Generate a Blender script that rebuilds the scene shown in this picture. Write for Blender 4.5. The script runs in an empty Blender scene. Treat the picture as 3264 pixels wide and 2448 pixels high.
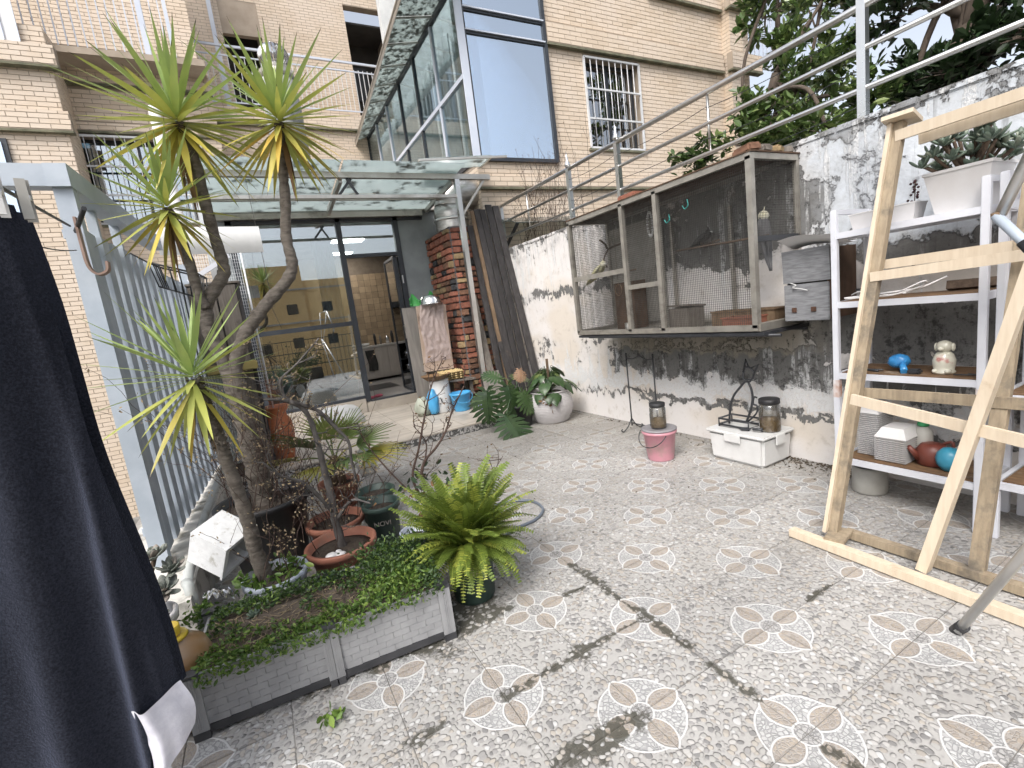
import bpy, bmesh, math, random
from mathutils import Vector, Matrix, Euler, noise as mnoise
random.seed(11)
sc = bpy.context.scene
C = sc.collection
R = math.radians
# ------------------------------------------------------------------ camera
cam_d = bpy.data.cameras.new('camera'); cam = bpy.data.objects.new('camera', cam_d); C.objects.link(cam)
cam_d.sensor_width = 36.0; cam_d.lens = 16.643; cam_d.clip_end = 2000; cam_d.clip_start = 0.05
_fw = Vector((0.4530353, 0.87773982, -0.1559866)); _r = Vector((0.87208519, -0.47264679, -0.12677709)); _u = Vector((0.18500386, 0.07859911, 0.97958958))
cam.matrix_world = Matrix(((_r.x, _u.x, -_fw.x, 0), (_r.y, _u.y, -_fw.y, 0), (_r.z, _u.z, -_fw.z, 1.5973), (0, 0, 0, 1)))
sc.camera = cam
# ------------------------------------------------------------------ sky, sun, exposure
SUN_EL, SUN_AZ = R(50), R(232)          # azimuth measured from +Y clockwise; the sun stands behind the camera, hidden by thin cloud
w = bpy.data.worlds.new('World'); sc.world = w; w.use_nodes = True
nt = w.node_tree; nt.nodes.clear()
sky = nt.nodes.new('ShaderNodeTexSky'); sky.sky_type = 'NISHITA'; sky.sun_disc = False
sky.sun_elevation = SUN_EL; sky.sun_rotation = SUN_AZ; sky.air_density = 1.0; sky.dust_density = 4.0; sky.ozone_density = 1.0
hs = nt.nodes.new('ShaderNodeHueSaturation'); hs.inputs['Saturation'].default_value = 0.42
bg = nt.nodes.new('ShaderNodeBackground'); bg.inputs['Strength'].default_value = 0.15
wo = nt.nodes.new('ShaderNodeOutputWorld')
nt.links.new(sky.outputs[0], hs.inputs['Color']); nt.links.new(hs.outputs[0], bg.inputs['Color']); nt.links.new(bg.outputs[0], wo.inputs[0])
sun_d = bpy.data.lights.new('sun', 'SUN'); sun_d.energy = 1.35; sun_d.angle = R(28); sun_d.color = (1.0, 0.975, 0.94)
sun = bpy.data.objects.new('sun', sun_d); C.objects.link(sun)
_sd = Vector((math.sin(SUN_AZ) * math.cos(SUN_EL), math.cos(SUN_AZ) * math.cos(SUN_EL), math.sin(SUN_EL)))
sun.rotation_euler = _sd.to_track_quat('Z', 'Y').to_euler()
vs = sc.view_settings; vs.view_transform = 'Standard'; vs.look = 'None'; vs.exposure = 0.86; vs.gamma = 1.0; vs.use_curve_mapping = False
sc.cycles.use_denoising = True
sc.cycles.max_bounces = 6; sc.cycles.transparent_max_bounces = 16; sc.cycles.diffuse_bounces = 3; sc.cycles.glossy_bounces = 3
sc.cycles.use_adaptive_sampling = True; sc.cycles.adaptive_threshold = 0.03
sc.cycles.caustics_reflective = False; sc.cycles.caustics_refractive = False
# ------------------------------------------------------------------ materials
MATS = {}
def nodes(name):
    m = bpy.data.materials.new(name); m.use_nodes = True; MATS[name] = m
    t = m.node_tree; b = t.nodes['Principled BSDF']
    return m, t, b
def N(t, typ, **kw):
    n = t.nodes.new(typ)
    for k, v in kw.items():
        if k in n.inputs: n.inputs[k].default_value = v
        else: setattr(n, k, v)
    return n
def L(t, a, b): t.links.new(a, b)
def MATH(t, op, a, b=None, c=None):
    n = t.nodes.new('ShaderNodeMath'); n.operation = op
    for i, v in enumerate((a, b, c)):
        if v is None: continue
        if isinstance(v, (int, float)): n.inputs[i].default_value = v
        else: t.links.new(v, n.inputs[i])
    return n.outputs[0]
def MIX(t, f, a, b):
    n = t.nodes.new('ShaderNodeMix'); n.data_type = 'RGBA'
    for i, v in ((0, f), (6, a), (7, b)):
        if isinstance(v, (int, float)): n.inputs[i].default_value = v
        elif isinstance(v, tuple): n.inputs[i].default_value = (*v[:3], 1)
        else: t.links.new(v, n.inputs[i])
    return n.outputs[2]
def SSTEP(t, v, lo, hi):
    n = t.nodes.new('ShaderNodeMapRange'); n.interpolation_type = 'SMOOTHSTEP'
    if isinstance(v, (int, float)): n.inputs[0].default_value = v
    else: t.links.new(v, n.inputs[0])
    for i, x in ((1, lo), (2, hi)):
        if isinstance(x, (int, float)): n.inputs[i].default_value = x
        else: t.links.new(x, n.inputs[i])
    return n.outputs[0]
def POS(t, scale=(1, 1, 1), obj=False):
    src = N(t, 'ShaderNodeTexCoord').outputs['Object'] if obj else N(t, 'ShaderNodeNewGeometry').outputs['Position']
    mp = N(t, 'ShaderNodeMapping'); mp.inputs['Scale'].default_value = scale
    t.links.new(src, mp.inputs[0]); return mp.outputs[0]
def NOISE(t, vec, scale, detail=4, rough=0.55, dist=0.0):
    n = N(t, 'ShaderNodeTexNoise', Scale=scale, Detail=detail, Roughness=rough, Distortion=dist); t.links.new(vec, n.inputs['Vector']); return n.outputs[0]
def BUMP(t, b, h, strength=0.3, dist=0.01):
    n = N(t, 'ShaderNodeBump', Strength=strength, Distance=dist); t.links.new(h, n.inputs['Height']); t.links.new(n.outputs[0], b.inputs['Normal']); return n
def surf(name, c1, c2=None, scale=8, rough=0.6, bump=0.15, metal=0.0, stretch=(1, 1, 1), dirt=None, dirt_scale=5, dirt_lo=0.52, dirt_hi=0.7, rand=0.0, spec=0.5, bdist=0.005, coat=0.0, obj=False):
    """two-tone noisy surface with optional dirt blotches and a per-object brightness change"""
    m, t, b = nodes(name)
    if c2 is None: c2 = tuple(x * 0.78 for x in c1)
    v = POS(t, stretch, obj)
    n1 = NOISE(t, v, scale, 5, 0.6)
    col = MIX(t, SSTEP(t, n1, 0.3, 0.7), c1, c2)
    if dirt:
        n2 = NOISE(t, POS(t, (1, 1, 1), obj), dirt_scale, 6, 0.65)
        col = MIX(t, SSTEP(t, n2, dirt_lo, dirt_hi), col, dirt)
    if rand:
        oi = N(t, 'ShaderNodeObjectInfo'); k = MATH(t, 'MULTIPLY_ADD', oi.outputs['Random'], 2 * rand, 1 - rand)
        hv = N(t, 'ShaderNodeHueSaturation'); L(t, k, hv.inputs['Value']); L(t, col, hv.inputs['Color']); col = hv.outputs[0]
    L(t, col, b.inputs['Base Color'])
    b.inputs['Roughness'].default_value = rough; b.inputs['Metallic'].default_value = metal
    b.inputs['Specular IOR Level'].default_value = spec
    if coat: b.inputs['Coat Weight'].default_value = coat
    if rough < 0.95:
        L(t, MATH(t, 'MULTIPLY_ADD', n1, 0.25, rough - 0.12), b.inputs['Roughness'])
    if bump: BUMP(t, b, n1, bump, bdist)
    return m
def leafmat(name, c1, c2, c3=None, rough=0.45, trans=0.25, scale=6, rand=0.25, edge=None):
    """leaf: two greens by noise, per-leaf brightness, light let through"""
    m, t, b = nodes(name)
    n1 = NOISE(t, POS(t), scale, 3)
    col = MIX(t, SSTEP(t, n1, 0.35, 0.65), c1, c2)
    at = N(t, 'ShaderNodeAttribute'); at.attribute_name = 'rnd'
    oi = N(t, 'ShaderNodeObjectInfo'); rv = MATH(t, 'FRACT', MATH(t, 'ADD', at.outputs['Fac'], oi.outputs['Random']))
    if c3: col = MIX(t, SSTEP(t, rv, 0.62, 0.98), col, c3)
    k = MATH(t, 'MULTIPLY_ADD', rv, 2 * rand, 1 - rand)
    hv = N(t, 'ShaderNodeHueSaturation'); L(t, k, hv.inputs['Value']); L(t, col, hv.inputs['Color']); col = hv.outputs[0]
    if edge:
        at2 = N(t, 'ShaderNodeAttribute'); at2.attribute_name = 'tip'; at2.attribute_type = 'GEOMETRY'
        col = MIX(t, SSTEP(t, at2.outputs['Fac'], 0.9, 0.97), col, edge)
    L(t, col, b.inputs['Base Color']); b.inputs['Roughness'].default_value = rough
    tr = N(t, 'ShaderNodeBsdfTranslucent'); L(t, col, tr.inputs['Color'])
    mx = N(t, 'ShaderNodeMixShader'); mx.inputs[0].default_value = trans
    o = t.nodes['Material Output']; L(t, b.outputs[0], mx.inputs[1]); L(t, tr.outputs[0], mx.inputs[2]); L(t, mx.outputs[0], o.inputs[0])
    return m
def glassmat(name, tint=(0.9, 0.95, 0.95), refl=0.12, rough=0.0, gcol=(0.95, 0.97, 1), fcol=(0.72, 0.82, 0.82), dirt=None, dirt_scale=6, dirt_amt=0.8, lo=0.5, hi=0.62, frost=0.0, fres=1.6):
    """thin sheet glass: see-through with a mirror share that grows at a slant, and optional dirt crust"""
    m, t, b = nodes(name)
    tr = N(t, 'ShaderNodeBsdfTransparent'); tr.inputs[0].default_value = (*tint, 1)
    gl = N(t, 'ShaderNodeBsdfGlossy', Roughness=rough); gl.inputs[0].default_value = (*gcol, 1)
    lw = N(t, 'ShaderNodeFresnel', IOR=1.5)
    fac = MATH(t, 'MINIMUM', MATH(t, 'ADD', MATH(t, 'MULTIPLY', lw.outputs[0], fres), refl), 1.0)
    mx = N(t, 'ShaderNodeMixShader'); L(t, fac, mx.inputs[0]); L(t, tr.outputs[0], mx.inputs[1]); L(t, gl.outputs[0], mx.inputs[2])
    out = mx.outputs[0]
    if frost:
        tl = N(t, 'ShaderNodeBsdfTranslucent'); tl.inputs[0].default_value = (*fcol, 1); mf = N(t, 'ShaderNodeMixShader'); mf.inputs[0].default_value = frost; L(t, out, mf.inputs[1]); L(t, tl.outputs[0], mf.inputs[2]); out = mf.outputs[0]
    if dirt:
        n2 = NOISE(t, POS(t), dirt_scale, 8, 0.72)
        L(t, MIX(t, NOISE(t, POS(t), 40, 3), dirt, tuple(x * 2.2 for x in dirt)), b.inputs['Base Color']); b.inputs['Roughness'].default_value = 0.9
        mx2 = N(t, 'ShaderNodeMixShader'); L(t, MATH(t, 'MULTIPLY', SSTEP(t, n2, lo, hi), dirt_amt), mx2.inputs[0]); L(t, out, mx2.inputs[1]); L(t, b.outputs[0], mx2.inputs[2]); out = mx2.outputs[0]
    else:
        t.nodes.remove(b)
    L(t, out, t.nodes['Material Output'].inputs[0])
    return m
def emit(name, c, s):
    m, t, b = nodes(name); b.inputs['Base Color'].default_value = (*c, 1); b.inputs['Emission Color'].default_value = (*c, 1); b.inputs['Emission Strength'].default_value = s; return m
# ------------------------------------------------------------------ objects
ORG = {}
def tag(o, label=None, cat=None, group=None, kind=None):
    if label: o['label'] = label
    if cat: o['category'] = cat
    if group: o['group'] = group
    if kind: o['kind'] = kind
    return o
def thing(name, label, cat, loc=(0, 0, 0), group=None):
    o = bpy.data.objects.new(name, None); o.empty_display_size = 0.05; C.objects.link(o); o.location = loc; ORG[o] = Vector(loc)
    return tag(o, label, cat, group)
def link(name, me, mat, parent=None):
    o = bpy.data.objects.new(name, me); C.objects.link(o)
    if mat and not me.materials: me.materials.append(MATS[mat] if isinstance(mat, str) else mat)
    if parent: o.parent = parent; ORG[o] = ORG[parent]
    else: ORG[o] = Vector((0, 0, 0))
    return o
class MB:
    def __init__(s): s.v = []; s.f = []; s.sm = []; s.rnd = []; s.tip = []; s.cr = 0.0
    def add(s, vs, fs, smooth=False, tips=None):
        b = len(s.v); s.v += [Vector(x) for x in vs]; s.f += [tuple(i + b for i in q) for q in fs]; s.sm += [smooth] * len(fs); s.rnd += [s.cr] * len(fs)
        s.tip += tips if tips else [0.0] * len(vs); return s
    def hexa(s, c8): return s.add(c8, [(0, 3, 2, 1), (4, 5, 6, 7), (0, 1, 5, 4), (1, 2, 6, 5), (2, 3, 7, 6), (3, 0, 4, 7)])
    def box(s, a, b):
        x0, x1 = sorted((a[0], b[0])); y0, y1 = sorted((a[1], b[1])); z0, z1 = sorted((a[2], b[2]))
        return s.hexa([(x0, y0, z0), (x1, y0, z0), (x1, y1, z0), (x0, y1, z0), (x0, y0, z1), (x1, y0, z1), (x1, y1, z1), (x0, y1, z1)])
    def cbox(s, c, size, rot=(0, 0, 0)):
        M = Euler(rot).to_matrix(); c = Vector(c); hx, hy, hz = (x / 2 for x in size)
        return s.hexa([c + M @ Vector(p) for p in [(-hx, -hy, -hz), (hx, -hy, -hz), (hx, hy, -hz), (-hx, hy, -hz), (-hx, -hy, hz), (hx, -hy, hz), (hx, hy, hz), (-hx, hy, hz)]])
    def bbox(s, a, b, bev=0.01):
        """box with chamfered edges"""
        x0, x1 = sorted((a[0], b[0])); y0, y1 = sorted((a[1], b[1])); z0, z1 = sorted((a[2], b[2]))
        bm = bmesh.new(); bmesh.ops.create_cube(bm, size=1)
        for v in bm.verts: v.co = ((x0 + x1) / 2 + v.co.x * (x1 - x0), (y0 + y1) / 2 + v.co.y * (y1 - y0), (z0 + z1) / 2 + v.co.z * (z1 - z0))
        bmesh.ops.bevel(bm, geom=bm.edges[:], offset=bev, segments=2, affect='EDGES'); bm.verts.index_update()
        s.add([v.co.copy() for v in bm.verts], [[v.index for v in f.verts] for f in bm.faces], False); bm.free(); return s
    def beam(s, p, q, w, h=None, up=(0, 0, 1)):
        p, q = Vector(p), Vector(q); h = h or w; d = (q - p).normalized(); up = Vector(up)
        if abs(d.dot(up)) > 0.95: up = Vector((0, 1, 0))
        sd = d.cross(up).normalized(); u2 = sd.cross(d)
        k = [(-w / 2, -h / 2), (w / 2, -h / 2), (w / 2, h / 2), (-w / 2, h / 2)]
        return s.hexa([p + sd * a + u2 * b for a, b in k] + [q + sd * a + u2 * b for a, b in k])
    def tube(s, path, rad, seg=8, cap=True, tips=None, flat=1.0):
        P = [Vector(x) for x in path]; n = len(P); rads = rad if isinstance(rad, (list, tuple)) else [rad] * n
        vs = []; ref = Vector((0.137, 0.31, 0.94)).normalized(); prev = None
        for i in range(n):
            d = (P[min(i + 1, n - 1)] - P[max(i - 1, 0)])
            d = d.normalized() if d.length > 1e-9 else Vector((0, 0, 1))
            if prev is None:
                a = d.cross(ref)
                if a.length < 0.1: a = d.cross(Vector((1, 0, 0)))
                a.normalize()
            else:
                a = prev - d * prev.dot(d); a = a.normalized() if a.length > 1e-6 else d.orthogonal().normalized()
            prev = a; b = d.cross(a)
            for k in range(seg):
                th = 2 * math.pi * k / seg; vs.append(P[i] + (a * math.cos(th) + b * math.sin(th) * flat) * rads[i])
        fs = [(i * seg + k, i * seg + (k + 1) % seg, (i + 1) * seg + (k + 1) % seg, (i + 1) * seg + k) for i in range(n - 1) for k in range(seg)]
        s.add(vs, fs, True)
        if cap:
            b0 = len(s.v) - len(vs)
            s.f += [tuple(b0 + k for k in reversed(range(seg))), tuple(b0 + (n - 1) * seg + k for k in range(seg))]; s.sm += [False, False]; s.rnd += [s.cr] * 2
        return s
    def lathe(s, prof, c=(0, 0, 0), seg=32, sx=1, sy=1, wob=0.0):
        c = Vector(c); vs = []
        for r, z in prof:
            for k in range(seg):
                th = 2 * math.pi * k / seg; rr = r * (1 + wob * math.sin(3 * th + z * 9))
                vs.append(c + Vector((rr * math.cos(th) * sx, rr * math.sin(th) * sy, z)))
        n = len(prof)
        fs = [(i * seg + k, i * seg + (k + 1) % seg, (i + 1) * seg + (k + 1) % seg, (i + 1) * seg + k) for i in range(n - 1) for k in range(seg)]
        s.add(vs, fs, True)
        b0 = len(s.v) - len(vs)
        if prof[0][0] > 1e-4: s.f.append(tuple(b0 + k for k in reversed(range(seg)))); s.sm.append(False); s.rnd.append(s.cr)
        if prof[-1][0] > 1e-4: s.f.append(tuple(b0 + (n - 1) * seg + k for k in range(seg))); s.sm.append(False); s.rnd.append(s.cr)
        return s
    def grid(s, fn, nu, nv, smooth=True, thick=0.0):
        vs = [Vector(fn(i / nu, j / nv)) for j in range(nv + 1) for i in range(nu + 1)]; W = nu + 1
        fs = [(j * W + i, j * W + i + 1, (j + 1) * W + i + 1, (j + 1) * W + i) for j in range(nv) for i in range(nu)]
        return s.add(vs, fs, smooth)
    def ico(s, c, r, sub=1, sq=(1, 1, 1), jit=0.0):
        bm = bmesh.new(); bmesh.ops.create_icosphere(bm, subdivisions=sub, radius=1); c = Vector(c)
        vs = []
        for v in bm.verts:
            k = 1 + random.uniform(-jit, jit); vs.append(c + Vector((v.co.x * sq[0], v.co.y * sq[1], v.co.z * sq[2])) * r * k)
        bm.verts.index_update(); s.add(vs, [[v.index for v in f.verts] for f in bm.faces], True); bm.free(); return s
    def mesh(s, name, org=Vector((0, 0, 0)), M=None):
        me = bpy.data.meshes.new(name); me.from_pydata([tuple(v - org) for v in s.v], [], s.f); me.polygons.foreach_set('use_smooth', s.sm)
        if any(s.rnd):
            a = me.attributes.new('rnd', 'FLOAT', 'FACE'); a.data.foreach_set('value', s.rnd)
        if any(s.tip) and len(s.tip) == len(s.v):
            a = me.attributes.new('tip', 'FLOAT', 'POINT'); a.data.foreach_set('value', s.tip)
        me.update(); return me
    def build(s, name, mat, parent=None):
        return link(name, s.mesh(name, ORG[parent] if parent else Vector((0, 0, 0))), mat, parent)
def solo(name, mb, mat, label, cat, group=None):
    """a thing that is one mesh, its origin at its base"""
    xs = [v.x for v in mb.v]; ys = [v.y for v in mb.v]; zs = [v.z for v in mb.v]
    org = Vector(((min(xs) + max(xs)) / 2, (min(ys) + max(ys)) / 2, min(zs)))
    o = link(name, mb.mesh(name, org), mat); o.location = org; ORG[o] = org
    return tag(o, label, cat, group)
def struct(name, mb, mat):
    o = mb.build(name, mat); o['kind'] = 'structure'; return o
def spline(pts, n=6):
    """Catmull-Rom through pts"""
    P = [Vector(p) for p in pts]; P = [P[0] * 2 - P[1]] + P + [P[-1] * 2 - P[-2]]; out = []
    for i in range(1, len(P) - 2):
        for k in range(n):
            t = k / n; a, b, c, d = P[i - 1], P[i], P[i + 1], P[i + 2]
            out.append(0.5 * ((2 * b) + (c - a) * t + (2 * a - 5 * b + 4 * c - d) * t * t + (3 * b - a - 3 * c + d) * t ** 3))
    out.append(P[-2]); return out
def lerp(a, b, t): return a + (b - a) * t
def frame_from(d, up=(0, 0, 1)):
    d = Vector(d).normalized(); up = Vector(up)
    if abs(d.dot(up)) > 0.98: up = Vector((0, 1, 0))
    x = d.cross(up).normalized(); z = x.cross(d); return Matrix((x, d, z)).transposed()
def text_mb(txt, size, M):
    cu = bpy.data.curves.new('t', 'FONT'); cu.body = txt; cu.size = size; cu.align_x = 'CENTER'; cu.align_y = 'CENTER'; cu.extrude = 0.0008
    o = bpy.data.objects.new('t', cu); C.objects.link(o); bpy.context.view_layer.update()
    dg = bpy.context.evaluated_depsgraph_get(); me = o.evaluated_get(dg).to_mesh()
    mb = MB().add([M @ v.co for v in me.vertices], [tuple(p.vertices) for p in me.polygons]); o.to_mesh_clear(); bpy.data.objects.remove(o); return mb
# ================================================================== MATERIALS of the setting
def floor_material():
    m, t, b = nodes('pebble_tile')
    g = N(t, 'ShaderNodeNewGeometry').outputs['Position']; sp = N(t, 'ShaderNodeSeparateXYZ'); L(t, g, sp.inputs[0]); X, Y = sp.outputs[0], sp.outputs[1]
    mm = MATH(t, 'MULTIPLY', MATH(t, 'SUBTRACT', X, 0.635), 2.5); nn = MATH(t, 'MULTIPLY', MATH(t, 'SUBTRACT', Y, 1.674), 2.5)
    p = MATH(t, 'MULTIPLY', MATH(t, 'ADD', mm, nn), 0.5); q = MATH(t, 'MULTIPLY', MATH(t, 'SUBTRACT', mm, nn), 0.5)
    dp = MATH(t, 'SUBTRACT', p, MATH(t, 'ROUND', p)); dq = MATH(t, 'SUBTRACT', q, MATH(t, 'ROUND', q))
    lx = MATH(t, 'MULTIPLY', MATH(t, 'ADD', dp, dq), 0.4); ly = MATH(t, 'MULTIPLY', MATH(t, 'SUBTRACT', dp, dq), 0.4)
    ax, ay = MATH(t, 'ABSOLUTE', lx), MATH(t, 'ABSOLUTE', ly); a = MATH(t, 'MAXIMUM', ax, ay); c = MATH(t, 'MINIMUM', ax, ay)
    def hyp(u, v): return MATH(t, 'SQRT', MATH(t, 'ADD', MATH(t, 'MULTIPLY', u, u), MATH(t, 'MULTIPLY', v, v)))
    d = MATH(t, 'SUBTRACT', hyp(MATH(t, 'SUBTRACT', a, 0.108), MATH(t, 'ADD', c, 0.0396)), 0.0866)
    rad = hyp(lx, ly); dc = MATH(t, 'SUBTRACT', rad, 0.046); dl = MATH(t, 'SUBTRACT', rad, 0.166)
    def less(v, k): return MATH(t, 'LESS_THAN', v, k)
    def grt(v, k): return MATH(t, 'GREATER_THAN', v, k)
    def line(v, wd): return MATH(t, 'SUBTRACT', 1.0, SSTEP(t, MATH(t, 'ABSOLUTE', v), wd * 0.6, wd * 1.3))
    ln = MATH(t, 'MAXIMUM', MATH(t, 'MULTIPLY', line(d, 0.0042), grt(dc, 0.0)), MATH(t, 'MAXIMUM', line(dc, 0.004), MATH(t, 'MULTIPLY', line(dl, 0.0042), grt(d, 0.0))))
    petal = MATH(t, 'MULTIPLY', less(d, 0.0), grt(dc, 0.0)); circ = less(dc, 0.0); lobe = MATH(t, 'MULTIPLY', MATH(t, 'MULTIPLY', less(dl, 0.0), grt(d, 0.0)), grt(dc, 0.0))
    flower = MATH(t, 'MAXIMUM', petal, MATH(t, 'MAXIMUM', circ, lobe))
    # pebbles, stretched at random directions by a warp
    wv = N(t, 'ShaderNodeTexNoise', Scale=9.0, Detail=2.0); L(t, g, wv.inputs['Vector'])
    va = N(t, 'ShaderNodeVectorMath', operation='MULTIPLY_ADD'); L(t, wv.outputs['Color'], va.inputs[0]); va.inputs[1].default_value = (0.05, 0.05, 0); L(t, g, va.inputs[2])
    mp = N(t, 'ShaderNodeMapping'); mp.inputs['Scale'].default_value = (1, 1, 0); L(t, va.outputs[0], mp.inputs[0])
    def vor(scale, rnd=0.9):
        v = N(t, 'ShaderNodeTexVoronoi', Scale=scale, Randomness=rnd, feature='F1'); L(t, mp.outputs[0], v.inputs['Vector']); return v
    v1, v2 = vor(44), vor(62)
    v3 = N(t, 'ShaderNodeTexVoronoi', Scale=62.0, Randomness=0.9, feature='DISTANCE_TO_EDGE'); L(t, mp.outputs[0], v3.inputs['Vector'])
    pb1 = MATH(t, 'SUBTRACT', 1.0, SSTEP(t, v1.outputs['Distance'], 0.46, 0.60)); pb2 = SSTEP(t, v3.outputs['Distance'], 0.05, 0.13)
    s1 = N(t, 'ShaderNodeSeparateColor'); L(t, v1.outputs['Color'], s1.inputs[0]); s2 = N(t, 'ShaderNodeSeparateColor'); L(t, v2.outputs['Color'], s2.inputs[0])
    rp = N(t, 'ShaderNodeValToRGB'); L(t, s1.outputs[0], rp.inputs[0]); cr = rp.color_ramp; cr.interpolation = 'CONSTANT'
    pal = [(0, (0.46, 0.445, 0.425)), (0.22, (0.38, 0.37, 0.35)), (0.40, (0.42, 0.385, 0.34)), (0.56, (0.31, 0.30, 0.29)), (0.68, (0.52, 0.515, 0.505)), (0.80, (0.35, 0.32, 0.285)), (0.91, (0.22, 0.215, 0.21))]
    cr.elements[0].color = (*pal[0][1], 1); cr.elements[1].position = pal[1][0]; cr.elements[1].color = (*pal[1][1], 1)
    for ps, cc in pal[2:]:
        e = cr.elements.new(ps); e.color = (*cc, 1)
    ground = MIX(t, NOISE(t, mp.outputs[0], 60, 3), (0.47, 0.455, 0.435), (0.33, 0.32, 0.305))
    base = MIX(t, pb1, ground, rp.outputs[0])
    ring = MATH(t, 'MULTIPLY', SSTEP(t, v1.outputs['Distance'], 0.38, 0.52), MATH(t, 'SUBTRACT', 1.0, SSTEP(t, v1.outputs['Distance'], 0.56, 0.68)))
    base = MIX(t, MATH(t, 'MULTIPLY', ring, 0.38), base, (0.17, 0.165, 0.16))
    pc = MIX(t, pb2, (0.37, 0.34, 0.31), MIX(t, SSTEP(t, s2.outputs[0], 0.1, 0.9), (0.315, 0.28, 0.245), (0.40, 0.345, 0.285)))
    lc = MIX(t, pb2, (0.32, 0.318, 0.315), MIX(t, s2.outputs[1], (0.54, 0.54, 0.53), (0.42, 0.415, 0.41)))
    cc_ = MIX(t, pb2, (0.26, 0.255, 0.25), (0.43, 0.42, 0.41))
    col = MIX(t, petal, base, pc); col = MIX(t, lobe, col, lc); col = MIX(t, circ, col, cc_)
    col = MIX(t, ln, col, (0.60, 0.595, 0.585))
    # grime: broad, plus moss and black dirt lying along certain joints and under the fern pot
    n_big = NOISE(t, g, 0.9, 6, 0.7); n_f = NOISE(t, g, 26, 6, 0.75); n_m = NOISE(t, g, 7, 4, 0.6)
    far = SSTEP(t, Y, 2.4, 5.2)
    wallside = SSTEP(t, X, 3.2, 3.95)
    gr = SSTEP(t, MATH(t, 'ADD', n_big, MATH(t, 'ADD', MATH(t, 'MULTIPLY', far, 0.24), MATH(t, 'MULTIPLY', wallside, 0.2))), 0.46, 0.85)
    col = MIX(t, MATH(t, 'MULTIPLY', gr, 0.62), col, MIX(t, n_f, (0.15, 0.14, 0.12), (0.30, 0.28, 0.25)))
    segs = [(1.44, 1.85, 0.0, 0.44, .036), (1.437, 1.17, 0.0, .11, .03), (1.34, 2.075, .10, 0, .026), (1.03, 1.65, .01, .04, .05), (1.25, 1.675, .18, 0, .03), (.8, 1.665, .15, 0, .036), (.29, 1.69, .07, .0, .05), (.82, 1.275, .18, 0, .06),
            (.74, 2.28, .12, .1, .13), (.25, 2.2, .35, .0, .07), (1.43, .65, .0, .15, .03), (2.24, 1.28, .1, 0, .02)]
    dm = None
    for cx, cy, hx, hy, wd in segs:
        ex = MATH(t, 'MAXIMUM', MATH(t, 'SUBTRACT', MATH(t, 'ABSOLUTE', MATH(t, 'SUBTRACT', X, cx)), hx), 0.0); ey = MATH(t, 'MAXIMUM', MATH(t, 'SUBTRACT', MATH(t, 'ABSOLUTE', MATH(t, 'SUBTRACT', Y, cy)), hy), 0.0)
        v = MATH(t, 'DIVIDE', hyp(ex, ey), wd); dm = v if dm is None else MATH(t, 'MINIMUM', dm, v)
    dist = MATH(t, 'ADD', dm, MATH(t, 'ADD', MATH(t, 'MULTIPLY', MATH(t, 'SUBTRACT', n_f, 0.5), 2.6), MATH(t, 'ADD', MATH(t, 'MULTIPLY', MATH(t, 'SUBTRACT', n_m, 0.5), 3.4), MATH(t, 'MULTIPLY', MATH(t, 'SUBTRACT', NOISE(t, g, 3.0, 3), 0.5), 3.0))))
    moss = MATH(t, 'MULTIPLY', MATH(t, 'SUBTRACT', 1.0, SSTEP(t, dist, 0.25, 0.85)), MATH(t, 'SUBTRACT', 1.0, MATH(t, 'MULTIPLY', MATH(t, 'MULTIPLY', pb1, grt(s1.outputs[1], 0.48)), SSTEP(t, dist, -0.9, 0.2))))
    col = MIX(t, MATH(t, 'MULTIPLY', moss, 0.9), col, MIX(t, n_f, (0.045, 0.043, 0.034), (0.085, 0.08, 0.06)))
    oi = N(t, 'ShaderNodeObjectInfo'); k = MATH(t, 'MULTIPLY_ADD', oi.outputs['Random'], 0.18, 0.91)
    hv = N(t, 'ShaderNodeHueSaturation'); L(t, k, hv.inputs['Value']); L(t, col, hv.inputs['Color'])
    L(t, hv.outputs[0], b.inputs['Base Color'])
    b.inputs['Roughness'].default_value = 0.55; b.inputs['Specular IOR Level'].default_value = 0.35
    dome = MATH(t, 'SUBTRACT', 1.0, MATH(t, 'MULTIPLY', v1.outputs['Distance'], v1.outputs['Distance']))
    hgt = MATH(t, 'MAXIMUM', MATH(t, 'MULTIPLY', MATH(t, 'MULTIPLY', pb1, dome), MATH(t, 'SUBTRACT', 1.0, flower)), MATH(t, 'MAXIMUM', MATH(t, 'MULTIPLY', ln, 0.9), MATH(t, 'MULTIPLY', MATH(t, 'MULTIPLY', flower, pb2), 0.45)))
    hgt = MATH(t, 'MAXIMUM', hgt, MATH(t, 'MULTIPLY', moss, MATH(t, 'MULTIPLY', n_f, 1.2)))
    BUMP(t, b, hgt, 0.75, 0.006)
floor_material()

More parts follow.
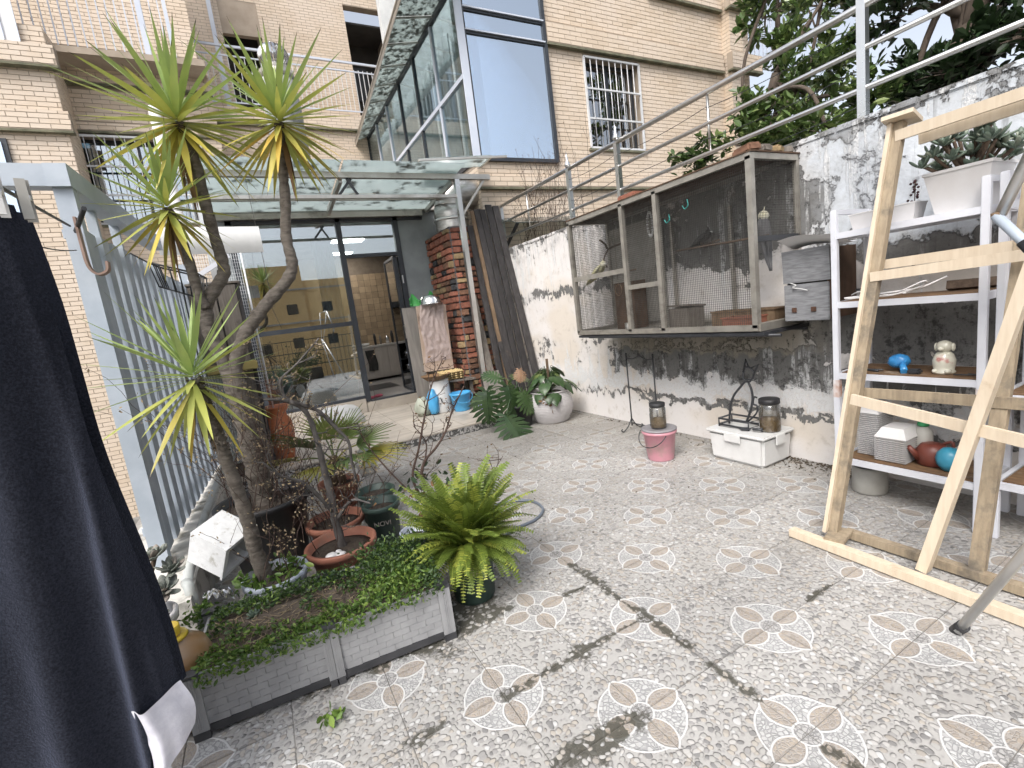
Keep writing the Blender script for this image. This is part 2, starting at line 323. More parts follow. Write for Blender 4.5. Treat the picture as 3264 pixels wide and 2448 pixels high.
def wall_material():
    m, t, b = nodes('stained_plaster')
    g = N(t, 'ShaderNodeNewGeometry').outputs['Position']; sp = N(t, 'ShaderNodeSeparateXYZ'); L(t, g, sp.inputs[0]); Y, Z = sp.outputs[1], sp.outputs[2]
    n_l = NOISE(t, POS(t, (1, 1, 1.3)), 0.9, 3, 0.5); n_m = NOISE(t, POS(t, (1, 1, 1.2)), 2.6, 9, 0.62, 0.4); n_h = NOISE(t, POS(t), 9, 9, 0.68, 0.2); n_f = NOISE(t, POS(t), 42, 5, 0.7); n_s = NOISE(t, POS(t, (1, 3.2, 0.35)), 3.2, 8, 0.68)
    zw = MATH(t, 'ADD', Z, MATH(t, 'ADD', MATH(t, 'MULTIPLY', MATH(t, 'SUBTRACT', n_m, 0.5), 0.55), MATH(t, 'MULTIPLY', MATH(t, 'SUBTRACT', n_h, 0.5), 0.16)))
    zw2 = MATH(t, 'ADD', Z, MATH(t, 'ADD', MATH(t, 'MULTIPLY', MATH(t, 'SUBTRACT', n_s, 0.5), 0.5), MATH(t, 'MULTIPLY', MATH(t, 'SUBTRACT', n_h, 0.5), 0.2)))
    def prof(z, pts):
        rp = N(t, 'ShaderNodeValToRGB'); L(t, MATH(t, 'DIVIDE', z, 2.7), rp.inputs[0]); cr = rp.color_ramp
        for k, (zz, v) in enumerate(pts):
            e = cr.elements[k] if k < 2 else cr.elements.new(zz / 2.7); e.position = zz / 2.7; e.color = (v, v, v, 1)
        return rp.outputs[0]
    def blend(f, a, b_):
        n = N(t, 'ShaderNodeMix'); L(t, f, n.inputs[0]); L(t, a, n.inputs[2]); L(t, b_, n.inputs[3]); return n.outputs[0]
    left = SSTEP(t, MATH(t, 'ADD', Y, MATH(t, 'MULTIPLY', MATH(t, 'SUBTRACT', n_m, 0.5), 1.2)), 4.5, 4.9); right = MATH(t, 'SUBTRACT', 1.0, SSTEP(t, MATH(t, 'ADD', Y, MATH(t, 'MULTIPLY', MATH(t, 'SUBTRACT', n_m, 0.5), 0.8)), 2.0, 2.4))
    # paint: cream below, pinkish white, bluish white repaint high at the shelf end
    base = MIX(t, SSTEP(t, n_l, 0.42, 0.58), (0.66, 0.60, 0.53), (0.72, 0.69, 0.67)); base = MIX(t, MATH(t, 'MULTIPLY', SSTEP(t, n_h, 0.52, 0.7), 0.5), base, (0.47, 0.42, 0.36))
    blue = MATH(t, 'MULTIPLY', right, SSTEP(t, MATH(t, 'ADD', Z, MATH(t, 'MULTIPLY', n_m, 0.8)), 2.0, 2.15)); base = MIX(t, blue, base, MIX(t, n_h, (0.50, 0.545, 0.60), (0.70, 0.72, 0.74)))
    # share of bare cement by height, for the three stretches of the wall
    c_mid = prof(zw, [(0.0, 0.0), (0.33, 0.05), (0.37, 0.75), (0.42, 0.70), (0.45, 0.1), (0.60, 0.25), (0.66, 1.0), (0.92, 0.95), (0.96, 0.5), (1.2, 0.6), (1.3, 0.22), (1.7, 0.3), (1.78, 0.85), (2.1, 0.8), (2.5, 0.7), (2.62, 0.8)])
    c_left = prof(zw2, [(0.0, 0.0), (0.30, 0.1), (0.36, 0.6), (0.42, 0.15), (0.60, 0.05), (0.72, 0.35), (1.05, 0.42), (1.15, 0.05), (1.62, 0.05), (1.70, 0.62), (1.80, 0.5), (1.86, 0.05), (2.2, 0.1), (2.42, 0.35), (2.52, 0.6)])
    c_right = prof(zw, [(0.0, 0.0), (0.36, 0.05), (0.40, 0.8), (0.44, 0.1), (0.56, 0.2), (0.62, 0.9), (0.72, 0.85), (0.80, 0.55), (0.9, 0.8), (1.0, 1.0), (1.25, 0.95), (1.34, 0.25), (1.5, 0.3), (1.6, 0.75), (1.82, 0.4), (2.2, 0.36), (2.45, 0.55), (2.6, 0.85)])
    P = blend(right, blend(left, c_mid, c_left), c_right)
    key = MATH(t, 'ADD', MATH(t, 'MULTIPLY', MATH(t, 'SUBTRACT', MATH(t, 'ADD', MATH(t, 'MULTIPLY', n_m, 0.6), MATH(t, 'MULTIPLY', n_h, 0.4)), 0.5), 2.4), P)
    bare = SSTEP(t, key, 0.555, 0.61); edge = MATH(t, 'MULTIPLY', SSTEP(t, key, 0.48, 0.59), MATH(t, 'SUBTRACT', 1.0, SSTEP(t, key, 0.60, 0.70)))
    cem = MIX(t, n_f, (0.10, 0.099, 0.096), (0.24, 0.236, 0.228)); cem = MIX(t, SSTEP(t, n_s, 0.5, 0.68), cem, MIX(t, n_f, (0.36, 0.355, 0.345), (0.24, 0.235, 0.225)))
    soot = MATH(t, 'MULTIPLY', SSTEP(t, MATH(t, 'ADD', P, MATH(t, 'MULTIPLY', MATH(t, 'SUBTRACT', n_l, 0.5), 1.6)), 0.2, 0.9), 0.55); base = MIX(t, MATH(t, 'MULTIPLY', soot, SSTEP(t, n_h, 0.3, 0.65)), base, (0.24, 0.238, 0.232))
    col = MIX(t, bare, base, cem)
    # white efflorescence and old limewash
    lime = MATH(t, 'MULTIPLY', SSTEP(t, MATH(t, 'ADD', MATH(t, 'MULTIPLY', MATH(t, 'SUBTRACT', n_s, 0.5), 2.0), prof(zw, [(0.0, 0.1), (0.40, 0.2), (0.47, 0.75), (0.60, 0.6), (0.75, 0.35), (0.9, 0.3), (1.1, 0.1), (1.3, 0.2), (2.1, 0.34), (2.55, 0.34)])), 0.42, 0.52), SSTEP(t, n_f, 0.30, 0.55)); col = MIX(t, MATH(t, 'MULTIPLY', lime, 0.92), col, MIX(t, n_h, (0.60, 0.61, 0.62), (0.74, 0.735, 0.725)))
    # olive brown render patch under the cage
    olive = MATH(t, 'MULTIPLY', MATH(t, 'MULTIPLY', SSTEP(t, zw, 0.90, 0.96), MATH(t, 'SUBTRACT', 1.0, SSTEP(t, Z, 1.2, 1.35))), MATH(t, 'MULTIPLY', MATH(t, 'SUBTRACT', 1.0, right), MATH(t, 'SUBTRACT', 1.0, left))); col = MIX(t, MATH(t, 'MULTIPLY', olive, 0.85), col, MIX(t, n_h, (0.17, 0.15, 0.115), (0.40, 0.365, 0.30)))
    hi = MATH(t, 'MULTIPLY', right, SSTEP(t, Z, 1.75, 1.95)); col = MIX(t, MATH(t, 'MULTIPLY', hi, SSTEP(t, MATH(t, 'ADD', MATH(t, 'MULTIPLY', n_m, 0.7), MATH(t, 'MULTIPLY', n_h, 0.3)), 0.42, 0.62)), col, MIX(t, n_h, (0.27, 0.285, 0.305), (0.52, 0.54, 0.57)))
    # mould: fine black speckle gathering in patches and running down
    mk = MATH(t, 'ADD', MATH(t, 'MULTIPLY', n_h, 0.5), MATH(t, 'ADD', MATH(t, 'MULTIPLY', n_f, 0.35), MATH(t, 'MULTIPLY', n_s, 0.35))); mold = SSTEP(t, MATH(t, 'ADD', mk, MATH(t, 'SUBTRACT', MATH(t, 'MULTIPLY', P, 0.17), MATH(t, 'MULTIPLY', hi, 0.05))), 0.735, 0.84)
    col = MIX(t, MATH(t, 'MULTIPLY', mold, 0.85), col, (0.045, 0.045, 0.043)); col = MIX(t, MATH(t, 'MULTIPLY', edge, 0.4), col, (0.10, 0.095, 0.09))
    drip = MATH(t, 'MULTIPLY', SSTEP(t, NOISE(t, POS(t, (1, 8, 0.45)), 2.0, 6, 0.62), 0.56, 0.68), MATH(t, 'MAXIMUM', SSTEP(t, Z, 1.7, 2.5), MATH(t, 'MULTIPLY', SSTEP(t, P, 0.25, 0.7), 0.9))); col = MIX(t, MATH(t, 'MULTIPLY', drip, 0.6), col, (0.09, 0.088, 0.085))
    L(t, col, b.inputs['Base Color']); b.inputs['Roughness'].default_value = 0.92; b.inputs['Specular IOR Level'].default_value = 0.2
    h = MATH(t, 'ADD', MATH(t, 'MULTIPLY', MATH(t, 'SUBTRACT', 1.0, bare), 1.0), MATH(t, 'ADD', MATH(t, 'MULTIPLY', lime, 0.2), MATH(t, 'ADD', MATH(t, 'MULTIPLY', n_f, 0.35), MATH(t, 'MULTIPLY', n_h, 0.5))))
    BUMP(t, b, h, 1.0, 0.012)
wall_material()

def brick_material():
    m, t, b = nodes('cream_brick')
    at = N(t, 'ShaderNodeAttribute'); at.attribute_name = 'rnd'; oi = N(t, 'ShaderNodeObjectInfo')
    rv = MATH(t, 'FRACT', MATH(t, 'ADD', at.outputs['Fac'], MATH(t, 'MULTIPLY', oi.outputs['Random'], 7.3)))
    nb = NOISE(t, POS(t), 1.2, 4); nf = NOISE(t, POS(t), 50, 3)
    col = MIX(t, rv, (0.60, 0.49, 0.375), (0.68, 0.57, 0.455)); col = MIX(t, SSTEP(t, nb, 0.4, 0.7), col, (0.665, 0.565, 0.465)); col = MIX(t, MATH(t, 'MULTIPLY', SSTEP(t, nf, 0.55, 0.8), 0.3), col, (0.42, 0.33, 0.23))
    L(t, col, b.inputs['Base Color']); b.inputs['Roughness'].default_value = 0.65; BUMP(t, b, nf, 0.15, 0.002)
    surf('brick_mortar', (0.42, 0.35, 0.28), (0.34, 0.28, 0.22), 3, 0.9, 0.2)
    surf('mossy_mortar', (0.20, 0.19, 0.13), (0.10, 0.105, 0.07), 6, 0.95, 0.3)
brick_material()
surf('plain_ground', (0.17, 0.16, 0.14), (0.10, 0.095, 0.085), 0.6, 0.95)
surf('platform_tile', (0.47, 0.42, 0.36), (0.36, 0.325, 0.28), 3, 0.5, 0.05, dirt=(0.22, 0.2, 0.17), dirt_scale=2.2, dirt_lo=0.5, dirt_hi=0.8, stretch=(0.6, 4, 1), rand=0.06)
surf('grout', (0.24, 0.228, 0.21), (0.10, 0.095, 0.085), 4, 0.95)
surf('kerb_paint', (0.64, 0.62, 0.58), (0.50, 0.48, 0.44), 4, 0.85, 0.5, dirt=(0.20, 0.19, 0.16), dirt_scale=5, dirt_lo=0.5, dirt_hi=0.68, bdist=0.015)
surf('galv_steel', (0.44, 0.49, 0.55), (0.36, 0.41, 0.47), 5, 0.55, 0.03, dirt=(0.20, 0.19, 0.18), dirt_scale=3.2, dirt_lo=0.62, dirt_hi=0.85)
surf('stainless', (0.74, 0.735, 0.72), (0.66, 0.655, 0.64), 3, 0.30, 0.0, metal=1.0)
surf('stainless_dull', (0.58, 0.56, 0.52), (0.46, 0.44, 0.40), 3, 0.38, 0.0, metal=0.85, dirt=(0.22, 0.20, 0.17), dirt_scale=2.5, dirt_lo=0.5, dirt_hi=0.8)
surf('dark_alu', (0.028, 0.033, 0.042), (0.04, 0.046, 0.055), 4, 0.4, 0.0)
surf('alu_white', (0.62, 0.66, 0.74), (0.55, 0.60, 0.70), 3, 0.4, 0.0, dirt=(.3, .32, .35), dirt_scale=4, dirt_lo=.6, dirt_hi=.9)
surf('white_bar', (0.68, 0.69, 0.70), (0.58, 0.59, 0.60), 6, 0.4, 0.0)
surf('dark_room', (0.045, 0.042, 0.04), (0.03, 0.028, 0.027), 2, 0.8, 0.0)
glassmat('house_glass', (0.50, 0.62, 0.66), 0.32)
glassmat('sun_glass', (0.66, 0.79, 0.94), 0.58, gcol=(0.82, 0.91, 1.0))
glassmat('slider_glass', (0.78, 0.84, 0.84), 0.26)
glassmat('side_glass', (0.80, 0.88, 0.90), 0.06, fres=0.45)
glassmat('eave_glass', (0.58, 0.64, 0.63), 0.06, fcol=(0.55, 0.60, 0.58), dirt=(0.045, 0.05, 0.04), dirt_scale=9, dirt_amt=0.9, lo=0.46, hi=0.60, frost=.35)
glassmat('awning_glass', (0.70, 0.76, 0.76), 0.10, fcol=(0.66, 0.72, 0.71), dirt=(0.05, 0.055, 0.045), dirt_scale=3.6, dirt_amt=0.88, lo=0.51, hi=0.66, frost=.5)
surf('white_blind', (0.85, 0.85, 0.86), (0.82, 0.82, 0.83), 3, 0.6, 0.0)
surf('curtain_white', (0.62, 0.63, 0.62), (0.52, 0.53, 0.53), 4, 0.9, 0.0)

# ================================================================== GROUND, FLOOR, PLATFORM
struct('ground', MB().add([(-400, -400, -1.6), (400, -400, -1.6), (400, 400, -1.6), (-400, 400, -1.6)], [(0, 1, 2, 3)]), 'plain_ground')
floor = struct('yard_floor', MB().box((-1.5, -1.75, -1.59), (4.05, 5.96, -0.004)), 'grout')
tile_me = {}
def tile_mesh(wx, wy, h=0.02, bev=0.0022):
    k = (round(wx, 3), round(wy, 3), h)
    if k not in tile_me: tile_me[k] = MB().bbox((-wx / 2, -wy / 2, -h), (wx / 2, wy / 2, 0), bev).mesh('floor_tile')
    return tile_me[k]
T = 0.4; gx0, gy0 = 0.635 - 5 * T, 1.674 - 8 * T
for i in range(14):
    for j in range(19):
        x0, x1 = max(gx0 + i * T, -1.5), min(gx0 + (i + 1) * T, 3.96); y0, y1 = max(gy0 + j * T, -1.75), min(gy0 + (j + 1) * T, 5.95)
        if x1 - x0 < 0.03 or y1 - y0 < 0.03: continue
        o = link('floor_tile', tile_mesh(x1 - x0 - 0.0032, y1 - y0 - 0.0032), 'pebble_tile', floor)
        o.location = ((x0 + x1) / 2, (y0 + y1) / 2, random.uniform(-0.0006, 0.0006)); o.rotation_euler = (random.uniform(-.0015, .0015), random.uniform(-.0015, .0015), random.uniform(-.001, .001))
plat = struct('platform', MB().box((-0.98, 5.955, -1.58), (4.0, 8.66, 0.094)), 'grout')
px = [-0.97, -0.32, 0.33, 0.98, 1.63, 2.28, 2.93, 3.58, 3.98]; py = [5.93, 6.58, 7.23, 7.88, 8.53, 8.655]
for i in range(8):
    for j in range(5):
        o = link('platform_tile', tile_mesh(px[i + 1] - px[i] - .004, py[j + 1] - py[j] - .004), 'platform_tile', plat); o.location = ((px[i] + px[i + 1]) / 2, (py[j] + py[j + 1]) / 2, 0.112 + random.uniform(-.0008, .0008))
# pebble-dash strip on the face of the step
def speck(name, lo, hi, sc_):
    m, t, b = nodes(name); v = N(t, 'ShaderNodeTexVoronoi', Scale=sc_); L(t, POS(t), v.inputs['Vector']); s = N(t, 'ShaderNodeSeparateColor'); L(t, v.outputs['Color'], s.inputs[0])
    L(t, MIX(t, SSTEP(t, s.outputs[0], 0.35, 0.75), lo, hi), b.inputs['Base Color']); b.inputs['Roughness'].default_value = 0.5; BUMP(t, b, v.outputs['Distance'], 0.6, 0.006)
speck('step_pebbles', (0.07, 0.07, 0.068), (0.42, 0.41, 0.40), 45)
st = MB().box((-0.97, 5.938, -0.005), (3.97, 5.954, 0.090)).build('step_face', 'step_pebbles', plat)

# ================================================================== RIGHT-HAND GARDEN WALL
gw = thing('garden_wall', 'tall peeling cream plaster wall blackened with mould, bird cage fixed to it', 'wall', (3.94, 3.0, 0))
ny, nz = 120, 40
def wallface(u, v):
    y = lerp(-2.2, 7.55, u); z = lerp(-0.02, 2.58, v)
    bulge = 0.012 * mnoise.noise((y * 1.7, z * 1.9, 3.1)) + 0.005 * mnoise.noise((y * 7, z * 7, 0.3))
    if v > 0.999: z += 0.018 * mnoise.noise((y * 3, 0, 9)) + 0.012 * mnoise.noise((y * 11, 0, 2))
    return (3.94 + bulge, y, z)
mb = MB().grid(wallface, ny, nz)
mb.box((3.955, -2.2, -1.6), (4.16, 7.55, 2.555))
mb.grid(lambda u, v: (lerp(wallface(u, 1)[0], 4.17, v), wallface(u, 1)[1], wallface(u, 1)[2] + 0.01 * math.sin(v * 3)), ny, 3)
mb.build('wall', 'stained_plaster', gw)
cp = MB()
y = -2.2
while y < 7.4:
    l = random.uniform(.35, .9); zt = 2.575 + random.uniform(0, .02)
    cp.bbox((3.925 + random.uniform(0, .012), y, 2.545), (4.18, min(y + l, 7.5) - .006, zt), 0.008); y += l
cp.build('coping', 'stained_plaster', gw)

# ================================================================== APARTMENT HOUSE
house = thing('apartment_house', 'cream brick apartment house with glazed sunroom and balcony behind the yard', 'building', (3.8, 8.6, -1.6))
PIT, BL, JN = 0.0745, 0.24, 0.011
all_bricks = []
_BF = [(4, 5, 6, 7), (0, 1, 5, 4), (2, 3, 7, 6), (1, 2, 6, 5), (3, 0, 4, 7)]
def brick_field(O, U, Nn, u0, u1, v0, v1, holes=(), proud=0.007, pit=PIT, bl=BL, row0=0):
    """bricks on a vertical face: O origin, U along, Nn outward"""
    O, U, Nn = Vector(O), Vector(U), Vector(Nn); Vz = Vector((0, 0, 1)); j = 0; z = v0
    while z < v1 - 0.02:
        zt = min(z + pit - JN, v1); off = (0, .5)[(j + row0) % 2] * (bl + JN); u = u0 - off
        while u < u1:
            a, c = max(u, u0), min(u + bl, u1)
            for h in holes:
                if zt > h[2] and z < h[3]:
                    if a >= h[0] and c <= h[1]: a = c
                    elif a < h[0] < c: c = h[0] if h[0] - a > c - h[1] else c
                    elif a < h[1] < c: a = h[1]
            if c - a > 0.03:
                p = proud + random.uniform(-.0012, .0012)
                q = [O + U * x + Vz * y_ + Nn * n_ for n_ in (-.004, p) for x, y_ in ((a, z), (c, z), (c, zt), (a, zt))]
                all_bricks.append((q, O + U * ((a + c) / 2) + Vz * ((z + zt) / 2), (round(c - a, 3), round(zt - z, 3), U, Nn)))
            u += bl + JN
        z += pit; j += 1
def core(a, b, mat='brick_mortar', name='wall'): return MB().box(a, b).build(name, mat, house)
def holed_front(name, Yp, x0, x1, z0, z1, holes, th=0.25, mat='brick_mortar'):
    """front-facing wall slab with real openings"""
    xs = sorted({x0, x1, *[h[0] for h in holes], *[h[1] for h in holes]}); zs = sorted({z0, z1, *[h[2] for h in holes], *[h[3] for h in holes]}); m = MB()
    for i in range(len(xs) - 1):
        for j in range(len(zs) - 1):
            cx, cz = (xs[i] + xs[i + 1]) / 2, (zs[j] + zs[j + 1]) / 2
            if any(h[0] < cx < h[1] and h[2] < cz < h[3] for h in holes): continue
            m.box((xs[i], Yp, zs[j]), (xs[i + 1], Yp + th, zs[j + 1]))
    return m.build(name, mat, house)
def cornice(x0, x1, Yp, zb, zt, out=0.09, left=None, right=None):
    """projecting band of bricks with a mossy drip edge"""
    o = MB().box((x0, Yp - out, zb), (x1, Yp + 0.05, zt)).build('cornice', 'brick_mortar', house)
    brick_field((0, Yp - out, 0), (1, 0, 0), (0, -1, 0), x0, x1, zb + .02, zt - .004, pit=0.078)
    MB().box((x0 - .01, Yp - out - .012, zb - .035), (x1 + .01, Yp + .04, zb - .001)).build('drip_edge', 'mossy_mortar', house)
    return o
F = (1, 0, 0); NF = (0, -1, 0)
# --- wing (front face y=7.6)
WY = 7.6; win = (6.26, 7.62, 4.42, 6.02)
holed_front('wall', WY, 3.80, 10.2, -1.6, 12, [(3.86, 5.44, 4.12, 12), win])
brick_field((0, WY, 0), F, NF, 5.44, 10.2, 3.78, 12, [win])
brick_field((0, WY, 0), F, NF, 3.80, 10.2, 1.6, 3.66)
brick_field((0, WY, 0), F, NF, 3.80, 5.44, 3.78, 4.12, row0=1)
core((10.2, WY - .2, -1.6), (10.62, WY + .3, 12)); brick_field((0, WY - .2, 0), F, NF, 10.2, 10.62, 2.6, 12); brick_field((10.2, WY, 0), (0, -1, 0), (-1, 0, 0), 0, .2, 2.6, 12)
core((10.62, WY, -1.6), (11.1, WY + .3, 12)); brick_field((0, WY, 0), F, NF, 10.62, 11.1, 2.6, 12)
cornice(3.80, 10.15, WY, 3.68, 3.86, 0.07)
cornice(5.46, 10.13, WY, 6.13, 6.47); cornice(8.0, 10.13, WY, 7.36, 7.62)
cornice(10.14, 11.16, WY - .2, 6.13, 6.47); cornice(10.14, 11.16, WY - .2, 7.36, 7.62)
core((3.80, WY + .25, -1.6), (4.05, 14.2, 4.10)); brick_field((3.80, WY, 0), (0, 1, 0), (-1, 0, 0), 0, 1.0, 2.4, 4.10)
core((4.05, 12.2, 4.1), (11.1, 12.4, 12), 'curtain_white', 'inner_wall')
core((5.6, WY + .3, 4.0), (5.75, 12.2, 12), 'curtain_white', 'inner_wall'); core((4.05, WY + .3, 3.85), (11.0, 12.2, 4.0), 'curtain_white', 'floor_slab')
# --- grille helper: frame, panes, bars
def barred_window(x0, x1, z0, z1, Yp, nb, cross, dark='dark_room', frame='white_bar', deep=0.22, curtain=False):
    wn = MB().box((x0, Yp + .16, z0), (x0 + .05, Yp + .2, z1)).box((x1 - .05, Yp + .16, z0), (x1, Yp + .2, z1)).box((x0, Yp + .16, z0), (x1, Yp + .2, z0 + .05)).box((x0, Yp + .16, z1 - .05), (x1, Yp + .2, z1)).box(((x0 + x1) / 2 - .03, Yp + .158, z0), ((x0 + x1) / 2 + .03, Yp + .202, z1)).build('window', 'dark_alu', house)
    for k in (0, 1):
        MB().box((lerp(x0, x1, k / 2) + .03, Yp + .175, z0 + .04), (lerp(x0, x1, (k + 1) / 2) - .03, Yp + .181, z1 - .04)).build('pane', 'house_glass', wn)
    MB().box((x0 - .1, Yp + .9, z0 - .1), (x1 + .1, Yp + .95, z1 + .1)).build('room_back', dark, wn)
    if curtain: MB().grid(lambda u, v: (lerp(x0 + .3, x1 - .1, u), Yp + .32 + .03 * math.sin(u * 40), lerp(z0, z1, v)), 60, 1).build('curtain', 'curtain_white', wn)
    fr = MB()
    for a, c in (((x0, z0), (x1, z0)), ((x0, z1), (x1, z1)), ((x0, z0), (x0, z1)), ((x1, z0), (x1, z1))): fr.beam((a[0], Yp - .03, a[1]), (c[0], Yp - .03, c[1]), .035)
    fr.build('grille_frame', frame, wn)
    for k in range(1, nb): MB().tube([(lerp(x0, x1, k / nb), Yp - .03, z0), (lerp(x0, x1, k / nb), Yp - .03, z1)], .009, 6).build('grille_bar', frame, wn)
    for c in cross: MB().beam((x0, Yp - .03, lerp(z0, z1, c)), (x1, Yp - .03, lerp(z0, z1, c)), .03).build('grille_bar', frame, wn)
    MB().box((x0 - .05, Yp - .05, z0 - .06), (x1 + .05, Yp + .1, z0 - .02)).build('sill', 'mossy_mortar', wn)
    return wn
barred_window(*win, WY, 9, (.33, .66))
# --- sunroom: glass box on the wing corner, side glazing running back
sr = MB()
SX, SY = 3.79, 7.56
for x in (3.82, 5.42): sr.beam((x, SY, 4.12), (x, SY, 9.5), .07 if x > 5 else .10)
for z in (4.14, 6.10, 6.44, 8.9): sr.beam((3.82, SY, z), (5.42, SY, z), .06)
sunroom = sr.build('sunroom', 'dark_alu', house)
MB().beam((3.775, SY - .045, 4.1), (3.775, SY - .045, 9.6), .13, .03).build('corner_post', 'alu_white', sunroom)
for z in (6.10, 6.44): MB().beam((3.86, SY - .045, z + .02), (5.40, SY - .045, z + .02), .03, .022).build('mullion', 'alu_white', sunroom)
for z0, z1 in ((4.16, 6.07), (6.13, 6.41), (6.47, 8.9)): MB().box((3.86, SY - .005, z0), (5.40, SY + .005, z1)).build('pane', 'sun_glass', sunroom)
ys = [7.62, 8.75, 9.85, 10.95, 12.05, 13.15, 14.2]
for i, y in enumerate(ys):
    MB().beam((SX, y, 4.1), (SX, y, 6.85), .06).build('mullion', 'alu_white' if i in (1, 4, 5) else 'dark_alu', sunroom)
for z, mt in ((4.13, 'dark_alu'), (5.45, 'alu_white'), (6.82, 'dark_alu')): MB().beam((SX, 7.62, z), (SX, 14.2, z), .07).build('rail', mt, sunroom)
for i in range(6):
    for z0, z1 in ((4.16, 5.42), (5.48, 6.79)): MB().box((SX - .004, ys[i] + .03, z0), (SX + .004, ys[i + 1] - .03, z1)).build('pane', 'side_glass', sunroom)
for i in range(6):
    c0, c1 = ys[i] + .1, ys[i + 1] - .1
    MB().grid(lambda u, v: (4.15 + .05 * math.sin(u * 25), lerp(c0, c1, u), lerp(4.1, 6.8, v)), 24, 1).build('curtain', 'curtain_white', sunroom)
ev = MB()
def ed(y): return lerp(2.93, 3.42, (y - 7.2) / 7.0)
nE_ = 9
for k in range(nE_):
    y0, y1 = lerp(6.9, 14.25, k / nE_) + .012, lerp(6.9, 14.25, (k + 1) / nE_) - .012
    MB().hexa([(ed(y0), y0, 6.72), (3.80, y0, 6.86), (3.80, y1, 6.86), (ed(y1), y1, 6.72), (ed(y0), y0, 6.728), (3.80, y0, 6.868), (3.80, y1, 6.868), (ed(y1), y1, 6.728)]).build('eave_pane', 'eave_glass', sunroom)
    MB().beam((ed(y0), y0 - .012, 6.70), (3.80, y0 - .012, 6.84), .024).build('eave_rib', 'stainless_dull', sunroom)
MB().beam((ed(6.9), 6.9, 6.72), (ed(14.25), 14.25, 6.72), .03).build('eave_rail', 'stainless_dull', sunroom)
MB().hexa([(ed(6.9), 6.9, 6.70), (ed(14.25), 14.25, 6.70), (ed(14.25) , 14.25, 6.60), (ed(6.9), 6.9, 6.60)] + [(ed(6.9) + .01, 6.9, 6.70), (ed(14.25) + .01, 14.25, 6.70), (ed(14.25) + .01, 14.25, 6.60), (ed(6.9) + .01, 6.9, 6.60)]).build('eave_fascia', 'stainless_dull', sunroom)
# --- middle wall behind the balcony
core((0.1, 14.2, -1.6), (4.3, 14.4, 7.35)); brick_field((0, 14.2, 0), F, NF, .1, 3.8, 3.6, 7.3)
cornice(0.1, 3.8, 14.2, 7.0, 7.38, .1)
d1, d2 = (0.72, 1.66, 7.4, 10.6), (4.0, 5.3, 7.4, 10.95)
holed_front('wall', 15.4, -3.5, 9.0, 7.3, 13, [d1, d2]); brick_field((0, 15.4, 0), F, NF, -1.5, 6.2, 7.4, 12.6, [d1, d2])
core((0.0, 14.2, 7.28), (6.0, 15.4, 7.42), 'brick_mortar', 'balcony_floor')
for d in (d1, d2):
    dr = MB().box((d[0] - .1, 16.8, 7.3), (d[1] + .3, 16.85, 11)).box((d[0] - .1, 15.65, 10.6), (d[1] + .3, 16.8, 10.65)).build('doorway', 'dark_room', house)
    MB().box((d[1] + .0, 15.65, 7.3), (d[1] + .05, 16.8, 11)).build('reveal', 'brick_mortar', dr)
    MB().box((d[0], 15.40, 9.75), (d[1], 15.55, 10.6)).build('lintel_panel', 'brick_mortar', dr) if d is d1 else MB().box((d[0] + .15, 16.7, 8.9), (d[0] + .75, 16.78, 9.9)).build('window', 'dark_alu', dr)
MB().beam((.52, 15.3, 7.4), (.52, 15.3, 12), .10).build('downpipe', 'alu_white', house)
br = MB().beam((0.0, 14.22, 8.84), (4.4, 14.22, 8.76), .05).beam((0.0, 14.22, 8.62), (4.4, 14.22, 8.54), .03).beam((0.0, 14.22, 7.52), (4.4, 14.22, 7.52), .03).build('balcony_railing', 'alu_white', house)
for k in range(36): MB().beam((.05 + k * .122, 14.22, 7.5), (.05 + k * .122, 14.22, 8.6), .016).build('baluster', 'white_bar', br)
# --- left wing L2 and L1
w2 = (-2.29, -.25, 4.02, 5.52)
holed_front('wall', 11.2, -9, 0.1, -1.6, 7.0, [w2]); brick_field((0, 11.2, 0), F, NF, -3.6, .1, -1.6, 5.55, [w2]); brick_field((0, 11.2, 0), F, NF, -3.0, .1, 5.78, 6.3)
cornice(-9, .12, 11.2, 6.38, 6.72); cornice(-3, .12, 11.2, 5.6, 5.74, .05)
core((-.05, 11.45, -1.6), (.1, 14.2, 7)); brick_field((.1, 11.2, 0), (0, 1, 0), (1, 0, 0), 0, 3, 3.0, 6.9)
barred_window(*w2, 11.2, 14, (.33, .66), curtain=True)
core((-9, 10.5, -1.6), (-2.05, 11.2, 6.9)); brick_field((0, 10.5, 0), F, NF, -4.6, -2.05, -1.6, 6.9); brick_field((-2.05, 10.5, 0), (0, 1, 0), (1, 0, 0), 0, .7, -1.6, 6.9)
cornice(-9, -1.95, 10.5, 6.28, 6.58, .12); cornice(-9, -1.97, 10.5, 5.32, 5.62, .08)
wl = MB().box((-3.9, 10.45, 3.9), (-2.82, 10.49, 5.18)).build('window', 'dark_alu', house); MB().box((-3.84, 10.43, 3.95), (-2.88, 10.445, 5.12)).build('pane', 'sun_glass', wl)
core((-9, 13.4, 6.7), (0.0, 13.7, 13)); brick_field((0, 13.4, 0), F, NF, -5, 0.0, 6.8, 12.4)
tr = MB().beam((-9, 11.15, 8.35), (-.35, 11.15, 8.35), .05).beam((-9, 11.15, 8.12), (-.35, 11.15, 8.12), .03).beam((-.35, 11.15, 6.7), (-.35, 11.15, 8.5), .06).beam((-.75, 11.15, 6.7), (-.75, 11.15, 9.2), .09).build('terrace_railing', 'alu_white', house)
for k in range(26): MB().beam((-3.7 + k * .13, 11.15, 6.75), (-3.7 + k * .13, 11.15, 8.1), .018).build('baluster', 'alu_white', tr)
core((-9, 10.6, 6.6), (0.1, 14.2, 6.7), 'brick_mortar', 'floor_slab')
wbl = MB().box((-9, 10.46, 6.62), (-2.34, 10.50, 9.5)).build('blind', 'white_blind', house)
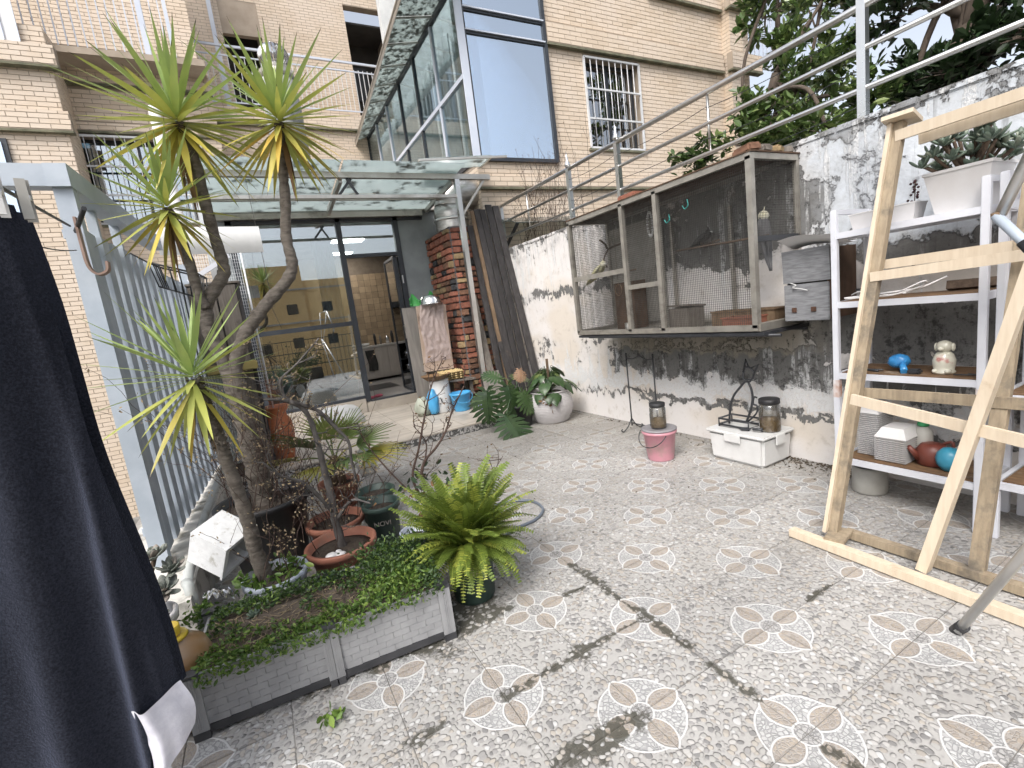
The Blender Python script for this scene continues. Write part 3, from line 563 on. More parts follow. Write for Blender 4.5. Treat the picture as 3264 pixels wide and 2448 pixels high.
for k in range(8): MB().box((-2.34 - k * .18, 10.44, 6.62), (-2.33 - k * .18, 10.459, 9.5)).build('blind_seam', 'alu_white', wbl)
# --- ground-floor extension roof over the kitchen
core((-.25, 8.55, 3.56), (3.79, 14.2, 3.75), 'kerb_paint', 'roof_slab')
# --- bricks: the 300 that show largest are parts, the rest one joined part per material
camp = Vector((0, 0, 1.6))
def shows(c):
    d = c - camp; z = d.dot(_fw)
    if z < 1: return False
    x, y_ = d.dot(_r) / z, d.dot(_u) / z
    return abs(x) < 1.08 and abs(y_) < 0.81
vis = sorted([b for b in all_bricks if shows(b[1]) and b[1].y < 8 and b[1].x > 4.4 and b[1].z > 2.9 and 0.238 < b[2][0] < 0.242 and b[2][3].y < -.5 and b[1].x < 9], key=lambda b: (b[1] - camp).length)[:300]
vid = {id(b) for b in vis}
unit = MB(); p = .007
unit.add([(-.12, .004, -.03175), (.12, .004, -.03175), (.12, .004, .03175), (-.12, .004, .03175), (-.12, -p, -.03175), (.12, -p, -.03175), (.12, -p, .03175), (-.12, -p, .03175)], _BF); ume = unit.mesh('brick')
for b in vis:
    zc = [q.z for q in b[0]]; o = link('brick', ume, 'cream_brick', house); o.location = Vector((b[1].x, b[2][3].y * 0 + b[0][0].y - .004, b[1].z)) - ORG[house]; o.scale = (1, 1, (max(zc) - min(zc)) / .0635)
mb = MB()
for b in all_bricks:
    if id(b) in vid: continue
    mb.cr = random.random(); mb.add(b[0], _BF)
tag(mb.build('brickwork', 'cream_brick', house), kind='stuff')
# ================================================================== GLASS FRONT AND KITCHEN
surf('kitchen_tile', (0.36, 0.27, 0.17), (0.30, 0.22, 0.14), 9, 0.45, 0.02, rand=0.22)
surf('kitchen_grout', (0.20, 0.16, 0.12), None, 9, 0.9)
surf('cabinet', (0.50, 0.46, 0.42), (0.44, 0.40, 0.36), 12, 0.5, 0.03, stretch=(1, 1, .2))
surf('counter', (0.55, 0.53, 0.50), (0.45, 0.43, 0.41), 20, 0.25, 0.0)
surf('kitchen_floor', (0.42, 0.40, 0.38), (0.36, 0.34, 0.33), 2, 0.18, 0.0)
surf('plaster_grey', (0.30, 0.33, 0.34), (0.24, 0.265, 0.275), 3, 0.9, 0.1)
surf('plaster_ceiling', (0.42, 0.42, 0.41), None, 2, 0.9)
surf('black_matte', (0.018, 0.018, 0.02), (0.03, 0.03, 0.032), 12, 0.5, 0.05)
surf('black_iron', (0.02, 0.022, 0.026), (0.035, 0.037, 0.042), 20, 0.4, 0.1, spec=0.6)
surf('white_plastic', (0.66, 0.66, 0.65), (0.58, 0.58, 0.57), 5, 0.4, 0.0, dirt=(0.42, 0.40, 0.36), dirt_scale=6, dirt_lo=.58, dirt_hi=.85)
surf('pale_blue', (0.36, 0.55, 0.60), (0.30, 0.48, 0.53), 4, 0.35, 0.0)
surf('bucket_blue', (0.07, 0.34, 0.62), (0.06, 0.29, 0.55), 4, 0.32, 0.0)
surf('purple', (0.27, 0.20, 0.50), (0.22, 0.16, 0.42), 4, 0.4, 0.0)
surf('green_bag', (0.06, 0.36, 0.08), (0.04, 0.26, 0.06), 6, 0.35, 0.3)
surf('cardboard', (0.42, 0.33, 0.27), (0.36, 0.27, 0.21), 3, 0.85, 0.1, stretch=(1, 1, .4), dirt=(.18, .13, .1), dirt_scale=3)
surf('board_grey', (0.24, 0.22, 0.20), (0.16, 0.15, 0.135), 6, 0.8, 0.2, stretch=(3, 1, .3))
surf('dark_plank', (0.040, 0.036, 0.036), (0.020, 0.018, 0.018), 7, 0.75, 0.4, stretch=(4, 4, .35), dirt=(0.10, 0.075, 0.055), dirt_scale=4, dirt_lo=.58, dirt_hi=.8, rand=.25)
surf('tan_plank', (0.21, 0.14, 0.085), (0.13, 0.085, 0.05), 7, 0.75, 0.3, stretch=(4, 4, .35))
surf('weathered_wood', (0.20, 0.175, 0.15), (0.12, 0.105, 0.09), 8, 0.85, 0.4, stretch=(5, 5, .4), dirt=(.06, .05, .045), dirt_scale=5, dirt_lo=.55, dirt_hi=.8)
surf('egg_tray', (0.52, 0.40, 0.20), (0.44, 0.33, 0.16), 14, 0.9, 0.3)
surf('wicker', (0.22, 0.13, 0.065), (0.13, 0.075, 0.035), 60, 0.85, 0.8)
surf('steel_bowl', (0.72, 0.72, 0.72), (0.62, 0.62, 0.62), 6, 0.2, 0.0, metal=1)
surf('duct', (0.58, 0.57, 0.55), (0.42, 0.41, 0.39), 10, 0.34, 0.05, metal=.95, stretch=(1, 1, 3))
surf('concrete', (0.38, 0.38, 0.36), (0.26, 0.27, 0.26), 7, 0.9, 0.3, dirt=(.14, .15, .14), dirt_scale=3)
surf('cloth_bag', (0.40, 0.42, 0.35), (0.30, 0.32, 0.26), 9, 0.8, 0.4)
glassmat('plastic_wrap', (0.93, 0.90, 0.90), 0.22, rough=0.16, frost=.0)
m, t, b = nodes('crinkled_film'); b.inputs['Base Color'].default_value = (.60, .50, .48, 1); b.inputs['Roughness'].default_value = .18; b.inputs['Alpha'].default_value = .55; BUMP(t, b, NOISE(t, POS(t, (1, 1, .5)), 26, 6, .7, 1.5), 1.0, .02)
FY = 8.65
sl = thing('patio_door', 'dark framed glass front with an open kitchen doorway under the awning', 'glass door', (1.2, FY, 0.11))
MB().bbox((-.10, FY - .07, .10), (1.50, FY + .16, .36), .01).bbox((1.505, FY - .06, .10), (2.62, FY + .16, .285), .01).build('sill', 'platform_tile', sl)
fr = MB()
for x, z0 in ((-.06, .36), (1.55, .30), (2.53, .28)): fr.beam((x, FY, z0), (x, FY, 3.46), .085, .10)
fr.beam((-.10, FY, 3.44), (3.04, FY, 3.44), .10, .085); fr.beam((-.02, FY, .385), (1.51, FY, .385), .09, .05); fr.beam((-.02, FY, 1.70), (1.51, FY, 1.70), .085, .075); fr.beam((1.59, FY, 2.83), (2.49, FY, 2.83), .09, .06); fr.beam((1.59, FY, .30), (2.49, FY, .30), .09, .03)
fr.build('frame', 'dark_alu', sl)
for n_, a, b_ in (('pane', (-.02, .41), (1.51, 1.665)), ('pane', (-.02, 1.735), (1.51, 3.40)), ('transom_pane', (1.59, 2.86), (2.49, 3.40))):
    MB().box((a[0], FY - .004, a[1]), (b_[0], FY + .004, b_[1])).build(n_, 'slider_glass', sl)
dl = MB().beam((2.44, FY + .04, .32), (2.47, FY + .85, .32), .05).beam((2.44, FY + .04, 2.78), (2.47, FY + .85, 2.78), .05).beam((2.44, FY + .05, .32), (2.44, FY + .05, 2.78), .075, .06).beam((2.47, FY + .85, .32), (2.47, FY + .85, 2.78), .06, .06).build('door_leaf', 'dark_alu', sl)
MB().box((2.452, FY + .08, .35), (2.458, FY + .82, 2.75)).build('door_pane', 'slider_glass', dl)
for z in (.7, 2.3): MB().box((2.50, FY - .062, z), (2.52, FY - .045, z + .14)).build('hinge', 'stainless', dl)
MB().beam((2.405, FY - .03, 1.30), (2.405, FY - .03, 1.55), .02).build('handle', 'stainless', dl)
gwl = MB().box((2.58, FY - .03, .112), (3.80, FY + .10, 3.56)).build('side_wall', 'plaster_grey', sl)
MB().box((-.30, FY - .02, .112), (-.105, FY + .10, 3.56)).build('side_wall', 'plaster_grey', sl)
# kitchen: room shell and fittings
kt = thing('kitchen', 'dim kitchen with tan wall tiles and pale cabinets seen through the doorway', 'room', (2.0, 11.0, .29))
KB, KL, KR, KZ, KC = 12.3, -.25, 3.75, .29, 3.35
MB().box((KL, FY + .17, KZ - .05), (KR, KB, KZ)).build('floor', 'kitchen_floor', kt)
MB().box((KL, FY + .12, KC), (KR, KB, KC + .06)).build('ceiling', 'plaster_ceiling', kt)
MB().box((KL - .1, FY + .11, KZ), (KL, KB, KC)).build('side_wall', 'plaster_ceiling', kt); MB().box((KR, FY + .11, KZ), (KR + .04, KB, KC)).build('side_wall', 'plaster_ceiling', kt)
bw = MB().box((KL, KB, KZ), (KR, KB + .1, KC)).build('back_wall', 'kitchen_grout', kt)
kt_me = MB().bbox((-.072, -.008, -.072), (.072, 0, .072), .003).mesh('wall_tile')
for i in range(17):
    for j in range(12):
        o = link('wall_tile', kt_me, 'kitchen_tile', bw); o.location = Vector((1.32 + i * .15, KB, 1.18 + j * .15)) - ORG[kt]
# base units: along the back wall and the right wall
cb = MB().box((1.35, KB - .6, KZ), (1.9, KB - .02, KZ + .06)).box((1.9, KB - .6, KZ + .06), (3.15, KB - .02, 1.10)).box((3.15, 9.6, KZ + .06), (KR - .01, KB - .02, 1.10)).build('base_cabinet', 'cabinet', kt)
op = MB().box((1.38, KB - .58, KZ + .06), (1.88, KB - .05, KZ + .09)).box((1.38, KB - .58, .68), (1.88, KB - .05, .70)).box((1.36, KB - .6, KZ + .06), (1.39, KB - .02, 1.10)).box((1.86, KB - .6, KZ + .06), (1.90, KB - .02, 1.10)).box((1.38, KB - .08, .3), (1.88, KB - .04, 1.1)).build('open_shelf', 'black_matte', kt)
for z in (KZ + .09, .70): MB().lathe([(.001, 0), (.13, 0), (.14, .01), (.14, .17), (.12, .2), (.02, .22), (.02, .25), (.001, .25)], (1.63, KB - .35, z), 20).build('pot', 'steel_bowl', op)
MB().bbox((1.33, KB - .63, 1.10), (3.13, KB - .02, 1.145), .005).bbox((3.13, 9.58, 1.10), (KR - .01, KB - .02, 1.146), .005).build('counter', 'counter', kt)
for i, x in enumerate((1.93, 2.34, 2.75)):
    d_ = MB().bbox((x, KB - .622, .38), (x + .38, KB - .601, 1.08), .006).bbox((x + .05, KB - .628, .43), (x + .33, KB - .6225, 1.03), .004).build('cabinet_door', 'cabinet', cb); MB().bbox((x + .16, KB - .645, 1.0), (x + .22, KB - .629, 1.025), .003).build('handle', 'stainless_dull', cb)
for i in range(5):
    y = 9.64 + i * .42
    MB().bbox((3.128, y, .38), (3.149, y + .39, 1.08), .006).bbox((3.12, y + .05, .43), (3.1275, y + .34, 1.03), .004).build('cabinet_door', 'cabinet', cb)
uc = MB().box((3.35, 9.3, 2.05), (KR - .01, KB - .02, 2.95)).build('wall_cabinet', 'cabinet', kt)
for i in range(7): MB().bbox((3.33, 9.32 + i * .42, 2.08), (3.349, 9.72 + i * .42, 2.92), .006).build('cabinet_door', 'cabinet', uc)
MB().tube([(3.2, 9.8, 1.9), (3.2, 11.9, 1.9)], .012).build('hanging_rail', 'stainless', kt)
for y, c_ in ((10.4, 'white_plastic'), (10.75, 'white_plastic'), (11.05, 'white_plastic')):
    MB().lathe([(.03, 0), (.045, .02), (.045, .12), (.02, .16)], (3.2, y, 1.72), 12).build('hanging_cup', c_, kt)
surf('pink_cloth', (.55, .12, .17), None, 9, .8)
MB().bbox((3.15, 11.2, 1.6), (3.22, 11.4, 1.88), .02).build('oven_glove', 'pink_cloth', kt)
MB().grid(lambda u, v: (lerp(2.22, 2.44, u) + .02 * math.sin(v * 5), KB - .66 - .012 * math.sin(u * 14), lerp(.55, 1.05, v)), 14, 6).build('tea_towel', 'dark_room', kt)
for x, r_, h_, c_ in ((2.05, .12, .06, 'white_plastic'), (2.3, .10, .07, 'white_plastic'), (2.55, .035, .28, 'black_matte'), (2.68, .03, .22, 'weathered_wood'), (2.85, .05, .2, 'steel_bowl'), (2.98, .04, .3, 'black_matte')):
    MB().lathe([(r_ * .5, 0), (r_ * .8, .01), (r_, h_ * .7), (r_ * (.95 if h_ < .1 else .4), h_)], (x, KB - .35, 1.146), 16).build('crockery' if h_ < .1 else 'bottle', c_, kt)
MB().bbox((1.5, KB - .3, 2.0), (1.9, KB - .02, 2.14), .01).build('shelf_box', 'black_matte', kt)
MB().grid(lambda u, v: (lerp(1.5, 2.5, u), lerp(10.0, 10.9, v), KZ + .006 + .004 * math.sin(u * 9) * math.sin(v * 7)), 12, 12).build('floor_mat', 'dark_room', kt)
emit('lamp_panel', (1.0, 0.97, 0.93), 16.0)
for x, y in ((1.95, 10.1), (2.0, 11.7)): MB().box((x - .3, y - .15, KC - .02), (x + .3, y + .15, KC - .002)).build('ceiling_light', 'lamp_panel', kt)
# things behind the fixed glass
bl = MB().lathe([(.001, 0), (.17, 0), (.2, .03), (.24, .36), (.25, .37), (.24, .36), (.2, .05), (.001, .05)], (1.25, 9.0, .30), 28)
solo('wash_basin', bl, 'pale_blue', 'pale blue plastic basin on the floor behind the fixed glass', 'basin')
solo('water_barrel', MB().lathe([(.001, 0), (.24, 0), (.26, .03), (.26, .55), (.22, .66), (.13, .75), (.13, .85), (.001, .85)], (.15, 9.05, .30), 28), 'pale_blue', 'tall pale blue water barrel behind the glass pane beside the yucca', 'barrel')
cu = thing('curtain', 'sheer pale curtain hanging inside the glass front beside the doorway', 'curtain', (1.25, 8.95, .35))
MB().grid(lambda u, v: (lerp(1.12, 1.45, u), 8.95 + .03 * math.sin(u * 22), lerp(.7, 3.2, v)), 30, 2).build('fabric', 'curtain_white', cu)
MB().tube([(.0, 8.97, 3.22), (1.5, 8.97, 3.22)], .012).build('rod', 'stainless', cu)
# slippers on the sill
for k, (x, y) in enumerate(((1.64, FY + .25), (1.80, FY + .33))): solo('slipper', MB().ico((x, y, .315), .06, 2, (1.5, .8, .5)), 'pink_cloth', ['pink slipper lying right at the door sill', 'pink slipper lying further inside the doorway'][k], 'slipper', 'slippers at the door')

# ================================================================== AWNING
aw = thing('awning', 'stainless steel awning with dirty glass panels over the doorway', 'awning', (3.145, 7.08, .112))
def slope(y): return 3.74 - (y - 7.08) * .115
MB().beam((3.145, 7.08, .112), (3.145, 7.08, 3.66), .075).build('post', 'stainless', aw)
MB().beam((-.30, 7.08, .112), (-.30, 7.08, 3.66), .075).build('post', 'stainless', aw)
MB().beam((-.45, 7.08, 3.70), (3.72, 7.08, 3.70), .075).build('front_beam', 'stainless_dull', aw)
MB().beam((-.28, 7.08, 3.415), (3.11, 7.08, 3.415), .045).build('front_rail', 'stainless_dull', aw)
MB().beam((-.2, 8.56, 3.50), (3.03, 8.56, 3.50), .10, .09).build('back_beam', 'stainless_dull', aw)
for x in (-.28, 1.42, 3.1): MB().beam((x, 7.12, slope(7.12) - .085), (x, 8.5, slope(8.5) - .05), .05, .07).build('rafter', 'stainless_dull', aw)
MB().beam((-.25, 7.85, slope(7.85) - .075), (3.08, 7.85, slope(7.85) - .075), .04).build('purlin', 'stainless_dull', aw)
MB().beam((1.50, 7.08, 3.66), (1.62, 7.08, 3.44), .03).beam((1.56, 7.1, 3.66), (1.36, 7.1, 3.43), .035).build('strut', 'black_iron', aw)
MB().beam((3.17, 7.09, 3.12), (3.62, 7.09, 3.66), .03).beam((3.62, 7.09, 3.66), (3.40, 7.4, 3.3), .03).build('strut', 'stainless_dull', aw)
for i, (xa, xb) in enumerate(((-.42, 1.40), (1.43, 3.16))):
    for ya, yb in ((6.72, 7.83), (7.86, 8.62)):
        MB().hexa([(xa, ya, slope(ya)), (xb, ya, slope(ya)), (xb, yb, slope(yb)), (xa, yb, slope(yb)), (xa, ya, slope(ya) + .009), (xb, ya, slope(ya) + .009), (xb, yb, slope(yb) + .009), (xa, yb, slope(yb) + .009)]).build('glass_panel', 'awning_glass', aw)
fl = MB().hexa([(2.55, 6.95, 3.90), (3.70, 6.9, 3.97), (3.80, 7.5, 3.99), (2.7, 7.5, 3.92)] + [(2.55, 6.95, 3.912), (3.70, 6.9, 3.982), (3.80, 7.5, 4.002), (2.7, 7.5, 3.932)])
fp = fl.build('side_panel', 'awning_glass', aw); MB().beam((2.55, 6.94, 3.885), (3.98, 6.89, 3.965), .03).beam((3.72, 6.9, 3.96), (3.80, 7.5, 3.98), .03).beam((2.55, 6.94, 3.885), (2.68, 7.5, 3.905), .03).beam((2.62, 7.1, 3.89), (2.62, 7.1, 3.72), .03).build('side_panel_frame', 'stainless_dull', fp)

# ================================================================== BRICK CHIMNEY PIER with duct
pier = thing('brick_chimney', 'rustic red brick chimney pier between the doorway and the planks', 'chimney', (3.32, 7.9, .112))
def rbrick(name, c1, c2): surf(name, c1, c2, 18, .9, .8, bdist=.012, rand=.3, dirt=tuple(x * .35 for x in c2), dirt_scale=9, dirt_lo=.55, dirt_hi=.8)
rbrick('red_brick', (.31, .12, .075), (.21, .085, .06)); rbrick('brown_brick', (.20, .105, .065), (.13, .07, .045)); rbrick('buff_brick', (.36, .26, .14), (.28, .20, .11)); rbrick('black_brick', (.05, .05, .052), (.03, .03, .032))
surf('pier_mortar', (.15, .15, .155), (.09, .09, .095), 14, .95, .5)
MB().box((3.07, 7.46, .112), (3.60, 8.60, 3.04)).build('core', 'pier_mortar', pier)
bmeshes = []
for k in range(8):
    m_ = MB(); m_.bbox((-.5, -.5, -.5), (.5, .5, .5), .09)
    for v in m_.v: v += Vector((mnoise.noise(v * 2.1 + Vector((k * 5, 0, 0))), mnoise.noise(v * 2.3 + Vector((0, k * 7, 0))), mnoise.noise(v * 2.2 + Vector((0, 0, k * 3))))) * .10
    bmeshes.append(m_.mesh('brick'))
brick_cols = ['red_brick', 'red_brick', 'red_brick', 'brown_brick', 'red_brick', 'buff_brick', 'black_brick', 'brown_brick', 'red_brick', 'red_brick']
bm_by = {}
def pbrick(c, s):
    mt = random.choice(brick_cols); k = random.randrange(8); key = (mt, k)
    if key not in bm_by:
        me = bmeshes[k].copy(); me.materials.append(MATS[mt]); bm_by[key] = me
    o = link('brick', bm_by[key], None, pier); o.location = Vector(c) - ORG[pier]; o.scale = s; o.rotation_euler = (random.uniform(-.03, .03), random.uniform(-.03, .03), random.uniform(-.04, .04))
z = .17; row = 0
while z < 3.0:
    hh = random.choice((.085, .095, .105, .12)); hh = min(hh, 3.02 - z)
    u = 0 if row % 2 else -.12
    while u < 1.1:          # left face
        ln = random.uniform(.18, .30); a, b_ = max(u, 0), min(u + ln, 1.12)
        if b_ - a > .06: pbrick((3.07, 7.46 + (a + b_) / 2, z + hh / 2), (.10, b_ - a - .02, hh - .018))
        u += ln
    u = 0 if row % 2 else -.1
    while u < .53:          # front face
        ln = random.uniform(.17, .28); a, b_ = max(u, 0), min(u + ln, .54)
        if b_ - a > .06: pbrick((3.07 + (a + b_) / 2, 7.46, z + hh / 2), (b_ - a - .02, .10, hh - .018))
        u += ln
    z += hh; row += 1
dct = thing('flue_duct', 'wide dull metal flue duct on top of the brick chimney', 'duct', (3.33, 7.92, 3.03))
prof = [(.28, 0)] + [(.28 + (.012 if k % 2 else 0), .03 + .05 * k) for k in range(7)]
MB().lathe(prof + [(.27, .42)], (3.33, 7.92, 3.03), 32).build('pipe', 'duct', dct)
MB().lathe([(.30, 0), (.31, .02), (.30, .05)], (3.33, 7.92, 3.20), 32).build('collar', 'stainless', dct)
MB().tube(spline([(3.33, 7.92, 3.43), (3.36, 7.92, 3.56), (3.50, 7.92, 3.66), (3.70, 7.92, 3.68), (3.80, 7.92, 3.68)], 5), .265, 24).build('elbow', 'duct', dct)

# ventilator on its concrete stack behind the awning
vt = thing('roof_ventilator', 'spinning metal ball ventilator on a grey concrete stack above the awning', 'ventilator', (1.11, 9.2, 3.75))
MB().lathe([(.30, 0), (.29, 1.6), (.26, 2.08)], (1.11, 9.2, 3.75), 24).build('stack', 'concrete', vt)
MB().lathe([(.27, 0), (.27, .12), (.20, .14), (.20, .2)], (1.11, 9.2, 5.83), 24).build('collar', 'stainless_dull', vt)
for k in range(20):
    th = 2 * math.pi * k / 20
    def fin(u, v, th=th):
        ph = lerp(-1.1, 1.35, v); r_ = .225 * math.cos(ph) + .01; a = th + lerp(-.08, .16, u) ; r_ *= lerp(1.03, .93, u)
        return (1.11 + r_ * math.cos(a), 9.2 + r_ * math.sin(a), 6.20 + .19 * math.sin(ph))
    MB().grid(fin, 2, 8).build('fin', 'steel_bowl', vt)
MB().lathe([(.08, 0), (.06, .015), (.001, .02)], (1.11, 9.2, 6.385), 16).build('cap', 'steel_bowl', vt)

# ================================================================== THINGS ON THE PLATFORM
fgb = MB(); fgb.cbox((2.50, 7.72, .98), (.66, .02, 1.70), (R(-4), 0, 0))
solo('leaning_board', fgb, 'board_grey', 'grey weathered board leaning on the chimney behind the wrapped cardboard', 'board')
cd = MB(); cd.cbox((2.60, 7.60, 1.28), (.50, .05, 1.08), (R(-3), R(2), 0))
co = thing('cardboard_sheet', 'brown cardboard sheet wrapped in clear plastic under the steel bowl', 'cardboard', (2.6, 7.6, .112))
cd.build('sheet', 'cardboard', co)
MB().grid(lambda u, v: (lerp(2.40, 2.80, u) + .02 * math.sin(v * 7) - .05 * (1 - v) * (1 - u), 7.555 + .02 * mnoise.noise((u * 9, v * 12, 1)) - .015, lerp(.9, 1.84, v)), 26, 34).build('plastic_film', 'crinkled_film', co)
MB().box((2.38, 7.62, .112), (2.42, 7.66, .78)).box((2.76, 7.62, .112), (2.80, 7.66, .78)).build('support', 'weathered_wood', co)
solo('steel_bowl', MB().lathe([(.185, 0), (.20, .004), (.185, .012), (.175, .06), (.14, .13), (.10, .145), (.001, .147)], (2.61, 7.58, 1.84), 32), 'steel_bowl', 'upturned shiny steel bowl on top of the wrapped cardboard', 'bowl')
solo('green_bag', MB().grid(lambda u, v: (2.50 + lerp(-.2, .22, u) + .03 * mnoise.noise((u * 7, v * 5, 4)), 7.72 + .03 * math.sin(u * 6), 1.84 + v * (.13 + .07 * math.sin(u * 9) + .07 * mnoise.noise((u * 12, v * 3, 7)))), 22, 10), 'green_bag', 'crumpled bright green plastic bag behind the steel bowl', 'bag')
bk = thing('white_barrel', 'tall white plastic barrel carrying a wicker tray', 'barrel', (2.42, 7.22, .112))
MB().lathe([(.165, 0), (.175, .02), (.165, .25), (.155, .50), (.16, .52), (.001, .53)], (2.42, 7.22, .112), 32).build('drum', 'white_plastic', bk)
surf('ink', (.02, .02, .02), None, 5, .6)
lg = MB()
for k in range(5): lg.cbox((2.36 + random.uniform(-.02, .02), 7.22 - .168, .36 - k * .022), (.03 * random.uniform(.5, 1), .004, .012), (0, random.uniform(-.3, .3), 0))
lg.build('printed_mark', 'ink', bk)
solo('wicker_tray', MB().lathe([(.001, 0), (.15, 0), (.23, .07), (.24, .075), (.22, .065), (.14, .02), (.001, .02)], (2.38, 7.2, .645), 28, wob=.02), 'wicker', 'round brown wicker tray resting on the white barrel', 'tray')
eg = thing('egg_trays', 'stack of yellowish moulded egg trays beside the wicker tray', 'egg tray', (2.68, 7.35, .6))
for s_ in range(4):
    def eggf(u, v, s_=s_): return (2.48 + .40 * u, 7.22 + .34 * v, .60 + s_ * .035 + .028 * math.sin(u * math.pi * 10) * math.sin(v * math.pi * 8))
    MB().grid(eggf, 40, 32).build('tray', 'egg_tray', eg)
solo('low_bench', MB().cbox((2.75, 7.38, .56), (.62, .36, .03), (0, R(4), 0)).beam((2.50, 7.30, .112), (2.50, 7.30, .56), .05).beam((3.0, 7.30, .112), (3.0, 7.30, .52), .05).beam((2.50, 7.5, .112), (2.50, 7.5, .56), .05).beam((3.0, 7.5, .112), (3.0, 7.5, .52), .05).beam((2.5, 7.25, .40), (3.02, 7.25, .3), .07, .03), 'weathered_wood', 'rough grey wooden bench under the egg trays', 'bench')
bb = thing('blue_bucket', 'bright blue plastic bucket with handle beside the white barrel', 'bucket', (2.66, 6.98, .112))
MB().lathe([(.001, 0), (.125, 0), (.128, .01), (.165, .26), (.175, .265), (.175, .29), (.162, .29), (.122, .02), (.001, .02)], (2.66, 6.98, .112), 32).build('pail', 'bucket_blue', bb)
MB().tube([(2.66 + .175 * math.cos(a), 6.98 - .05 - .13 * math.sin(a), .38 - .13 * math.sin(a)) for a in [math.pi * k / 14 for k in range(15)]], .006, 6).build('handle', 'bucket_blue', bb)
def sack(name, c, s, mat, label, seed):
    m_ = MB().ico((0, 0, 0), 1, 3)
    for v in m_.v:
        n_ = mnoise.noise(v * 1.9 + Vector((seed, 0, 0))) * .28 + mnoise.noise(v * 5 + Vector((0, seed, 0))) * .08; v *= (1 + n_); v.x *= s[0]; v.y *= s[1]; v.z = max(v.z, -.75) * s[2]; v += Vector(c)
    return solo(name, m_, mat, label, 'bag')
sack('plastic_bag', (2.24, 7.12, .29), (.10, .10, .22), 'bucket_blue', 'blue plastic bag slumped against the white barrel', 3)
sack('cloth_bag', (2.10, 7.20, .24), (.13, .12, .17), 'cloth_bag', 'dull green-grey cloth bag slumped beside the door frame', 8)
dp = thing('dustpan', 'purple plastic dustpan lying beside the blue bucket', 'dustpan', (2.90, 6.75, .112))
MB().grid(lambda u, v: (2.80 + .22 * u, 6.62 + .2 * v, .125 + .05 * (abs(u - .5) * 2) ** 4 + .05 * v ** 3), 16, 8).build('pan', 'purple', dp); MB().beam((2.93, 6.82, .17), (3.02, 6.92, .22), .03, .018).build('handle', 'purple', dp)
# planks leaning on chimney and wall
pl = [(3.36, 6.80, 3.42, 7.40, 3.02, .10, .03, 'dark_plank'), (3.45, 6.74, 3.50, 7.41, 3.26, .07, .025, 'tan_plank'), (3.53, 6.70, 3.58, 7.40, 3.28, .11, .035, 'dark_plank'), (3.64, 6.66, 3.67, 7.38, 3.27, .10, .035, 'dark_plank'), (3.74, 6.58, 3.78, 7.36, 3.34, .11, .035, 'dark_plank'), (3.84, 6.45, 3.90, 7.34, 3.31, .11, .04, 'dark_plank'), (3.24, 6.86, 3.30, 7.40, 1.9, .11, .03, 'weathered_wood'), (3.44, 6.55, 3.48, 7.2, 1.7, .09, .03, 'dark_plank')]
for i, (x0, y0, x1, y1, zt, wd, th, mt) in enumerate(pl):
    m_ = MB().beam((x0, y0, .10), (x1, y1, zt), wd, th, (0, 1, 0))
    lb = ['long charred plank resting against the chimney corner', 'narrow tan plank standing among the dark planks', 'long charred plank right beside the tan plank', 'long charred plank in the middle of the leaning stack', 'tallest charred plank of the leaning stack', 'charred plank leaning against the peeling wall', 'short grey board leaning on the chimney beside the awning post', 'short dark board in front of the leaning planks'][i]
    solo('leaning_plank', m_, mt, lb, 'plank', 'planks leaning on the chimney')
solo('glass_offcut', MB().cbox((3.10, 6.62, .40), (.32, .012, .56), (R(-14), 0, R(8))), 'board_grey', 'small grey panel with a blue mark leaning before the planks', 'panel')
# clay jar and white sack by the glass
cj = MB().lathe([(.001, 0), (.11, 0), (.12, .02), (.165, .22), (.175, .38), (.16, .50), (.125, .56), (.12, .60), (.165, .67), (.17, .69), (.15, .68), (.10, .6), (.001, .58)], (.03, 6.42, .112), 36)
surf('clay', (.40, .125, .045), (.32, .095, .035), 10, .6, .15, stretch=(1, 1, 5), dirt=(.20, .10, .07), dirt_scale=6)
cjt = thing('clay_jar', 'tall orange clay jar with flared rim standing on the platform', 'jar', (.03, 6.42, .112)); cj.build('body', 'clay', cjt)
for k, rk in enumerate((.148, .165, .170, .174)): MB().lathe([(rk - .004, 0), (rk + .008, .009), (rk - .002, .018)], (.03, 6.42, .112 + .15 + k * .075), 36).build('ridge', 'clay', cjt)
sack('white_sack', (.85, 7.25, .30), (.34, .22, .24), 'white_plastic', 'crumpled white plastic sack on the platform before the glass', 14)
# ================================================================== STEEL RAILING ON THE GARDEN WALL
rl = thing('wall_railing', 'stainless steel railing with three rails along the top of the garden wall', 'railing', (4.05, 3.0, 2.58))
for z, rr in ((3.33, .026), (3.06, .019), (2.80, .019)): MB().tube([(4.05, -2.2, z), (4.05, 7.5, z)], rr, 12).build('rail', 'stainless', rl)
for y in (-1.0, 1.92, 4.46, 5.43, 7.42): MB().beam((4.05, y, 2.57), (4.05, y, 3.40 if y in (1.92, -1.0) else 3.33), .055).build('post', 'stainless', rl)
for y in (3.2, 6.55): MB().tube([(4.05, y, 2.80), (4.05, y, 3.31)], .013, 8).build('baluster', 'stainless', rl)
for y in (5.43, 4.46): MB().lathe([(.001, 0), (.03, .0), (.04, .03), (.03, .06), (.016, .09), (.018, .11), (.001, .2)], (4.05, y, 3.35), 14).build('finial', 'steel_bowl', rl)
def sag(a, b, s, n=14): return [Vector(a).lerp(Vector(b), k / n) - Vector((0, 0, s * 4 * (k / n) * (1 - k / n))) for k in range(n + 1)]
for z, s_ in ((3.20, .03), (2.93, .03), (2.69, .02)):
    for a, b in ((1.92, 3.2), (3.2, 4.46), (4.46, 5.43)): MB().tube(sag((4.03, a, z), (4.03, b, z - .01), s_), .003, 5).build('wire', 'black_iron', rl)

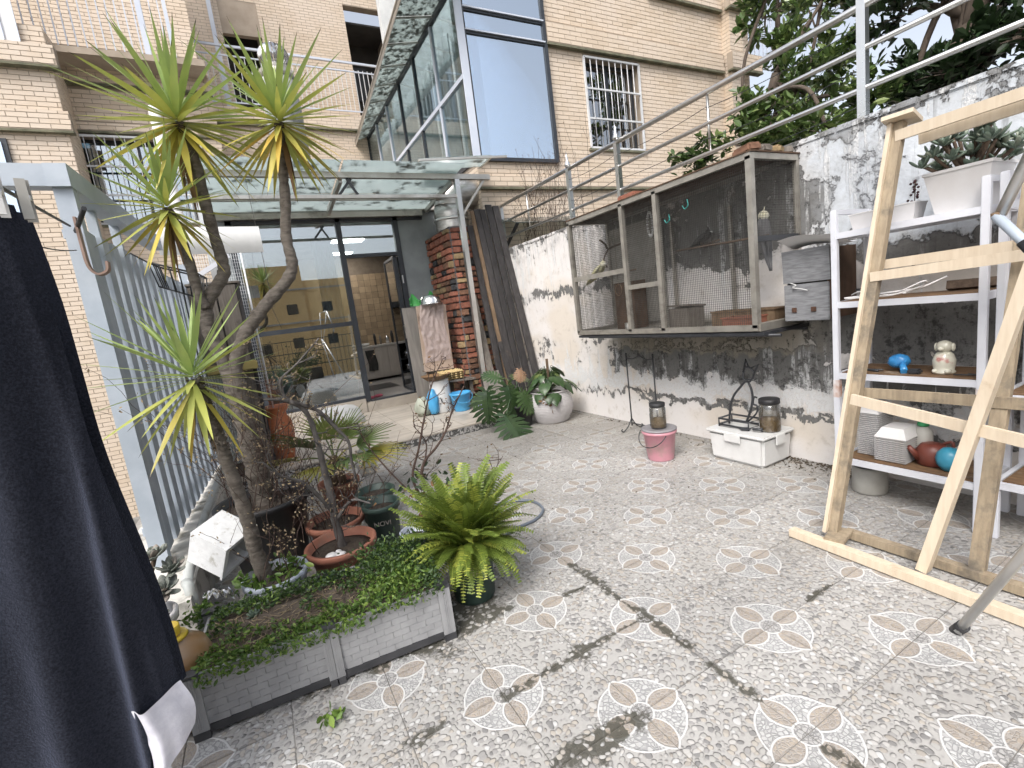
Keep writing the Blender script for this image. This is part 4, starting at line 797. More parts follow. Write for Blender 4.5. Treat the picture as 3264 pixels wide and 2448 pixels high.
# ================================================================== BIRD CAGE
surf('mesh_wire', (.10, .097, .09), (.06, .057, .053), 20, .6, 0, metal=.5)
surf('cage_steel', (.47, .445, .40), (.33, .31, .275), 8, .45, .03, metal=.7, dirt=(.16, .15, .135), dirt_scale=4, dirt_lo=.52, dirt_hi=.85)
surf('galv_sheet', (.40, .385, .35), (.30, .29, .265), 6, .5, .05, metal=.5, dirt=(.15, .14, .12), dirt_scale=4)
surf('old_brown', (.11, .06, .035), (.06, .035, .02), 8, .8, .2, stretch=(1, 1, .3))
X0, X1, Y0, Y1, Z0, Z1 = 3.36, 3.915, 2.33, 4.59, 1.215, 2.465
cg = thing('bird_cage', 'large steel framed wire aviary fixed high on the stained wall', 'cage', (3.64, 3.46, 1.2))
for y in (Y0, 3.26, 3.71, Y1):
    MB().beam((X0, y, Z0), (X0, y, Z1), .045).build('frame_post', 'cage_steel', cg)
for y in (Y0, Y1): MB().beam((X1, y, Z0), (X1, y, Z1), .035).build('frame_post', 'cage_steel', cg)
for z in (Z0, Z1):
    MB().beam((X0, Y0 - .02, z), (X0, Y1 + .02, z), .045).build('frame_rail', 'cage_steel', cg); MB().beam((X1, Y0, z), (X1, Y1, z), .035).build('frame_rail', 'cage_steel', cg)
    for y in (Y0, Y1): MB().beam((X0, y, z), (X1, y, z), .043 if z > 2 else .06).build('frame_rail', 'cage_steel', cg)
MB().beam((X0, 3.73, 1.83), (X0, Y1, 1.83), .03, .05).build('frame_rail', 'cage_steel', cg)
MB().beam((X0, 3.28, 1.655), (X0, 3.69, 1.655), .03, .045).build('frame_rail', 'cage_steel', cg)
MB().beam((X0, Y0, 1.875), (X1, Y0, 1.875), .035, .04).build('frame_rail', 'black_iron', cg)
for y in (3.59, 2.91): MB().beam((X1 - .02, y, Z0), (X1 - .02, y, 2.25), .03).build('back_strut', 'cage_steel', cg)
MB().box((X0 - .01, Y0 - .06, Z0 - .06), (X1 + .02, Y1 + .02, Z0 - .035)).build('floor_tray', 'black_iron', cg)
MB().box((X0, Y0, Z0 - .03), (X1, Y1, Z0 - .012)).build('floor_sheet', 'galv_sheet', cg)
MB().box((X0 - .03, Y0 - .03, Z1 + .024), (X1 + .02, Y1 + .02, Z1 + .034)).build('roof_sheet', 'old_brown', cg)
MB().box((X1 - .004, 3.73, 1.26), (X1, Y1 - .02, 2.36)).build('back_sheet', 'galv_sheet', cg)
MB().box((X1 - .02, Y0 - .06, 1.13), (X1, 4.2, 1.15)).tube([(3.42, 2.18, 1.15), (3.42, 4.5, 1.15)], .012).build('bracket', 'black_iron', cg)
wm = MB(); st_ = .0185; wr = .00105
y = Y0 + st_
while y < Y1: wm.beam((X0 + .01, y, Z0), (X0 + .01, y, Z1), wr * 2); y += st_
z = Z0 + st_
while z < Z1: wm.beam((X0 + .012, Y0, z), (X0 + .012, Y1, z), wr * 2); z += st_
x = X0 + st_
while x < X1:
    wm.beam((x, Y0 + .005, 1.88), (x, Y0 + .005, Z1), wr * 2); wm.beam((x, Y1 - .005, Z0), (x, Y1 - .005, Z1), wr * 2); x += st_
z = Z0 + st_
while z < Z1:
    if z > 1.88: wm.beam((X0, Y0 + .007, z), (X1, Y0 + .007, z), wr * 2)
    wm.beam((X0, Y1 - .007, z), (X1, Y1 - .007, z), wr * 2); z += st_
tag(wm.build('wire_mesh', 'mesh_wire', cg), kind='stuff')
# furnishings in the cage (things of their own)
nb = MB().box((3.72, 4.02, 1.205), (3.90, 4.34, 1.73))
solo('nest_panel', nb, 'old_brown', 'dark brown wooden nest panel standing at the back of the cage', 'panel')
solo('wire_ring', MB().tube([(3.62, 4.15 + .055 * math.cos(a), 1.65 + .06 * math.sin(a)) for a in [2 * math.pi * k / 20 for k in range(21)]], .006, 6).tube([(3.62, 4.15, 1.71), (3.62, 4.15, 2.44)], .002, 4), 'tan_plank', 'tan swing ring hanging in front of the nest panel', 'ring')
bd = thing('bead_string', 'loop of grey beads hanging from the cage roof', 'beads', (3.6, 3.58, 2.1))
for k in range(22):
    a = 2 * math.pi * k / 22; MB().ico((3.6, 3.585 + .035 * math.cos(a), 2.24 + .115 * math.sin(a)), .0145, 1).build('bead', 'white_plastic', bd)
MB().tube([(3.6, 3.585, 2.36), (3.6, 3.585, 2.45)], .002, 4).build('cord', 'black_iron', bd)
nbx = thing('nesting_box', 'small grey-brown wooden nesting box on the cage floor', 'box', (3.62, 3.25, 1.205))
MB().bbox((3.52, 3.12, 1.205), (3.74, 3.36, 1.40), .006).build('body', 'weathered_wood', nbx); MB().cbox((3.63, 3.24, 1.415), (.24, .26, .016), (0, R(6), 0)).build('lid', 'weathered_wood', nbx)
def trough(name, x0, x1, y0, y1, z0, h, mat, label, cat='trough'):
    m_ = MB().bbox((x0, y0, z0), (x1, y1, z0 + .012), .003)
    for a, b in (((x0, y0), (x1, y0 + .012)), ((x0, y1 - .012), (x1, y1)), ((x0, y0 + .012), (x0 + .012, y1 - .012)), ((x1 - .012, y0 + .012), (x1, y1 - .012))): m_.bbox((a[0], a[1], z0 + .0115), (b[0], b[1], z0 + h), .003)
    m_.bbox((x0 - .008, y0 - .008, z0 + h - .014), (x0 + .006, y1 + .008, z0 + h + .002), .003); m_.bbox((x0 + .006, y0 - .008, z0 + h - .014), (x1 + .008, y0 + .006, z0 + h + .001), .003)
    return solo(name, m_, mat, label, cat)
surf('terracotta', (.31, .125, .08), (.24, .095, .062), 8, .7, .1, dirt=(.20, .11, .08), dirt_scale=5)
trough('feeding_trough', 3.46, 3.62, 2.42, 2.72, 1.205, .09, 'terracotta', 'terracotta feeding trough at the front of the cage floor')
trough('seed_tray', 3.68, 3.86, 2.40, 3.0, 1.205, .13, 'tan_plank', 'long brown tray behind the terracotta trough in the cage')
solo('tin_mug', MB().lathe([(.001, 0), (.038, 0), (.04, .005), (.042, .09), (.038, .09), (.036, .01), (.001, .01)], (3.48, 3.88, 1.205), 18), 'stainless_dull', 'small tin mug on the cage floor beneath the swing ring', 'mug')
surf('twig', (.14, .10, .07), (.08, .055, .04), 30, .9, .4)
solo('perch_branch', MB().tube(spline([(3.88, 4.30, 2.18), (3.7, 4.35, 2.13), (3.55, 4.22, 2.16), (3.42, 4.15, 2.2)], 5), .011, 7).tube(spline([(3.7, 4.35, 2.13), (3.66, 4.40, 2.02), (3.68, 4.38, 1.92)], 4), .008, 6), 'twig', 'forked bare perch branch wired to the back of the cage', 'branch')
solo('perch_rod', MB().tube([(3.50, Y1 - .02, 1.83), (3.50, 3.73, 1.83)], .009, 8), 'twig', 'straight wooden perch rod below the forked branch', 'perch')
solo('perch_bar', MB().tube([(3.58, 2.35, 1.90), (3.58, 3.26, 1.93)], .01, 8), 'twig', 'wooden perch bar across the wide bay of the cage', 'perch')
solo('perch_bar', MB().tube([(3.72, 2.9, 1.96), (3.91, 3.3, 1.95)], .009, 8), 'twig', 'short wooden perch under the dark charcoal parrot', 'perch')
surf('green_cord', (.03, .30, .27), None, 9, .5)
for k, (yy, zz_) in enumerate(((2.92, 2.26), (3.13, 2.19))):
    solo('cord_tie', MB().tube(spline([(3.374, yy, zz_ + .05), (3.368, yy - .01, zz_), (3.372, yy + .03, zz_ - .02), (3.37, yy + .05, zz_ + .01)], 4), .004, 5), 'green_cord', ['teal cord tie knotted on the cage mesh nearest the capped corner post', 'teal cord tie knotted on the mesh close to the bead string bay'][k], 'cord', 'teal ties on the cage')
# birds
def bird(name, label, path, rads, mat, wing, head_mat, crest, perch_pts):
    t_ = thing(name, label, 'bird', path[0]); P = spline(path, 5); n = len(P)
    rr = []
    for i in range(n):
        u = i / (n - 1) * (len(rads) - 1); k = min(int(u), len(rads) - 2); rr.append(lerp(rads[k], rads[k + 1], u - k))
    MB().tube(P, rr, 14).build('body', mat, t_)
    hd = P[-1]; d = (P[-1] - P[-4]).normalized(); side = Vector((-1, 0, 0))
    MB().ico(hd - d * .012, rads[-2] * 1.02, 2).build('head', head_mat, t_)
    fwd = Vector(crest[0]); MB().tube([hd + fwd * .016, hd + fwd * .034 - Vector((0, 0, .006)), hd + fwd * .036 - Vector((0, 0, .018))], [.008, .006, .001], 8).build('beak', 'white_plastic', t_)
    for s_ in (-1, 1): MB().ico(hd + fwd * .006 + fwd.cross(Vector((0, 0, 1))).normalized() * s_ * .0185 + Vector((0, 0, .004)), .004, 1).build('eye', 'black_matte', t_)
    MB().tube([hd + Vector((0, 0, .012)), hd + Vector((0, 0, .038)) - fwd * .01, hd + Vector((0, 0, .06)) - fwd * .03], [.008, .005, .001], 6).build('crest', head_mat, t_)
    k = int(n * .58)
    for s_ in (-1, 1):
        off = Vector((s_ * rads[2] * .92, 0, 0)); wp = [P[min(n - 1, k + 6)] + off * .9, P[k] + off * 1.1, P[max(0, k - 7)] + off * .75, P[max(0, k - 12)] + off * .35]
        MB().tube(spline(wp, 4), [.006, .014, .02, .023, .024, .023, .021, .018, .015, .012, .009, .005, .002], 8).build('wing', wing, t_)
    for s_ in (-.012, .012):
        b0 = P[int(n * .5)]; MB().tube([b0 + Vector((s_, 0, -.02)), Vector(perch_pts) + Vector((s_, 0, .004))], [.006, .004], 6).build('leg', 'twig', t_)
    return t_
surf('feather_pale', (.66, .65, .54), (.60, .56, .28), 14, .9, .2); surf('feather_grey', (.17, .17, .175), (.12, .12, .125), 14, .9, .2); surf('feather_dark', (.03, .032, .034), (.05, .05, .05), 14, .9, .2); surf('feather_white', (.74, .72, .62), (.64, .60, .42), 14, .9, .1)
bird('parrot', 'pale yellow and white crested parrot perched in the narrow cage bay', [(3.50, 4.56, 1.755), (3.50, 4.47, 1.80), (3.50, 4.36, 1.865), (3.50, 4.27, 1.92), (3.50, 4.22, 1.96)], [.006, .018, .042, .036, .022], 'feather_pale', 'feather_pale', 'feather_white', [(0, -1, -.1)], (3.50, 4.34, 1.835))
bird('parrot', 'dark charcoal parrot perched in the wide cage bay', [(3.84, 3.34, 1.93), (3.84, 3.27, 1.97), (3.84, 3.19, 2.01), (3.84, 3.13, 2.04), (3.84, 3.10, 2.065)], [.005, .014, .038, .03, .02], 'feather_dark', 'feather_dark', 'feather_dark', [(0, -1, 0)], (3.84, 3.17, 1.955))
bird('parrot', 'grey parrot with a white face and long tail at the end of the cage', [(3.665, 2.40, 1.63), (3.66, 2.42, 1.78), (3.655, 2.435, 1.92), (3.65, 2.435, 2.01), (3.645, 2.43, 2.07)], [.007, .018, .050, .041, .028], 'feather_grey', 'feather_grey', 'feather_white', [(-1, -.2, 0)], (3.585, 2.43, 1.91))
# bricks and blocks lying on the cage
for i, (x, y, mt, lb) in enumerate(((3.43, 2.40, 'brown_brick', 'brown brick lying on the cage roof corner'), (3.58, 2.42, 'weathered_wood', 'dark curved wooden block on the cage roof next to the brown brick'), (3.72, 2.42, 'buff_brick', 'buff stone block on the cage roof between two dark blocks'), (3.85, 2.42, 'weathered_wood', 'dark chunky wooden block on the cage roof at the wall'))):
    m_ = MB().bbox((-.055, -.1, 0), (.055, .1, .06), .014)
    for v in m_.v: v += Vector((mnoise.noise(v * 14 + Vector((i, 0, 0))), mnoise.noise(v * 14 + Vector((0, i, 0))), 0)) * .012; v.rotate(Euler((0, 0, .3 * (i - 1)))); v += Vector((x, y, 2.498))
    solo('roof_block', m_, mt, lb, 'block', 'weights on the cage roof')
m_ = MB().bbox((3.45, 3.62, 2.498), (3.66, 3.86, 2.57), .012); solo('loose_brick', m_, 'red_brick', 'red brick lying on the middle of the cage roof', 'brick')
# weathered nest box hung beside the cage
nx = thing('wooden_nest_box', 'grey weathered wooden nest box hanging between the cage and the white shelf', 'nest box', (3.7, 2.06, 1.23))
surf('silver_wood', (.25, .255, .265), (.15, .152, .16), 9, .85, .5, stretch=(2, 1, 9), dirt=(.05, .05, .052), dirt_scale=7, dirt_lo=.56, dirt_hi=.8)
MB().bbox((3.56, 1.915, 1.235), (3.58, 2.235, 1.505), .004).build('front_board', 'silver_wood', nx); MB().cbox((3.565, 2.07, 1.635), (.02, .335, .235), (0, R(-3), 0)).build('front_board', 'silver_wood', nx)
MB().box((3.581, 1.92, 1.24), (3.93, 1.935, 1.74)).build('end_board', 'old_brown', nx); MB().box((3.581, 1.936, 1.24), (3.93, 2.22, 1.73)).build('body', 'dark_room', nx)
for y in (2.0, 2.14): MB().bbox((3.552, y, 1.29), (3.56, y + .035, 1.325), .002).build('hinge', 'rust', nx) if 'rust' in MATS else None
surf('rust', (.11, .05, .028), (.06, .03, .02), 20, .9, .4)
for y in (2.0, 2.14): MB().bbox((3.550, y, 1.30), (3.559, y + .035, 1.335), .002).build('hinge', 'rust', nx)
MB().tube(spline([(3.55, 2.18, 1.52), (3.54, 2.13, 1.50), (3.545, 2.16, 1.485), (3.54, 2.09, 1.47), (3.545, 2.05, 1.455)], 4), .004, 5).build('string', 'white_plastic', nx)
solo('paper_sheet', MB().grid(lambda u, v: (lerp(3.44, 3.74, v), lerp(2.20, 1.80, u), 1.80 + .035 * math.cos(v * 3.6 + .4) + .015 * math.sin(u * 5)), 14, 10), 'white_blind', 'curled white paper sheet lying on the wooden nest box', 'paper')

# ================================================================== THINGS AT THE FOOT OF THE WALL
pr_ = thing('plant_rack', 'thin black iron rack with scroll feet standing against the wall', 'rack', (3.7, 4.02, 0))
for y in (4.22, 3.80):
    MB().tube([(3.70, y, .06), (3.70, y, .905)], .0085, 8).build('upright', 'black_iron', pr_); MB().ico((3.70, y, .915), .014, 1).build('knob', 'black_iron', pr_)
    for s_ in (-1, 1): MB().tube(spline([(3.70, y, .15), (3.70 + s_ * .06, y, .06), (3.70 + s_ * .13, y, .012), (3.70 + s_ * .165, y, .028), (3.70 + s_ * .15, y, .045)], 4), .007, 6).build('foot', 'black_iron', pr_)
MB().tube(spline([(3.70, 4.22, .87), (3.70, 4.12, .86), (3.70, 4.01, .895), (3.70, 3.90, .86), (3.70, 3.80, .87)], 5), .007, 6).build('crossbar', 'black_iron', pr_); MB().tube([(3.70, 4.22, .09), (3.70, 3.80, .09)], .006, 6).build('crossbar', 'black_iron', pr_)
surf('pink_plastic', (.60, .29, .34), (.54, .25, .30), 4, .35, 0, dirt=(.45, .28, .28), dirt_scale=5); surf('grey_lid', (.26, .25, .26), (.2, .19, .2), 8, .5)
pk = thing('pink_bucket', 'pink plastic bucket with grey lid and a jar on top', 'bucket', (3.20, 3.28, .002))
MB().lathe([(.001, 0), (.118, 0), (.122, .01), (.150, .255), (.162, .26), (.163, .285), (.15, .287)], (3.20, 3.28, .002), 32).build('pail', 'pink_plastic', pk)
MB().lathe([(.15, 0), (.165, .004), (.165, .014), (.14, .02), (.12, .012), (.001, .012)], (3.20, 3.28, .29), 32).build('lid', 'grey_lid', pk)
MB().tube([(3.20 - .08 - .10 * math.sin(a), 3.28 + .165 * math.cos(a), .27 - .12 * math.sin(a)) for a in [math.pi * k / 14 for k in range(15)]], .0045, 6).build('handle', 'black_iron', pk)
glassmat('clear_plastic', (.92, .93, .92), .05, rough=.05, frost=.22, fcol=(.85, .85, .84)); surf('seed', (.34, .23, .11), (.24, .16, .075), 80, .9, .5); surf('jar_haze', (.40, .39, .36), (.32, .31, .28), 6, .5)
def storage_jar(c, r_, h_, label, fill, mat='clear_plastic'):
    j = thing('storage_jar', label, 'jar', c)
    MB().lathe([(r_ * .95, 0), (r_, .012), (r_, h_ * .78), (r_ * .86, h_ * .86)], c, 28).build('body', mat, j)
    if fill: MB().lathe([(.001, 0), (r_ * .93, .001), (r_ * .95, fill), (.001, fill + .006)], (c[0], c[1], c[2] + .006), 24).build('contents', 'seed', j)
    MB().lathe([(r_ * .9, 0), (r_ * .98, .004), (r_ * .98, h_ * .14), (r_ * .9, h_ * .16), (.001, h_ * .16)], (c[0], c[1], c[2] + h_ * .85), 28).build('lid', 'black_matte', j)
    return j
j1 = storage_jar((3.20, 3.28, .312), .075, .235, 'clear jar of seed with black lid on the pink bucket', .075)
MB().grid(lambda u, v: (3.20 + .0765 * math.cos(2.35 + u * .3), 3.28 + .0765 * math.sin(2.35 + u * .3), .33 + .12 * v), 8, 2).build('label', 'black_matte', j1)
bx = thing('storage_box', 'white plastic storage box with clip handle at the foot of the wall', 'box', (3.70, 2.70, .002))
def rbox(x0, x1, y0, y1, z0, z1, tap, bev): 
    m_ = MB().bbox((x0, y0, z0), (x1, y1, z1), bev)
    for v in m_.v:
        k = 1 - tap * (z1 - v.z) / (z1 - z0); v.x = (x0 + x1) / 2 + (v.x - (x0 + x1) / 2) * k; v.y = (y0 + y1) / 2 + (v.y - (y0 + y1) / 2) * k
    return m_
rbox(3.50, 3.90, 2.42, 2.97, .002, .265, .07, .025).build('tub', 'white_plastic', bx); rbox(3.485, 3.915, 2.405, 2.985, .255, .285, 0, .01).build('lid', 'white_plastic', bx)
MB().bbox((3.64, 2.392, .19), (3.76, 2.404, .275), .004).build('clip', 'white_plastic', bx); MB().bbox((3.475, 2.62, .20), (3.484, 2.78, .275), .003).build('clip', 'white_plastic', bx)
ct = thing('cat_rack', 'black iron rack in the outline of a cat on the storage box', 'rack', (3.68, 2.7, .287))
def cy(pts, x=3.68): return [(x, a, b) for a, b in pts]
MB().tube(cy([(2.70, .80), (2.709, .738), (2.68, .708), (2.642, .711), (2.611, .751), (2.60, .80), (2.64, .838), (2.68, .838), (2.70, .80)]), .009, 7).build('head_loop', 'black_iron', ct)
MB().tube(cy([(2.70, .80), (2.672, .905), (2.652, .838)]), .009, 7).build('ear', 'black_iron', ct); MB().tube(cy([(2.632, .83), (2.560, .865), (2.602, .78)]), .009, 7).build('ear', 'black_iron', ct)
MB().tube(spline(cy([(2.688, .711), (2.736, .658), (2.813, .565), (2.852, .458), (2.873, .30)]), 4), .010, 7).build('side_curve', 'black_iron', ct); MB().tube(spline(cy([(2.658, .707), (2.631, .639), (2.625, .556), (2.649, .455), (2.70, .33)]), 4), .010, 7).build('side_curve', 'black_iron', ct)
MB().tube(spline(cy([(2.583, .575), (2.61, .575), (2.622, .515), (2.585, .50), (2.595, .433), (2.675, .35)]), 4), .008, 7).build('tail', 'black_iron', ct)
MB().tube(cy([(2.75, .739), (2.583, .719)]), .004, 5).tube(cy([(2.75, .72), (2.585, .737)]), .004, 5).build('whiskers', 'black_iron', ct)
for z in (.305, .36): MB().tube([(3.60, 2.92, z), (3.60, 2.62, z), (3.78, 2.62, z), (3.78, 2.92, z), (3.60, 2.92, z)], .009, 7).build('tray_ring', 'black_iron', ct)
for x, y in ((3.60, 2.92), (3.60, 2.62), (3.78, 2.62), (3.78, 2.92)): MB().tube([(x, y, .287), (x, y, .36)], .007, 6).build('tray_post', 'black_iron', ct)
storage_jar((3.72, 2.50, .287), .085, .28, 'clear jar with black lid beside the cat-shaped rack', .10)
solo('garden_trowel', MB().tube([(3.60, 2.58, .31), (3.62, 2.50, .315)], .012, 8).hexa([(3.60, 2.60, .30), (3.56, 2.66, .298), (3.62, 2.74, .292), (3.66, 2.66, .298), (3.60, 2.60, .306), (3.56, 2.66, .304), (3.62, 2.74, .298), (3.66, 2.66, .304)]), 'black_iron', 'small dark trowel lying on the storage box lid', 'trowel')
surf('litter', (.10, .075, .05), (.05, .04, .028), 40, .95, .5)
lm = MB(); 
for k in range(420):
    y = random.uniform(1.85, 2.6) if k < 300 else random.uniform(3.0, 6.0); x = 3.93 - abs(random.gauss(0, .10)); a = random.uniform(0, 6.3); l = random.uniform(.008, .022)
    lm.cbox((x, y, .006), (l, l * .5, .003), (random.uniform(-.5, .5), random.uniform(-.5, .5), a))
for k in range(170):
    x, y = random.uniform(.9, 3.8), random.uniform(2.2, 5.9); a = random.uniform(0, 6.3); l = random.uniform(.006, .016); lm.cbox((x, y, .005), (l, l * .5, .003), (random.uniform(-.4, .4), random.uniform(-.4, .4), a))
tag(lm.build('leaf_litter', 'litter'), 'dry brown leaf litter and husks scattered along the wall foot', 'litter', kind='stuff')

# ================================================================== WHITE METAL SHELF
surf('shelf_white', (.68, .69, .73), (.60, .61, .66), 4, .4, .02, dirt=(.42, .41, .40), dirt_scale=4, dirt_lo=.6, dirt_hi=.85)
surf('shelf_rusty', (.66, .64, .64), (.40, .15, .05), 9, .7, .1)
surf('shelf_board', (.20, .115, .055), (.11, .065, .035), 10, .85, .3, stretch=(6, 1, 6), dirt=(.34, .28, .22), dirt_scale=7, dirt_lo=.55, dirt_hi=.75)
def shelf(ya, yb, label, levels):
    s_ = thing('metal_shelf', label, 'shelf', (3.6, (ya + yb) / 2, 0), 'white metal shelves by the wall')
    for x in (3.40, 3.80):
        for y in (ya, yb):
            MB().bbox((x - .018, y - .018, .0), (x + .018, y + .018, 1.955), .004).build('post', 'shelf_white', s_)
            if x < 3.5: MB().bbox((x - .0192, y - .0192, .72), (x + .0192, y + .0192, .845), .003).build('rust_patch', 'shelf_rusty', s_)
    for y in (ya, yb): MB().beam((3.42, y, 1.94), (3.78, y, 1.94), .03).build('top_bar', 'shelf_white', s_)
    for z in levels:
        for x in (3.40, 3.80): MB().beam((x, ya, z), (x, yb, z), .024, .038).build('rail', 'shelf_white', s_)
        for y in (ya, yb): MB().beam((3.42, y, z), (3.78, y, z), .024, .04).build('rail', 'shelf_white', s_)
        if z < 1.7: MB().box((3.42, min(ya, yb) + .02, z + .006), (3.79, max(ya, yb) - .02, z + .022)).build('board', 'shelf_board', s_)
    return s_
SHV = (.275, .87, 1.345, 1.79)
shelf(1.785, 1.055, 'white metal shelf with brown boards crowded with garden things', SHV)
shelf(.985, .30, 'second white metal shelf half hidden behind the pale wood frame', (.31, .80, 1.30, 1.79))
TOP = [(3.55, 1.79 + .024)]
for x in (3.5, 3.6, 3.7): pass
def taper_pot(name, label, x0, x1, y0, y1, z0, h, mat, flare=.14, soil='soil', cat='pot', group=None):
    cx, cy_ = (x0 + x1) / 2, (y0 + y1) / 2; t_ = thing(name, label, cat, (cx, cy_, z0), group); wx, wy = (x1 - x0) / 2, (y1 - y0) / 2
    def ring(z, k): return [(cx - wx * k, cy_ - wy * k, z), (cx + wx * k, cy_ - wy * k, z), (cx + wx * k, cy_ + wy * k, z), (cx - wx * k, cy_ + wy * k, z)]
    rs = [ring(z0, 1 - flare), ring(z0 + h * .93, 1), ring(z0 + h * .93, 1.04), ring(z0 + h, 1.04), ring(z0 + h, .93), ring(z0 + h * .85, .9)]
    m_ = MB(); vs = [p for r_ in rs for p in r_]; fs = [(3, 2, 1, 0)]
    for i in range(5): fs += [(i * 4 + k, i * 4 + (k + 1) % 4, (i + 1) * 4 + (k + 1) % 4, (i + 1) * 4 + k) for k in range(4)]
    m_.add(vs, fs).build('shell', mat, t_); MB().add(ring(z0 + h * .87, .93), [(0, 1, 2, 3)]).build('soil', soil, t_)
    return t_
surf('soil', (.055, .040, .028), (.028, .021, .016), 40, .95, .9, bdist=.01)
surf('white_pot', (.66, .65, .65), (.60, .58, .57), 5, .4, 0, dirt=(.46, .40, .33), dirt_scale=4, dirt_lo=.58, dirt_hi=.85)
for yy in (1.66, 1.45, 1.2): pass
MB_sh = MB().box((3.43, 1.08, 1.792), (3.78, 1.76, 1.812)); 
leafmat('succulent', (.105, .15, .115), (.15, .20, .15), (.20, .22, .17), .5, .06, 30, .25)
def succ_leaf(l, w_, th):
    m_ = MB(); n = 6
    for i in range(n): pass
    path = [(0, l * t_, .18 * l * t_ * t_) for t_ in (0, .15, .4, .7, .9, 1)]; m_.tube(path, [w_ * .35, w_ * .5, w_ * .85, w_, w_ * .7, w_ * .1], 7, flat=.45); return m_
sl_me = [succ_leaf(.075, .014, 0).mesh('leaf'), succ_leaf(.055, .012, 0).mesh('leaf')]
def place_leaf(me, mat, parent, p, d, up=(0, 0, 1), s=1.0, name='leaf', roll=0.0):
    o = link(name, me, mat, parent); M = frame_from(d, up).to_4x4() @ Matrix.Rotation(roll, 4, 'Y'); M = M @ Matrix.Scale(s, 4); M.translation = Vector(p) - ORG[parent]; o.matrix_local = M; return o
bp = taper_pot('square_planter', 'large square white planter holding a succulent bush on the shelf top', 3.44, 3.76, 1.05, 1.335, 1.815, .225, 'white_pot', .26)
su = thing('succulent_bush', 'grey-green succulent bush with thick pointed leaves on the shelf top', 'succulent', (3.6, 1.19, 2.0)); random.seed(5)
for k in range(30):
    a = random.uniform(0, 6.28); e = random.uniform(.15, 1.3); ln = random.uniform(.10, .29); dr = Vector((math.cos(a) * math.cos(e), math.sin(a) * math.cos(e), math.sin(e))); base = Vector((3.6, 1.19, 1.99)); tip = base + dr * ln + Vector((0, 0, .02))
    if tip.x > 3.86: tip.x = 3.86
    MB().tube(spline([base, base.lerp(tip, .5) - Vector((0, 0, .02)), tip], 4), [.012] * 4 + [.009] * 5, 6).build('stem', 'twig', su)
    for q in range(10):
        b_ = 2 * math.pi * q / 10 * 1.618 + k; el = lerp(.1, 1.2, q / 10); place_leaf(sl_me[q % 2], 'succulent', su, tip - Vector((0, 0, .012)), (math.cos(b_) * math.cos(el), math.sin(b_) * math.cos(el), math.sin(el)), s=random.uniform(.8, 1.15))
for i, (ya, yb, lb) in enumerate(((1.60, 1.735, 'small white pot with dry soil on the shelf top beside the corner post'), (1.385, 1.525, 'small white rectangular pot with a dark red sprig on the shelf top'))):
    taper_pot('small_pot', lb, 3.47, 3.62, ya, yb, 1.812, .10, 'white_pot', .22)
sp_ = thing('dark_sprig', 'dark red leafy sprig growing from the small white pot', 'plant', (3.55, 1.42, 1.90)); leafmat('dark_red_leaf', (.05, .015, .02), (.08, .02, .03), None, .5, .1)
for k in range(16):
    p = Vector((3.55 + random.gauss(0, .015), 1.415 + random.gauss(0, .02), 1.92 + k * .0075)); MB().ico(p, .008, 1).build('leaf', 'dark_red_leaf', sp_)
MB().tube([(3.55, 1.42, 1.895), (3.55, 1.415, 2.04)], .003, 5).build('stem', 'twig', sp_)
# top boards for the pots
for nm in ('metal_shelf',):
    o = bpy.data.objects[nm]; MB().box((3.425, 1.08, 1.79), (3.775, 1.76, 1.811)).build('board', 'shelf_white', o)
# middle shelf: cables and a coil
solo('cable_bundle', MB().tube(spline([(3.45, 1.76, 1.385), (3.5, 1.62, 1.39), (3.46, 1.5, 1.40), (3.52, 1.38, 1.41), (3.6, 1.28, 1.46)], 6), .006, 6).tube(spline([(3.44, 1.75, 1.38), (3.48, 1.6, 1.38), (3.44, 1.48, 1.385), (3.5, 1.36, 1.42), (3.47, 1.34, 1.45), (3.45, 1.45, 1.40)], 6), .005, 6).tube(spline([(3.5, 1.74, 1.40), (3.46, 1.66, 1.42), (3.5, 1.55, 1.385), (3.45, 1.42, 1.39)], 6), .004, 6), 'white_pot', 'tangle of pale cables on the upper shelf board', 'cable')
solo('cable_reel', MB().lathe([(.03, 0), (.06, 0), (.06, .012), (.035, .014), (.035, .05), (.06, .052), (.06, .064), (.001, .064)], (3.60, 1.70, 1.37), 24), 'black_matte', 'small black cable reel on the upper shelf board', 'reel')
solo('bark_strip', MB().cbox((3.70, 1.20, 1.40), (.05, .22, .05), (0, .3, .1)), 'twig', 'dark strip of bark on the upper shelf board at the wall', 'bark')
# tool shelf
hm = thing('blue_toy_hammer', 'bright blue plastic toy hammer lying on the tool shelf', 'toy', (3.55, 1.48, .893)); surf('sky_blue', (.045, .26, .55), (.035, .20, .46), 5, .25)
m_ = MB().ico((3.56, 1.50, .955), .055, 3, (1, 1.05, .85))
for v in m_.v: v += (v - Vector((3.56, 1.50, .955))) * .18 * mnoise.noise(v * 40)
m_.build('head', 'sky_blue', hm); MB().tube([(3.54, 1.475, .945), (3.47, 1.435, .905)], [.018, .02], 10).build('handle', 'sky_blue', hm)
dg = thing('dog_figurine', 'shiny pearl-white ceramic dog figurine sitting on the tool shelf', 'figurine', (3.55, 1.27, .893)); m_, t, b = nodes('pearl_glaze')
n_ = NOISE(t, POS(t), 16, 3); L(t, MIX(t, SSTEP(t, n_, .55, .75), (.62, .60, .50), (.42, .14, .12)), b.inputs['Base Color']); b.inputs['Roughness'].default_value = .12; b.inputs['Coat Weight'].default_value = .8
MB().lathe([(.001, 0), (.055, 0), (.058, .012), (.05, .02), (.056, .05), (.058, .08), (.045, .115), (.03, .13), (.001, .132)], (3.55, 1.27, .893), 24, 1, .95).build('body', 'pearl_glaze', dg)
